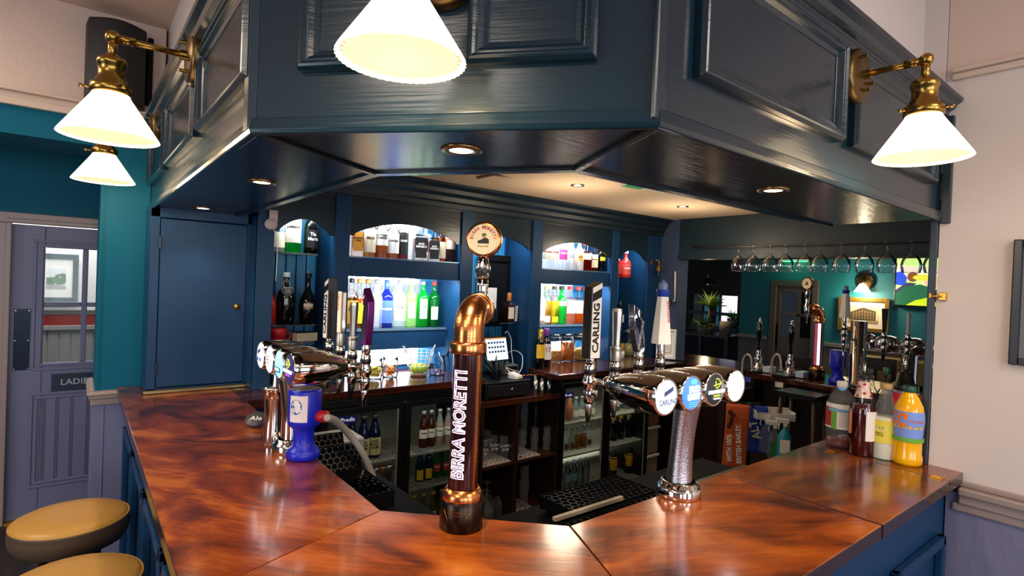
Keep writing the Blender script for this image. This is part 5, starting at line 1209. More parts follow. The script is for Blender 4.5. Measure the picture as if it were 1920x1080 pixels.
# left section of back counter: wire basket etc.
x, y, z = cpos(788, 3.22)
t = thing('wire_basket', 'white wire basket of lemons and limes on the left back counter', 'basket', (x, y, z))
b = MB()
for zz, r_ in ((.02, .055), (.07, .072), (.12, .085), (.165, .095)): b.tube([(r_*math.cos(a), r_*math.sin(a), zz) for a in [k*PI/12 for k in range(24)]], .0028, 6, True)
for k in range(14): a = k*2*PI/14; b.tube([(.055*math.cos(a), .055*math.sin(a), .02), (.095*math.cos(a), .095*math.sin(a), .165)], .002, 5)
for s_ in (-1, 1): b.tube([(s_*.09, -.01, .15), (s_*.115, -.01, .20), (s_*.12, 0, .20), (s_*.095, .01, .15)], .003, 6)
b.build('wires', mat('white_wire', 'e6e0d2', .3, .3), t); MB().lathe([(0, .0), (.05, 0), (.058, .014), (0, .02)], 20).build('base', mat('wood_dish', '8a5a34', .5), t)
random.seed(4)
for k, (dx, dy, dz, c, nm) in enumerate(((-.032, -.015, .045, 'a8b81c', 'lime'), (.0, -.035, .045, '8aa81c', 'lime'), (.030, -.02, .05, '8fb020', 'lime'), (.012, .02, .055, 'd8c83a', 'lemon'), (-.02, .025, .05, 'b8c41c', 'lime'))):
    o = MB().lathe([(0, -.030), (.007, -.028), (.020, -.02), (.026, -.004), (.026, .004), (.020, .02), (.007, .028), (0, .030)], 16, 'x').build(nm, mat('fruit_'+c, c, .4), None, loc=(x+dx, y+dy, z+dz))
    tag(o, ['yellow green lime at the left of the wire basket', 'green lime at the front centre of the wire basket', 'green lime at the right of the wire basket', 'yellow lemon in the middle of the wire basket', 'pale lime at the back of the wire basket'][k], 'fruit', 'fruit in the wire basket')
def tub(px, y, label, fc, r=.05, h=.13, open_=True, fill=.5, nm='glass_tub'):
    x, y, z = cpos(px, y); t = thing(nm, label, 'jar', (x, y, z))
    MB().lathe([(0, 0), (r*.9, 0), (r, .02), (r*1.0, h*.7), (r*.95, h*.85), (r*1.0, h), (r*.97, h), (r*.92, h*.85)], 22).build('glass', clear, t)
    if fc:
        b = MB(); random.seed(px)
        for k in range(10):
            a = random.uniform(0, 6.28); rr = r*.5*random.random(); b.M = Matrix.Translation((rr*math.cos(a), rr*math.sin(a), .02+h*fill*k/12)) @ Matrix.Rotation(random.uniform(-.6, .6), 4, 'X') @ Matrix.Rotation(random.uniform(-.6, .6), 4, 'Y')
            b.lathe([(0, 0), (r*.55, 0), (r*.55, .006), (0, .006)], 14)
        tag(b.build('fruit_slices', fc, t), kind='stuff')
tub(823, 3.18, 'squat empty glass jar right of the wire basket', None, .052, .13)
tub(735, 3.24, 'glass tub of orange slices left of the wire basket', mat('orange_slices', 'e88a3a', .5))
tub(705, 3.22, 'glass tub of lemon slices right of the purple handled tap', mat('lemon_slices', 'ecd860', .5))
tub(672, 3.24, 'glass tub of pale slices behind the black tap nozzle', mat('pale_slices', 'ecdca0', .5))
x, y, z = cpos(838, 3.34)
t = thing('utensil_pot', 'dark knife and glass muddlers leaning in a pot behind the squat jar', 'utensils', (x, y, z))
MB().lathe([(0, 0), (.035, 0), (.038, .10), (.035, .10), (.032, .01)], 18).build('pot', clear, t)
MB().tube([(-.01, 0, .02), (-.055, 0, .13)], .004, 6).build('knife_blade', steel, t); MB().tube([(.01, 0, .10), (.05, 0, .20)], .009, 8).build('knife_handle', black, t)
MB().tube([(0, .01, .03), (.085, .01, .22)], .004, 6).build('muddler', clear, t)
# steel round tin, red mug, box on the left end
x, y, z = cpos(592, 3.12)
t = thing('steel_scale', 'round steel topped appliance with a black foot behind the left chrome font', 'appliance', (x, y, z))
MB().lathe([(0, 0), (.085, 0), (.088, .02), (.08, .03)], 32).build('foot', black, t); MB().lathe([(.09, .03), (.095, .04), (.095, .085), (.09, .095), (0, .10)], 32).build('body', steel, t)
zz = at(522, 642, y=3.3).z
gs = MB().box(.845, 1.10, 3.24, 3.53, zz-.010, zz).build('low_shelf', navy_m, bb)
x = at(522, 600, y=3.33).x
t = thing('red_mug', 'red plastic lidded cup with two handles in the bottom of the left bay', 'cup', (x, 3.33, zz))
MB().lathe([(0, 0), (.042, 0), (.048, .06), (.048, .065), (0, .065)], 24).build('cup', redp, t); MB().lathe([(.050, .065), (.050, .078), (.03, .084), (0, .084)], 24).build('lid', mat('red_lid', 'd8382e', .4), t)
for s_ in (-1, 1): MB().tube(smooth([(s_*.045, 0, .055), (s_*.068, 0, .045), (s_*.068, 0, .02), (s_*.045, 0, .01)], 5), .005, 8).build('handle', redp, t)
x = at(573, 600, y=3.33).x
t = thing('card_box', 'cream cardboard box with black marks in the bottom of the left bay', 'box', (x, 3.33, zz)); t.rotation_euler = (0, 0, .2)
MB().box(-.065, .065, -.03, .03, .0, .05).build('box', mat('card_cream', 'c8b898', .7), t, bevel=.003); MB().box(-.055, .06, -.02, .02, .05, .056).build('contents', black, t)
# white round clip at the top of the left pilaster
q = at(507, 410, y=3.185)
t = thing('tape_roll', 'small white cup shaped holder hanging with a thin cable on the left pilaster', 'holder', (q.x, 3.17, q.z))
MB().lathe([(0, -.03), (.028, -.028), (.034, -.006), (.02, 0), (0, 0)], 24, 'y', (0, .01, -.03)).build('disc', mat('pale_pink_plastic', 'd8c0b8', .4), t)
b = MB(); b.box(-.014, .03, -.016, -.012, -.02, .045); b.build('strap', mat('pale_pink_plastic', 'd8c0b8', .4), t, bevel=.003)
MB().tube(smooth([(.01, -.01, -.05), (.035, .0, -.12), (.04, .01, -.25), (.038, .01, -.34)], 6), .002, 6).build('cable', whitep, t)

# ---- till ----
zt = .94
xa, xb = max(2.165, at(908, 720, y=2.98).x), at(997, 720, y=2.98).x
t = thing('cash_drawer', 'black cash drawer with a round silver lock under the touch screen', 'cash drawer', ((xa+xb)/2, 3.166, zt)); t.scale = ((xb-xa)/.40, 1, 1) 
MB().box(-.20, .20, -.18, .2, .012, .115).build('case', black, t, bevel=.006); d = MB().box(-.185, .185, -.186, -.18, .02, .095).build('drawer_front', mat('black_drawer', '161618', .45), t, bevel=.002)
MB().lathe([(0, -.008), (.008, -.008), (.010, 0)], 14, 'y', (.02, -.186, .06)).build('lock', chrome, d)
b = MB()
for x_ in (-.17, .17): b.box(x_-.02, x_+.02, -.15, -.12, 0, .012)
b.build('feet', black, t)
t = thing('touch_screen', 'lit till touch screen on a black stand behind the copper font', 'screen', (2.44, 3.26, zt+.115)); t.rotation_euler = (0, 0, .15); t.scale = (.78, .78, .84)
b = MB(); b.M = Matrix.Translation((0, 0, .22)) @ Matrix.Rotation(-.25, 4, 'X'); b.box(-.155, .155, -.012, .015, -.11, .115); b.build('housing', black, t, bevel=.005)
b = MB(); b.M = Matrix.Translation((0, 0, .22)) @ Matrix.Rotation(-.25, 4, 'X'); b.box(-.14, .14, -.014, -.012, -.095, .10); sc_ = b.build('display', mat('lit_screen', 'cfe0f4', .4, emit=1.1, ecol='c4dcf8'), t)
b = MB(); b.M = Matrix.Translation((0, 0, .22)) @ Matrix.Rotation(-.25, 4, 'X'); b.box(-.14, .14, -.0146, -.014, .088, .10); b.build('title_bar', mat('screen_orange', 'd89a5a', .4, emit=.6), sc_)
b = MB(); b.M = Matrix.Translation((0, 0, .22)) @ Matrix.Rotation(-.25, 4, 'X')
for r_ in range(3):
    for c_ in range(6): b.box(-.11+c_*.038, -.11+c_*.038+.026, -.0148, -.014, .05-r_*.04, .068-r_*.04)
b.build('screen_buttons', mat('screen_dark', '33506e', .5, emit=.1), sc_)
b = MB(); b.box(-.05, .05, -.02, .1, 0, .02); b.box(-.015, .015, .01, .04, 0, .2); b.build('stand', black, t)
x, y = 2.60, 3.19
t = thing('receipt_printer', 'small grey boxed device beside the till screen with loose white cables', 'printer', (2.56, 3.26, zt+.115)); MB().box(-.06, .06, -.05, .05, 0, .07).build('case', grey, t, bevel=.006); MB().box(-.05, .05, -.052, -.05, .03, .06).build('slot', black, t)
q = at(938, 704, y=3.05)
t = thing('card_reader', 'white card reader lying on the black cash drawer', 'card reader', (2.47, 3.05, zt+.116)); t.rotation_euler = (0, 0, .35)
b = MB(); b.add([(-.045, -.035, 0), (.045, -.035, 0), (.045, .045, 0), (-.045, .045, 0), (-.045, -.03, .022), (.045, -.03, .022), (.045, .045, .045), (-.045, .045, .045)], [(0, 3, 2, 1), (4, 5, 6, 7), (0, 1, 5, 4), (1, 2, 6, 5), (2, 3, 7, 6), (3, 0, 4, 7)]); b.build('case', whitep, t, bevel=.008)
cb = mat('white_cable', 'e8e4e0', .5)
z_ = zt+.118
tag(MB().tube(smooth([(2.52, 3.10, z_+.01), (2.58, 3.12, z_+.06), (2.64, 3.2, z_+.14), (2.63, 3.3, z_+.16), (2.60, 3.35, z_+.10), (2.66, 3.3, z_+.0), (2.62, 3.2, z_)], 8), .003, 6).build('white_cable', cb), 'white cable looping in a wide arc beside the card reader', 'cable')
tag(MB().tube(smooth([(2.62, 3.27, z_+.05), (2.62, 3.30, z_+.15), (2.65, 3.35, z_+.24), (2.62, 3.36, z_+.30), (2.58, 3.34, z_+.29)], 8), .0035, 6).build('white_cable', cb), 'white cable rising straight up with a plug at its top', 'cable')
tag(MB().tube(smooth([(2.44, 3.03, z_+.02), (2.40, 3.0, z_+.04), (2.42, 3.1, z_+.07), (2.52, 3.14, z_+.04), (2.60, 3.18, z_+.02)], 8), .003, 6).build('white_cable', cb), 'white cable curled behind the card reader', 'cable')
random.seed(11); b = MB()
for k in range(13):
    a = random.uniform(-.8, .8); b.tube([(random.uniform(-.03, .03), random.uniform(-.03, .03), 0), (random.uniform(-.10, .10), random.uniform(-.05, .05), random.uniform(.10, .18))], .004, 6)
o = b.build('pens', black, None, loc=(2.33, 3.10, zt+.115)); tag(o, 'bundle of black pens and stirrers in front of the till screen', 'pens', None, 'stuff')
b = MB(); random.seed(12)
for k in range(16): b.ball((random.uniform(-.08, .08), random.uniform(-.02, .02), .006), .006, 6)
o = b.build('trinkets', copper, None, loc=(2.64, 3.10, zt+.115)); tag(o, 'small copper coloured clips scattered at the right of the cash drawer', 'clips', None, 'stuff')
for px, py, y, h_, lab in ((1005, 690, 3.14, .155, 'tallest steel spirit measure behind the other cups'), (1018, 700, 3.08, .12, 'middle sized steel measure between two others'), (1004, 735, 3.04, .09, 'short steel cup nearest the cash drawer'), (1016, 735, 3.0, .085, 'short steel measure standing in front of the tall ones'), (1029, 735, 3.02, .095, 'steel cup nearest the right fridge')):
    x = at(px, py, y=y).x; o = MB().lathe([(0, 0), (.018, 0), (.016, h_*.3), (.019, h_), (.0175, h_), (.014, .01)], 20).build('spirit_measure', steel, None, loc=(x, y, zt)); tag(o, lab, 'measure', 'steel measures at the right of the cash drawer')
# bay 3: dark frame, shelf bottle, cards
p0 = at(928, 545, y=3.50)
def art_mirror(t, w, h):
    MB().box(-w*.46, w*.46, -h*.46, h*.46, .006, .007).build('print', mat('dark_print', '101010', .2), t); MB().box(-w*.30, w*.06, -h*.35, h*.05, .0072, .0075).build('white_sheet', paper, t)
picture('dark_picture', 'black framed dark picture behind the round beer badge', basis((at(928, 540, y=3.50).x, 3.50, p0.z+.0), (1, 0, 0), (0, 0, 1)), .34, .56, .05, blackm, art_mirror, None, blackm)
x = at(955, 560, y=3.36).x; bottle('spirit_bottle', 'small square orange liqueur bottle with copper neck on the dark glass shelf', (x, 3.36, Z3), .034, .22, 'square', damber, ivory, mat('copper_foil', 'c07030', .4), lab=(.1, .5), neck=.72)
x = at(970, 575, y=3.34).x; t = thing('card_pile', 'white card leaning at the right end of the dark glass shelf', 'card', (x, 3.34, Z3)); b = MB(); b.add([(-.02, 0, 0), (.02, .02, 0), (.025, .02, .12), (-.015, 0, .12), (-.02, .004, 0), (.02, .024, 0), (.025, .024, .12), (-.015, .004, .12)], [(0, 1, 2, 3), (7, 6, 5, 4), (0, 3, 7, 4), (1, 5, 6, 2), (3, 2, 6, 7)]); b.build('card', paper, t)
x = at(915, 580, y=3.40).x; t = thing('shelf_clutter', 'dark coffee machine part standing on the dark glass shelf', 'appliance', (x, 3.38, Z3)); MB().box(-.05, .05, -.05, .05, 0, .10).build('body', black, t, bevel=.01); MB().lathe([(0, .10), (.03, .10), (.03, .14), (0, .15)], 16).build('cap', steel, t)

# ================= FRIDGE AND SHELF CONTENTS =================
def prow(y, z, items, grp): row(y, z, items, grp)
oldm = mat('cream_peacock_label', 'c8b884', .7)
for px, lab in ((672, 'big dark cider bottle with a cream label, left of three in the fridge'), (690, 'big dark cider bottle with a cream label, middle of three in the fridge'), (708, 'big dark cider bottle with a cream label, right of three in the fridge')):
    pass
def fb(nm, px, y, z, r, h, shape, gm, lbl_, grp, **k):
    q = at(px, 800, y=y); bottle(nm, lbl_, (q.x, y, z), r, h, shape, gm, group=grp, facing=-PI/2-.35, **k)
zF = .655
for px, lab in ((660, 'left'), (682, 'middle'), (703, 'right')):
    fb('cider_bottle', px, 3.10, zF, .038, .26, 'beer', cgl('dark_cider_glass', '101430', .1), lab+' one of three dark cider bottles with cream labels on the top fridge shelf', 'cider bottles on the top shelf of the left fridge', lm=oldm, lab=(.08, .48), cm=blackp, txt='OLD\nMOUT\nCIDER', tsz=.022, tm=dkt)
g = 'bottles in the right door of the left fridge'
for px, d_ in ((794, 'first'), (808, 'second'), (824, 'third'), (840, 'fourth')):
    fb('beer_bottle', px, 3.12, zF, .029, .235, 'beer', clr if px > 815 else brn_g, d_+' pale lager bottle with a white label on the top shelf of the left fridge', g, lm=ivory, lab=(.26, .50), cm=sil, txt='Corona', tsz=.012, liq=(.6, gold_s) if px > 815 else None)
for px, d_, m_ in ((790, 'left', orange_l), (806, 'right', orange_l)):
    fb('beer_bottle', px, 3.12, .44, .030, .20, 'beer', cgl('navy_glass', '101c38', .3), d_+' navy bottle with an orange oval label on the middle shelf of the left fridge', g, lm=yel_l, lab=(.06, .38), cm=mat('blue_cap', '3a5ae0', .4), lw=1.5)
for px, d_ in ((821, 'left'), (838, 'right')):
    fb('beer_bottle', px, 3.12, .44, .031, .23, 'beer', cgl('green_beer_glass', '3a5a3a', .5), d_+' green beer bottle with a red shield on the middle shelf of the left fridge', g, lm=redl, lab=(.20, .42), cm=sil, lw=1.3, txt='PERONI', tsz=.01, tm=whtt)
for px, d_ in ((783, 'first'), (799, 'second'), (817, 'third'), (834, 'fourth')):
    fb('beer_bottle', px, 3.10, .12, .031, .24, 'beer', cgl('olive_beer_glass', '5a5a2a', .5), d_+' olive bottle with a yellow neck label on the lowest shelf of the left fridge', g, lm=yel_l if px < 790 else ivory, lab=(.3, .5), cm=goldc, lw=1.3)
g = 'small cans in the left door of the left fridge'
for k, px in enumerate((668, 688, 702, 716, 729)):
    x = at(px, 870, y=3.12).x; t = thing('drink_can', ['first', 'second', 'third', 'fourth', 'fifth'][k]+' slim can from the left, on the middle shelf behind the corrugated hose', 'can', (x, 3.12, .44), 0, g)
    MB().lathe([(0, 0), (.022, 0), (.028, .01), (.028, .13), (.023, .14), (0, .14)], 16).build('body', mat('can_copper', 'a8684a', .3, .7) if k % 2 else steel, t)
for k, px in enumerate((716, 727)):
    x = at(px, 940, y=3.12).x; bottle('beer_bottle', ['left', 'right'][k]+' small green tinted bottle at the bottom of the left fridge door', (x, 3.12, .12), .03, .2, 'beer', cgl('olive_beer_glass', '5a5a2a', .5), None, goldc, group='bottles at the bottom of the left fridge')
# right fridge
g = 'mixer bottles on the top shelf of the right fridge'
for px, d_ in ((1078, 'first'), (1089, 'second'), (1099, 'third'), (1108, 'fourth')):
    fb('mixer_bottle', px, 3.08, .685, .026, .17, 'mixer', cgl('grey_mixer', '9aa8a8', .6), d_+' clear mixer bottle with a pale label on the top shelf of the right fridge', g, lm=ivory, lab=(.1, .42), cm=sil)
fb('mixer_bottle', 1066, 3.08, .685, .028, .19, 'mixer', mat('copper_carton', 'a8623a', .5), 'copper brown bottle at the far left of the top shelf in the right fridge', g)
g = 'dark bottles on the middle shelf of the right fridge'
for k, (px, m_) in enumerate(((1062, clr), (1073, cgl('grey_mixer', '9aa8a8', .6)), (1084, gold_s), (1095, gold_s), (1104, clr))):
    fb('mixer_bottle', px, 3.10, .434, .026, .18, 'mixer', m_, ['first', 'second', 'third', 'fourth', 'fifth'][k]+' small bottle from the left on the middle shelf of the right fridge', g, lm=brnl, lab=(.1, .35), cm=sil, lw=1.4)
g = 'water bottles at the bottom of the right fridge'
for k, px in enumerate((1067, 1079, 1091, 1102)):
    fb('water_bottle', px, 3.08, .115, .030, .24, 'juice', glass('water_plastic', (.85, .92, .95), .14, .1, 1.4), ['first', 'second', 'third', 'fourth'][k]+' clear water bottle from the left at the bottom of the right fridge', g, lm=mat('pale_blue_label', '9ab8c8', .6) if k < 2 else None, lab=(.35, .6), cm=mat('pale_blue_label', '9ab8c8', .6))
g = 'wine on the upper shelf of the right fridge door'
for k, (px, tx) in enumerate(((1152, None), (1160, '7'), (1173, None), (1182, None))):
    fb('wine_bottle', px, 3.12+.05*(k % 2), .685, .034, .26, 'wine', cgl('pale_wine', '8a9a8a', .5), ['first', 'second', 'third', 'fourth'][k]+' pale wine bottle from the left in the right fridge, white label', g, lm=whl if k < 3 else redl, lab=(.15, .55), cm=whl, txt=tx, tsz=.05)
g = 'gold foil bottles in the right fridge'
for k, px in enumerate((1150, 1163, 1178)):
    fb('prosecco_bottle', px, 3.12, .434, .038, .235, 'wine', blk, ['left', 'middle', 'right'][k]+' dark bottle with gold foil neck on the middle shelf of the right fridge', g, cm=mat('yellow_foil', 'e0a21c', .4), neck=.70)
for k, px in enumerate((1152, 1181)):
    fb('prosecco_bottle', px, 3.12, .115, .040, .22, 'juice', blk, ['left', 'right'][k]+' squat dark bottle with broad yellow label at the bottom of the right fridge', g, lm=mat('yellow_foil', 'e0a21c', .4), lab=(.3, .8))
# glasses in the till cupboard
def pint(px, y, z, label, grp, h=.15, logo=True, r=.040):
    x = at(px, 850, y=y).x; t = thing('pint_glass', label, 'glass', (x, y, z), 0, grp)
    MB().lathe([(r, 0), (r*.98, h*.3), (r*.80, h*.95), (r*.76, h), (0, h)], 24).build('glass', hazy, t)
    if logo: text('lettering', 'BUD\nLIGHT', .026, basis((-r*.35, -r*.9, h*.52), (-1, .38, 0), (0, 0, -1)), whtt, t, bend=0)
g = 'inverted pint glasses in the till cupboard'
for k, (px, y) in enumerate(((903, 3.05), (924, 3.10), (944, 3.05), (912, 3.22), (933, 3.24), (950, 3.20), (892, 3.12))):
    pint(px, y, .508, ['front row left', 'front row middle', 'front row right', 'back row left', 'back row middle', 'back row right', 'half hidden by the copper font'][k]+' inverted pint glass with white lettering in the till cupboard', g)
g = 'stacked tall glasses in the till cupboard'
def tallg(px, y, z, label, grp, h=.17, r=.036):
    x = at(px, 850, y=y).x; t = thing('tall_glass', label, 'glass', (x, y, z), 0, grp)
    MB().lathe([(0, .004), (r*.75, 0), (r*.8, .02), (r*.72, .05), (r*.95, h*.5), (r*.72, h*.72), (r*.82, h)], 22).build('glass', hazy, t)
for k, (px, y, dz) in enumerate(((978, 3.05, 0), (1001, 3.05, 0), (1024, 3.02, 0), (980, 3.2, 0), (1005, 3.2, 0), (980, 3.2, .172), (1005, 3.2, .172))):
    tallg(px, y, .508+dz, ['front row left', 'front row middle', 'front row right', 'back row left lower', 'back row middle lower', 'back row left upper', 'back row middle upper'][k]+' tumbler on the shelf right of the divider', g)
tallg(985, 3.12, .093, 'very tall single glass on the lowest shelf right of the divider', None, .30, .045)
def stem_glass(label, loc, grp, s=1.0, inv=True, m=None):
    t = thing('wine_glass', label, 'wine glass', loc, 0, grp); t.scale = (s, s, s)
    pr = [(.036, 0), (.034, -.003), (.006, -.010), (.0045, -.03), (.0045, -.062), (.008, -.070), (.030, -.088), (.050, -.115), (.0575, -.145), (.055, -.175), (.049, -.198)]
    if not inv: pr = [(r, -z) for r, z in pr]
    MB().lathe(pr, 28).build('glass', m or glass_w, t); MB().tube([(pr[-1][0]*math.cos(a), pr[-1][0]*math.sin(a), pr[-1][1]) for a in [k*PI/14 for k in range(28)]], .0011, 5, True).build('rim', glass('glass_rim', (.85, .85, .85), .4, .1, 1.45), t)
    return t
g = 'stemmed glasses low in the till cupboard'
for k, (px, y) in enumerate(((913, 3.2), (936, 3.12), (912, 3.08))):
    x = at(px, 930, y=y).x; stem_glass(['back left', 'right hand', 'front left'][k]+' upturned stemmed glass low in the till cupboard', (x, y, .285), g, m=hazy)

# ================= HANGING GLASSES =================
XR = 4.14
rk = thing('glass_rack', 'slim dark rack under the end beam from which the wine glasses hang', 'rack', (0, 0, 0))
zr = 2.10
for x_ in (XR-.022, XR+.022): MB().box(x_-.005, x_+.005, 1.0, 2.75, zr-.010, zr-.002).build('rail', mat('rack_dark', '2a2622', .3, .6), rk)
b = MB()
for y_ in (1.0, 2.74): b.box(XR-.05, 4.27, y_, y_+.012, zr+.0, zr+.012)
b.build('crossbar', mat('rack_dark', '2a2622', .3, .6), rk)
gl = None; names = ['first', 'second', 'third', 'fourth', 'fifth', 'sixth', 'seventh', 'eighth', 'ninth', 'tenth', 'eleventh']
for k, px in enumerate((1384, 1412, 1444, 1473, 1509, 1537, 1578, 1621, 1663, 1709, 1752)):
    q = at(px, 490, x=XR); lab = names[k]+' upside down wine glass from the left in the hanging row'
    if gl is None: gl = stem_glass(lab, (XR, q.y, zr), 'hanging wine glasses', 1.0)
    else: dup(gl, (XR, q.y, zr), None, lab)

# ================= SERVERY COUNTER =================
o = MB().box(4.20, 4.80, .70, 3.45, 1.058, 1.10).build('servery_counter', top_b, bevel=.006); tag(o, 'dark brown counter top under the opening to the other room, carrying the hand pumps', 'worktop')
b = MB(); b.box(4.35, 4.70, .70, 3.45, 0, 1.058); o = b.build('servery_cabinet', darkwood); tag(o, 'dark wooden cabinet under the far servery counter', 'counter')
pump_wood = mat('pump_box_wood', '2a120c', .3)
def hand_pump(px, label):
    q = at(px, 690, x=4.36); t = thing('hand_pump', label, 'beer pump', (4.36, q.y, ZC))
    MB().box(-.16, .02, -.055, .055, -.22, .015).build('clamp_box', black, t, bevel=.006)
    MB().box(-.17, .06, -.06, .06, .0, .022).build('wood_top', pump_wood, t, bevel=.005)
    MB().lathe([(.052, .022), (.055, .028), (.042, .045), (.030, .06), (.026, .07), (.032, .085), (.034, .10), (.028, .12), (.018, .135), (.022, .15), (.020, .165), (.016, .17)], 24).build('chrome_foot', chrome, t)
    MB().lathe([(.014, .17), (.016, .18), (.013, .22), (.018, .27), (.026, .32), (.027, .35), (.021, .38), (.014, .40), (0, .40)], 24).build('handle', mat('black_porcelain', '0b0a0a', .1, coat=.8), t)
    MB().lathe([(.012, .398), (.014, .402), (.009, .412), (.010, .424), (.006, .432), (0, .434)], 16).build('finial', chrome, t)
    return t
hp1 = hand_pump(1421, 'black handled hand pump with chrome foot, the left of the two on the servery')
hp2 = hand_pump(1481, 'black handled hand pump with chrome foot, the right of the two on the servery')
for h_, px, py, c in ((hp1, 1407, 709, 'purple_sticker'), (hp2, 1466, 717, 'cream_sticker')):
    m_ = mat(c, '4a48b8' if c[0] == 'p' else 'd8ccb0', .5); MB().box(-.1615, -.16, -.03, .03, -.075, -.035).build('sticker', m_, h_)
for h_ in (hp1, hp2):
    MB().box(-.05, .05, -.125, -.065, .006, .05).build('price_block', mat('pale_block', 'b8c4d8', .5), h_, bevel=.003)
for k, px in enumerate((1392, 1447)):
    q = at(px, 690, x=4.17); z0 = q.z
    z_ = lambda py: at(px, py, x=4.17).z
    y0 = q.y; y1 = at(px+18, 690, x=4.17).y
    pts = smooth([(4.17, y0, z_(706)), (4.17, y0, z_(680)), (4.17, y0-.01, z_(670)), (4.17, (y0+y1)/2, z_(663)), (4.17, y1+.01, z_(670)), (4.17, y1, z_(690))], 6)
    t = thing('swan_neck', ['white swan neck spout left of the first hand pump', 'white swan neck spout between the two hand pumps'][k], 'spout', (0, 0, 0))
    MB().tube(pts, .008, 10).build('pipe', mat('pale_pipe', 'b8b0a4', .3, .5), t); MB().ball((4.17, y1, z_(692)), .014, 10).build('tip', steel, t)
q = at(1530, 708, z=ZC)
m2 = moretti('distant copper font with a glowing pink column on the servery counter', (4.42, at(1532, 690, x=4.42).y, ZC), 0, .95)
m2.rotation_euler = (0, 0, 1.25)
for c in m2.children:
    if c.name.startswith('column'):
        MB().lathe([(.0386, .115), (.0386, .445)], 10, a0=math.radians(123), a1=math.radians(152)).build('lit_panel', mat('lit_pink_panel', 'f8d0d8', .3, emit=2.2, ecol='ffd8e0'), c)
        MB().lathe([(.0385, .115), (.0385, .445)], 10, a0=math.radians(88), a1=math.radians(123)).build('pink_panel', mat('pink_panel', 'b84a5a', .3, emit=.35, ecol='c0506a'), c)
t = blue_cup('distant blue cleaning cup with a white label on the servery counter', (4.36, at(1571, 690, x=4.36).y, ZC), PI*.82, False, 1.0)
# round chrome post font
y_ = at(1607, 690, x=4.40).y
t = thing('chrome_post_font', 'tall round chrome post font with a lighthouse handle on the servery', 'beer font', (4.40, y_, ZC), -PI/2*0)
MB().lathe([(0, 0), (.075, 0), (.078, .01), (.075, .02), (.052, .03), (.052, .46), (.048, .465), (0, .465)], 36).build('post', chrome, t)
MB().lathe([(0, -.012), (.05, -.012), (.056, 0), (.05, .012), (0, .014)], 30, 'x', (.065, -.05, .32)).build('rear_disc', chrome, t)
b = MB(); b.cyl((-.052, 0, .33), .011, -.10, 12, 'x'); b.build('shank', chrome, t)
tp = tap_at(t, -.12, .05, .35, 'chrome'); MB().tube([(-.12, .05, .30), (-.12, .05, .13)], .007, 10).build('long_nozzle', chrome, tp)
handle(tp, 'lighthouse', -.12, .05, .435)
y_ = at(1590, 727, x=4.22).y
t = thing('round_lens', 'small chrome cylinder with a blue lit face lying on the servery edge', 'lamp', (4.16, y_, ZC+.02)); t.scale = (.7, .7, .7); MB().lathe([(0, .06), (.045, .06), (.05, .05), (.05, -.04), (.044, -.05), (0, -.05)], 26, 'x').build('barrel', steel, t); 
MB().lathe([(0, -.052), (.042, -.052), (.042, -.05)], 22, 'y' if False else 'x').build('lens', mat('blue_lens', '5a9ad8', .3, emit=.7), t)
# T font at the right
y_ = at(1704, 700, x=4.36).y
t = thing('chrome_bar_font', 'chrome T shaped font half hidden by the bar post on the servery', 'beer font', (4.36, y_, ZC), 0)
MB().lathe([(0, 0), (.07, 0), (.07, .02), (.05, .03), (.045, .12), (.048, .25), (.050, .28)], 30).build('post', chrome, t)
b = MB(); b.M = Matrix.Translation((0, -.17, .32))
for k in range(3): b.lathe([(.03, -.07), (.052, -.055), (.062, -.02), (.062, .02), (.052, .055), (.03, .07)], 26, 'y', (0, .15*k, 0))
b.build('cross_body', chrome, t)
for k, (dy, hk, nz_) in enumerate(((.115, 'dark', 'black'), (-.02, 'slim', 'clear'))):
    MB().cyl((-.05, dy, .32), .01, -.06, 10, 'x').build('shank', chrome, t)
    tp = tap_at(t, -.12, dy, .32, nz_); handle(tp, hk, -.12, dy, .405)
# low black stool-like rail, towels, sprays
t = thing('speed_rail', 'black topped metal stand below the copper servery font', 'stand', (3.98, at(1505, 735, x=3.98).y, 0))
zt_ = at(1505, 735, x=3.98).z
MB().box(-.10, .10, -.14, .14, zt_-.04, zt_).build('top', black, t, bevel=.004)
for sx_ in (-1, 1):
    for sy_ in (-1, 1): MB().tube([(sx_*.08, sy_*.11, zt_-.04), (sx_*.10, sy_*.14, 0)], .014, 8).build('leg', mat('stand_leg', '3a2c22', .5), t)
def towel(pts_px, x0, m, label, texts, w):
    pass
cl = mat('orange_towel', 'b8501c', .85, bump=(220, .5, (1, 1, 1))); clb = mat('blue_towel', '16389a', .85, bump=(220, .5, (1, 1, 1)))
q0 = at(1384, 758, x=3.55); q1 = at(1368, 872, x=3.55); h_ = q0.z-q1.z
def cloth(name, label, loc, w, h, m, rz, slant, wav):
    t = thing(name, label, 'towel', loc, rz); b = MB(); nx, nz = 10, 18; vs = []
    for j in range(nz+1):
        for i in range(nx+1):
            u = i/nx; v = j/nz
            vs.append((-w/2+w*u+slant*v, .012*math.sin(u*7+v*2)*v*wav-.025*math.sin(PI*min(1, v*5)*.5), -h*v+.008*math.sin(u*5)*v))
    fs = [(j*(nx+1)+i, j*(nx+1)+i+1, (j+1)*(nx+1)+i+1, (j+1)*(nx+1)+i) for j in range(nz) for i in range(nx)]
    b.add(vs, fs, True); o = b.build('cloth', m, t); s_ = o.modifiers.new('thick', 'SOLIDIFY'); s_.thickness = .006
    return t
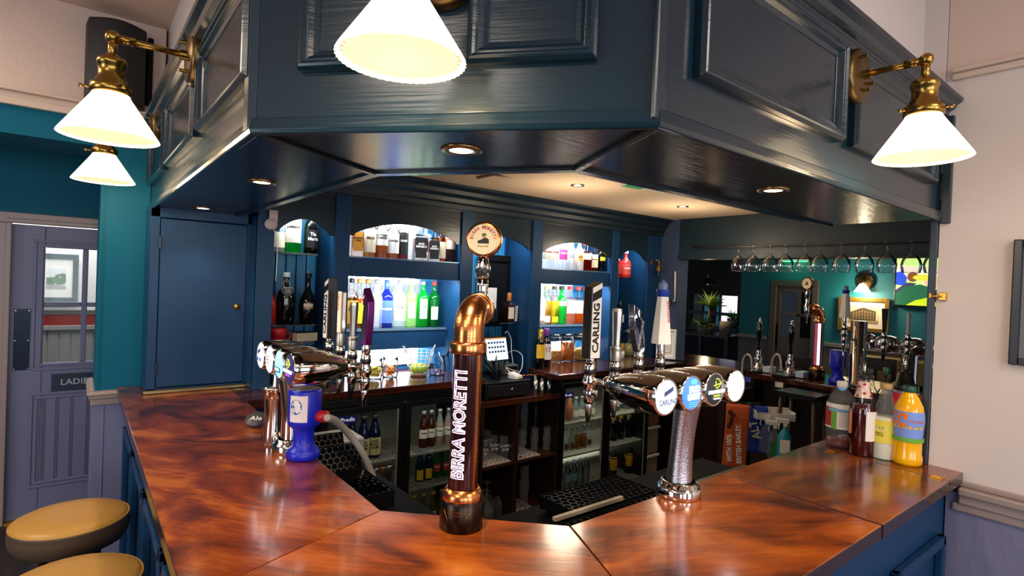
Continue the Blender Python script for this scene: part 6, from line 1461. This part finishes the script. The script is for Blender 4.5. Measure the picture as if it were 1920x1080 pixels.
# direction facing the camera for the towel
tw = cloth('bar_towel', 'orange bar towel with white lettering hanging behind the round lit lens', (q0.x, q0.y, q0.z), .15, h_*1.02, cl, -.95, -.015, .4)
c_ = (0.0, -.045, 0)
text('lettering', 'BRITISH BARLEY.', .046, basis((.022-.012, -.046, -h_*.60), (-.06, 0, 1), (-1, 0, -.06)), whtt, tw, sx=.78, bold=.001)
text('lettering', 'WITH 100%', .046, basis((-.038-.010, -.046, -h_*.68), (-.06, 0, 1), (-1, 0, -.06)), whtt, tw, sx=.78, bold=.001)
b = MB(); random.seed(8)
for (a0, c0) in ((-.05, -.05), (-.04, -.10), (-.055, -.14), (-.035, -.07), (-.045, -.12)):
    n = 7; pts_ = [(a0+random.uniform(.010, .02)*math.cos(q), -.0455, c0+random.uniform(.012, .025)*math.sin(q)) for q in [k*2*PI/n for k in range(n)]]; b.add(pts_, [tuple(range(n))[::-1]])
b.build('print_marks', mat('towel_dark_print', '3a1a10', .8), tw)
qb = at(1412, 760, x=3.75)
tb = cloth('bar_towel', 'royal blue bar towel with pale block letters beside the spray bottles', (qb.x, qb.y, qb.z), .18, .33, clb, -.9, .06, 1.0)
text('lettering', 'ALT', .075, basis((.012, -.045, -.16), (-.30, 0, 1), (-1, 0, -.3)), ivory, tb, sx=1, bold=.002)
t = thing('towel_rail', 'black cupboard side carrying the hanging towels below the servery', 'cupboard', (0, 0, 0))
b = MB(); b.tube([(q0.x, q0.y, q0.z), (qb.x+.1, qb.y-.0, qb.z)], .01, 8); b.build('rail', black, t)
MB().box(3.62, 4.0, q0.y+.14, q0.y+.18, 0, q0.z+.05).build('panel', darkwood, t)
# white tray with spray bottles
qs = at(1455, 775, x=3.78)
t = thing('plastic_caddy', 'white plastic tray holding the spray bottles beside the blue towel', 'tray', (qs.x, qs.y, qs.z)); t.rotation_euler = (0, 0, -.75)
b = MB(); b.box(-.13, .13, -.002, .12, -.05, -.045); b.box(-.13, .13, -.004, .0, -.05, .0); b.box(-.13, .13, .116, .12, -.05, .02); b.box(-.13, -.126, 0, .12, -.05, .01); b.box(.126, .13, 0, .12, -.05, .01); b.build('tray', whitep, t, bevel=.004)
def spray(px, label, m, bl, dz=0, lab=None):
    q = at(px, 800, x=3.74); t = thing('spray_bottle', label, 'spray bottle', (q.x, q.y, qs.z-.27+dz), -1.0, 'spray bottles in the white tray')
    b = MB(); b.M = Matrix.Scale(.6, 4, (0, 1, 0)); b.lathe([(0, 0), (.04, 0), (.045, .01), (.042, .06), (.044, .13), (.03, .165), (.013, .19), (.013, .21)], 20); b.build('bottle', m, t)
    b = MB(); b.box(-.012, .012, -.012, .012, .205, .23); b.box(-.055, .022, -.014, .014, .228, .255); b.tube([(-.03, 0, .228), (-.04, 0, .195), (-.035, 0, .18)], .005, 6); b.build('trigger', whitep, t, bevel=.004)
    if lab: MB().box(-.03, .03, -.0285, -.026, .03, .12).build('label', lab, t)
spray(1437, 'clear spray bottle at the left of the white tray', cl_pl, None)
spray(1453, 'clear spray bottle in the middle of the white tray', cl_pl, None, -.03, grn_l)
spray(1472, 'turquoise labelled spray bottle at the right of the white tray', mat('turquoise_bottle', '1a8a9a', .3), None, 0, ivory)

# ================= BAR MATS AND DRIP TRAYS =================
rub = mat('black_rubber', '121212', .25)
def hexmat(b, w, h, s, d=.006, th=.0013):
    """honeycomb of walls in the xy plane"""
    dx = s*math.sqrt(3); dy = s*1.5; ny = int(h/dy); nx = int(w/dx)
    seen = set()
    for j in range(ny):
        for i in range(nx):
            cx = (i+.5+.5*(j % 2))*dx; cy = (j+.7)*dy; P_ = [(cx+s*math.cos(PI/6+k*PI/3), cy+s*math.sin(PI/6+k*PI/3)) for k in range(6)]
            for k in range(6):
                p, q = P_[k], P_[(k+1) % 6]; key = tuple(sorted([(round(p[0], 4), round(p[1], 4)), (round(q[0], 4), round(q[1], 4))]))
                if key in seen: continue
                seen.add(key); v = Vector((q[0]-p[0], q[1]-p[1])).normalized(); n = Vector((-v.y, v.x))*th
                b.prism([(p[0]+n.x, p[1]+n.y), (q[0]+n.x, q[1]+n.y), (q[0]-n.x, q[1]-n.y), (p[0]-n.x, p[1]-n.y)], 0, d)
def bar_mat(label, M, w, h, s=.016, body=.0, frame=True):
    t = thing('drip_tray' if body > .02 else 'bar_mat', label, 'drip tray' if body > .02 else 'mat'); t.matrix_world = M
    b = MB(); hexmat(b, w, h, s); b.build('honeycomb', rub, t)
    b = MB(); b.box(-.004, 0, -.004, h+.004, -body, .009); b.box(w, w+.004, -.004, h+.004, -body, .009); b.box(-.004, w+.004, -.004, 0, -body, .009); b.box(-.004, w+.004, h, h+.004, -body, .009)
    if body: b.box(0, w, 0, h, -body, -body+.004)
    b.build('rim', blackm, t, bevel=.001)
# left: two tilted racks and a flat tray
c0 = at(642, 915, z=.985); c1 = at(738, 893, z=.985); 
M = basis((.70, 1.745, .985), (0, 1, 0), (-1, 0, 0))
bar_mat('flat black honeycomb drip tray behind the left arm of the bar', basis((.675, 1.76, .985), (.98, -.0, 0), (0, 1, 0)), .215, .27, .015, .05)
bar_mat('tilted black honeycomb rack nearest the flat drip tray', basis((.69, 2.04, .975), (1, 0, 0), (0, .45, 1)), .20, .11, .014, .012)
bar_mat('tilted black honeycomb rack behind the nearer one, below the blue cup', basis((.69, 2.16, .99), (1, 0, 0), (0, .45, 1)), .18, .11, .014, .012)
t = thing('steel_shelf', 'white steel housing with an oval hole beside the tilted racks', 'housing', (at(612, 820, z=1.04).x+.02, at(612, 820, z=1.04).y, 1.01)); MB().box(-.11, .12, -.08, .1, -.03, .03).build('case', mat('pale_steel', 'a8a49c', .35, .4), t, bevel=.006); MB().lathe([(.03, .031), (.05, .031), (.05, .034), (.03, .034)], 24, c=(0, 0, 0)).build('ring', steel, t)
# right: larger honeycomb mats
bar_mat('black honeycomb mat in the front corner behind the right arm of the bar', basis((1.16, 1.07, .93), (.95, -.0, 0), (0, 1, 0)), .30, .25, .018, .05)
bar_mat('black honeycomb mat with glasses behind the middle of the right arm', basis((1.40, 1.345, .93), (1, 0, 0), (0, 1, 0)), .42, .20, .018, .04)
bar_mat('far black honeycomb tray behind the right arm near the chrome font', basis((1.48, 1.07, .93), (1, 0, 0), (0, 1, 0)), .42, .25, .018, .04)
bar_mat('wire gridded black tray behind the copper font', basis((1.18, 1.50, .82), (.95, -.2, 0), (.2, .95, 0)), .20, .2, .03, .05)
tag(MB().box(-.17, .17, -.008, .008, 0, .012).build('pale_strip', mat('pale_strip', 'a89c88', .5), None, loc=(1.43, 1.325, .955)), 'pale metal strip lying across the honeycomb mats', 'strip')
o = MB().box(1.06, 2.55, 1.055, 1.6, .80, .875).build('under_counter', blackm); tag(o, 'dark shelf behind the right arm of the bar holding the honeycomb mats', 'shelf')
o = MB().box(.69, 1.0, 1.55, 2.7, .80, .925).build('under_counter', blackm); tag(o, 'dark shelf behind the left arm of the bar holding the drip tray', 'shelf')
o = MB().box(2.0, 2.6, 1.06, 1.40, .878, .89).build('steel_board', mat('grey_green_board', '4a463c', .4), bevel=.002); tag(o, 'dull grey board with a brass edge behind the bar flap', 'board')

# ================= THE OTHER ROOM =================
XW = 7.6
tg = mat('far_teal_wall', '0b6670', .6)
yd0, yd1 = at(1480, 560, x=XW).y, at(1392, 560, x=XW).y   # door and pier
def Z(px, py, x=XW): return at(px, py, x=x).z
def Y(px, x=XW, py=560): return at(px, py, x=x).y
zd = 1.11
b = MB(); b.box(XW, XW+.1, -1.5, Y(1535), zd, 3.05); b.box(XW, XW+.1, Y(1445), Y(1388), zd, 3.05); b.box(XW, XW+.1, Y(1535), Y(1445), Z(1490, 526), 3.05)
struct(b.build('wall_far', tg))
b = MB(); b.box(XW-.002, XW+.1, -1.5, Y(1535), 0, zd); b.box(XW-.002, XW+.1, Y(1445), Y(1388), 0, zd); struct(b.build('wall_far_dado', mat('far_taupe_dado', '5c534c', .5)))
b = MB(); b.box(XW-.03, XW, -1.5, Y(1535), zd-.03, zd+.02); b.box(XW-.03, XW, Y(1441), Y(1386), zd-.03, zd+.02); struct(b.build('trim_10', mat('far_taupe_trim', '7a6e66', .4), bevel=.006))
# door 2
y0, y1 = Y(1535), Y(1445); zt2 = Z(1490, 526)
t = struct(bpy.data.objects.new('door_2', None)); COL.objects.link(t)
tm2 = mat('far_door_taupe', '544940', .45)
b = MB(); b.box(XW-.02, XW+.02, y0-.0, y0+.0+.08, 0, zt2-.08); b.box(XW-.02, XW+.02, y1-.08, y1, 0, zt2-.08); b.box(XW-.02, XW+.02, y0, y1, zt2-.08, zt2); b.build('frame', tm2, t, bevel=.006)
ya, yb = Y(1531), Y(1463); zz0, zz1 = Z(1480, 632), Z(1480, 548); ym = (ya+yb)/2
b = MB(); b.box(XW+.03, XW+.07, y0+.05, y1-.05, 0, zz0); b.box(XW+.03, XW+.07, y0+.05, y1-.05, zz1, zt2-.05); b.box(XW+.03, XW+.07, y0+.05, ya, zz0, zz1); b.box(XW+.03, XW+.07, yb, y1-.05, zz0, zz1); b.box(XW+.03, XW+.07, ym-.025, ym+.025, zz0, zz1); b.box(XW+.03, XW+.07, ya, yb, (zz0+zz1)/2-.02, (zz0+zz1)/2+.02)
b.build('leaf', tm2, t, bevel=.006); MB().box(XW+.048, XW+.052, ya, yb, zz0, zz1).build('pane', glass('far_pane', (.5, .62, .66), .04, .05, 1.3), t)
MB().box(XW+.02, XW+.03, Y(1459), Y(1452), Z(1450, 655), Z(1450, 606)).build('push_plate', blackm, t)
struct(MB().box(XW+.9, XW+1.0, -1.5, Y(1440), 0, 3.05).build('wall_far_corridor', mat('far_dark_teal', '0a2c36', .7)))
# sconce lamp, picture, television
yl = Y(1622); zl = Z(1622, 528)
t = thing('wall_sconce', 'lit bronze wall light above the gold framed picture in the far room', 'wall lamp', (XW, yl, zl)); MB().lathe([(0, 0), (.10, 0), (.11, -.03), (.08, -.05), (0, -.055)], 28, 'x').build('backplate', brass_d, t)
b = MB(); b.tube([(-.03, 0, 0), (-.08, 0, .02), (-.10, 0, -.03)], .018, 10); b.build('arm', brass_d, t); MB().lathe([(.03, -.03), (.09, -.13), (.085, -.13)], 24, 'z', (-.10, 0, 0)).build('lamp_shade', mat('far_shade', 'fff0d0', .3, emit=5, ecol='ffe8b8'), t)
light('POINT', 'sconce_light', (XW-.18, yl, zl-.12), 22, (1, .84, .55), .06)
def art_building(t, w, h):
    s = MB().box(-w*.36, w*.36, -h*.33, h*.33, .006, .007).build('print', mat('sepia_sky', 'c8b48c', .8), t)
    b = MB(); poly2(b, [(-w*.34, -h*.22), (-w*.34, h*.05), (-w*.06, h*.25), (w*.02, h*.27), (w*.30, h*.15), (w*.30, -h*.22)], .0076); b.build('print_building', mat('sepia_dark', '3c2e1c', .8), s)
    b = MB()
    for k in range(9):
        x = -w*.31+k*w*.068; tp_ = h*(.02+.17*min(1, k/4)) if k < 5 else h*(.19-.02*(k-4)); 
        for r_ in range(3):
            zz = -h*.18+(tp_+h*.18)*(r_+.15)/3; poly2(b, [(x, zz), (x+w*.03, zz), (x+w*.03, zz+h*.08), (x, zz+h*.08)], .0082)
    b.build('print_windows', mat('sepia_mid', '7a6440', .8), s)
    b = MB(); poly2(b, [(-w*.36, -h*.33), (w*.36, -h*.33), (w*.36, -h*.2), (-w*.36, -h*.24)], .0079); b.build('print_street', mat('sepia_street', '8a7650', .8), s)
yp0, yp1 = Y(1671), Y(1575); zp0, zp1 = Z(1620, 622), Z(1620, 558)
picture('framed_picture', 'gold framed sepia photograph of a building under the wall light in the far room', basis((XW-.025, (yp0+yp1)/2, (zp0+zp1)/2), (0, -1, 0), (0, 0, 1)), yp1-yp0, zp1-zp0, .05, mat('mount_cream', 'd8ccb4', .8), art_building, None, mat('gold_frame', '9a7838', .35, .7))
yt0, yt1 = Y(1790), Y(1682); zt0, zt1 = Z(1720, 573), Z(1720, 478)
w_, h_ = yt1-yt0, zt1-zt0
t = thing('television', 'wall television showing a crowd in green, beyond the post end of the bar', 'television'); t.matrix_world = basis((XW-.06, (yt0+yt1)/2, (zt0+zt1)/2), (0, -1, 0), (0, 0, 1))
MB().box(-w_/2-.015, w_/2+.015, -h_/2-.015, h_/2+.015, -.05, 0).build('housing', black, t, bevel=.004)
def tvm(n, c, e=1.1): return mat('tv_'+n, c, .4, emit=e, ecol=c)
s = MB().box(-w_/2, w_/2, -h_/2, h_/2, .0, .002).build('screen', tvm('pitch', 'b8e87a', 1.3), t)
def tvp(nm, c, pts, z, e=1.0):
    b = MB(); poly2(b, [(x*w_, y*h_) for x, y in pts], .002+z*.0006); b.build(nm, tvm(nm, c, e), s)
def ell(cx, cy, rx, ry, n=18): return [(cx+rx*math.cos(2*PI*k/n), cy+ry*math.sin(2*PI*k/n)) for k in range(n)]
tvp('green_strip', '6cc83a', [(-.5, .44), (.5, .44), (.5, .5), (-.5, .5)], 1)
tvp('pale_crowd', 'e8d8c0', [(-.5, .0), (.5, .0), (.5, .22), (-.5, .28)], 1)
tvp('blue_shirt', '2a48c0', [(-.5, -.10), (-.32, -.12), (-.30, .05), (-.40, .17), (-.5, .15)], 2)
tvp('brown_hair', '7a4a22', ell(-.20, .06, .10, .10), 2)
tvp('skin_tone', 'e0a890', ell(.16, -.04, .16, .11), 2)
tvp('dark_coat', '3a3a54', [(-.5, -.2), (-.3, -.05), (-.12, -.06), (-.3, -.25), (-.5, -.3)], 3)
tvp('yellow_green_scarf', 'c8c83a', ell(.02, .05, .22, .06), 3)
tvp('green_jacket', '1f5a3c', [(-.5, -.5), (-.5, -.28), (-.34, -.14), (-.06, -.08), (.12, -.14), (.3, -.22), (.3, -.5)], 4)
tvp('yellow_shoulder', 'b8cc1c', [(-.30, -.5), (-.14, -.40), (.10, -.33), (.32, -.30), (.5, -.5)], 5)
tvp('dark_head', '2a1414', ell(.36, -.30, .17, .24), 6, .4)
# pier side, dark passage with window, pendant, table, plants
yq = Y(1388); XG_ = 9.6
struct(MB().box(XW+.02, XG_, yq-.12, yq, 0, 3.05).build('wall_far_pier', tg))
XG = 9.6
def Yg(px): return at(px, 560, x=XG).y
def Zg(px, py): return at(px, py, x=XG).z
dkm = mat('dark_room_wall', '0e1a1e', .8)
za, zb = Zg(1330, 615), Zg(1330, 553)
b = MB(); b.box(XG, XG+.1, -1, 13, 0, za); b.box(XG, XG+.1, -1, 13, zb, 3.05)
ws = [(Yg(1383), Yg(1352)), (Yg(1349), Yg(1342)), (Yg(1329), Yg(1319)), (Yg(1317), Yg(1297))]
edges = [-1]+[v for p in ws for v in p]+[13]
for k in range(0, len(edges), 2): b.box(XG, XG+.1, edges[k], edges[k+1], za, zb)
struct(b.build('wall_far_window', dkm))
wt = struct(bpy.data.objects.new('window_1', None)); COL.objects.link(wt)
b = MB(); zm = (za+zb)/2-.03; b.box(XG-.03, XG, edges[1]-.05, edges[8]+.05, zm-.03, zm+.03); b.box(XG-.03, XG, edges[1]-.05, edges[8]+.05, za-.05, za); b.build('window_bar', mat('far_window_frame', '24343a', .5), wt)
MB().box(XG-.5, XG-.03, ws[0][0]-.3, ws[0][1]+.3, Zg(1374, 612)-.04, Zg(1374, 612)).build('window_sill', MATS['far_window_frame'], wt)
MB().box(XG+.04, XG+.05, ws[0][0], ws[0][1], za, zb).build('pane', mat('daylit_pane', 'f0ecff', .4, emit=1.3, ecol='e8e4ff'), wt)
for k in (1, 2, 3): MB().box(XG+.04, XG+.05, ws[k][0], ws[k][1], za, zb).build('pane', mat('dim_pane' if k > 2 else 'teal_pane', '1a2c36' if k > 2 else '2a6a80', .3, emit=.12 if k > 2 else .35), wt)
qp = at(1327, 533, x=8.0)
t = thing('pendant_lamp', 'black cone pendant lamp hanging over the table in the dark far corner', 'pendant lamp', (8.0, qp.y, qp.z)); t.scale = (.66, .66, .66); MB().lathe([(.02, .17), (.06, .15), (.21, .0), (.215, -.005), (.2, .0)], 28).build('lamp_shade', mat('pendant_black', '1c140e', .5), t); MB().tube([(0, 0, .16), (0, 0, (3.05-qp.z)/.66)], .006, 6).build('cord', black, t); MB().ball((0, 0, .03), .035).build('bulb', mat('pendant_bulb', 'ffe0a8', .3, emit=14), t)
light('POINT', 'pendant_light', (8.0, qp.y, qp.z-.03), 10, WARM, .04)
def plant(label, px, zbase, h, x, col, n, spread, pot_r):
    y = at(px, 600, x=x).y; t = thing('potted_plant', label, 'plant', (x, y, zbase)); MB().lathe([(0, 0), (pot_r*.8, 0), (pot_r, pot_r*1.6), (pot_r*.9, pot_r*1.6), (0, pot_r*1.5)], 18).build('pot', mat('pale_pot', '8a8478', .6), t)
    lm_ = mat('leaf_'+col, col, .5); b = MB(); random.seed(px)
    for k in range(n):
        a = random.uniform(0, 6.28); e = random.uniform(.2, 1.2); L = spread*random.uniform(.7, 1.1); z0 = h
        p0 = Vector((0, 0, z0)); d = Vector((math.cos(a)*math.cos(e), math.sin(a)*math.cos(e), math.sin(e))); s_ = Vector((-math.sin(a), math.cos(a), 0))*spread*.05
        p1 = p0+d*L*.5; p2 = p0+d*L+Vector((0, 0, -.12*L)); b.add([tuple(p0-s_*.5), tuple(p0+s_*.5), tuple(p1+s_), tuple(p2), tuple(p1-s_)], [(0, 1, 2, 3, 4)])
    tag(b.build('leaves', lm_, t), kind='stuff')
    if h > pot_r*2: MB().tube([(0, 0, pot_r), (.01, 0, h*.5), (0, 0, h)], .018, 8).build('stem', mat('stem_tan', '8a7448', .7), t)
    return t
tz = 1.03; xT = 8.3
plant('tall spiky palm like plant on the dark table in the far corner', 1329, tz, Z(1329, 575, xT)-tz, xT, '6f8a38', 50, .34, .10)
plant('low spiky plant on the dark table in front of the tall one', 1318, tz, .10, xT-.28, '5c7a38', 40, .30, .09)
plant('bright green plant on the window sill of the far corner', 1374, Zg(1374, 612), .15, XG-.32, '2f9a2c', 34, .24, .10)
q = at(1360, 610, x=xT-.1); t = thing('white_pot', 'pale cylindrical jar on the dark table in the far corner', 'jar', (xT-.1, q.y, tz)); MB().lathe([(0, 0), (.09, 0), (.09, .22), (0, .225)], 20).build('jar', mat('pale_jar', '9a948a', .6), t)
yA, yB = at(1388, 620, x=xT).y, at(1292, 620, x=xT).y
t = thing('high_table', 'dark wooden table carrying the plants in the far corner', 'table', (xT, (yA+yB)/2, 0)); w2 = (yB-yA)/2
MB().box(-.35, .35, -w2, w2, tz-.04, tz).build('tabletop', mat('dark_table_top', '2c1a14', .25), t, bevel=.005)
for sx_ in (-.30, .24):
    for sy_ in (-w2+.03, w2-.09): MB().box(sx_, sx_+.06, sy_, sy_+.06, 0, tz-.04).build('leg', mat('dark_table_leg', '35160e', .4), t)
# bench and chair
yb0, yb1 = Y(1760, 7.2, 690), Y(1600, 7.2, 690); zbk = Z(1660, 672, 7.3)
t = thing('bench_seat', 'tan leather buttoned bench below the dado in the far room', 'bench', (0, 0, 0)); MB().box(7.35, 7.55, yb0, yb1, .45, zbk).build('backrest', mat('bench_leather', '7a6030', .35), t, bevel=.02); MB().box(6.95, 7.4, yb0, yb1, .30, .48).build('seat', MATS['bench_leather'], t, bevel=.03)
b = MB()
for k in range(7):
    for r_ in range(2): b.ball((7.348, yb0+.15+k*(yb1-yb0-.3)/6, zbk-.1-.14*r_), .012, 8)
b.build('button', MATS['bench_leather'], t)
for k, px in enumerate((1510, 1640)):
    y_ = at(px, 670, x=6.3).y; t = thing('wooden_chair', ['dark wooden chair behind the copper servery font', 'dark wooden chair in front of the tan bench'][k], 'chair', (6.3, y_, 0), PI/2+.2)
    hm = mat('chair_wood', '2c120c', .35); zt_ = at(px, 667, x=6.3).z
    MB().box(-.2, .2, -.2, .2, .43, .46).build('seat', hm, t, bevel=.01); 
    b = MB(); b.box(-.2, .2, .17, .20, zt_-.12, zt_)
    for x_ in (-.12, -.04, .04, .12): b.box(x_-.01, x_+.01, .175, .195, .46, zt_-.1)
    b.build('backrest', hm, t, bevel=.004)
    for sx_ in (-.18, .18):
        MB().box(sx_-.02, sx_+.02, .16, .20, 0, zt_-.05).build('leg', hm, t); MB().box(sx_-.02, sx_+.02, -.2, -.16, 0, .43).build('leg', hm, t)
# green lit exit sign far
qg = at(1480, 486, x=7.4)
t = thing('far_exit_sign', 'glowing green exit light high on the far teal wall', 'sign', (7.56, qg.y, qg.z)); MB().box(-.04, .04, -.16, .16, -.02, .03).build('housing', whitep, t, bevel=.004); MB().box(-.045, .045, -.15, .15, -.024, -.018).build('green_face', mat('exit_green_lit', '4aff9a', .4, emit=3.0), t)
light('POINT', 'exit_glow', (7.3, qg.y, qg.z-.08), 1.2, (.3, 1, .6), .05)
# picture on the right wall
yr = at(1898, 560, x=2.61).y; z0, z1 = at(1899, 683, x=2.61).z, at(1899, 450, x=2.61).z
def art_plain(t, w, h): MB().box(-w*.45, w*.45, -h*.45, h*.45, .006, .007).build('print', mat('pale_print', '8a8f98', .6), t)
picture('framed_picture', 'dark framed picture cut off by the right edge on the pink wall', basis((2.608, yr-.22, (z0+z1)/2), (0, -1, 0), (0, 0, 1)), .44, z1-z0, .025, mat('mount_grey', '6a6e74', .7), art_plain, None, mat('frame_charcoal', '1c1c22', .4))
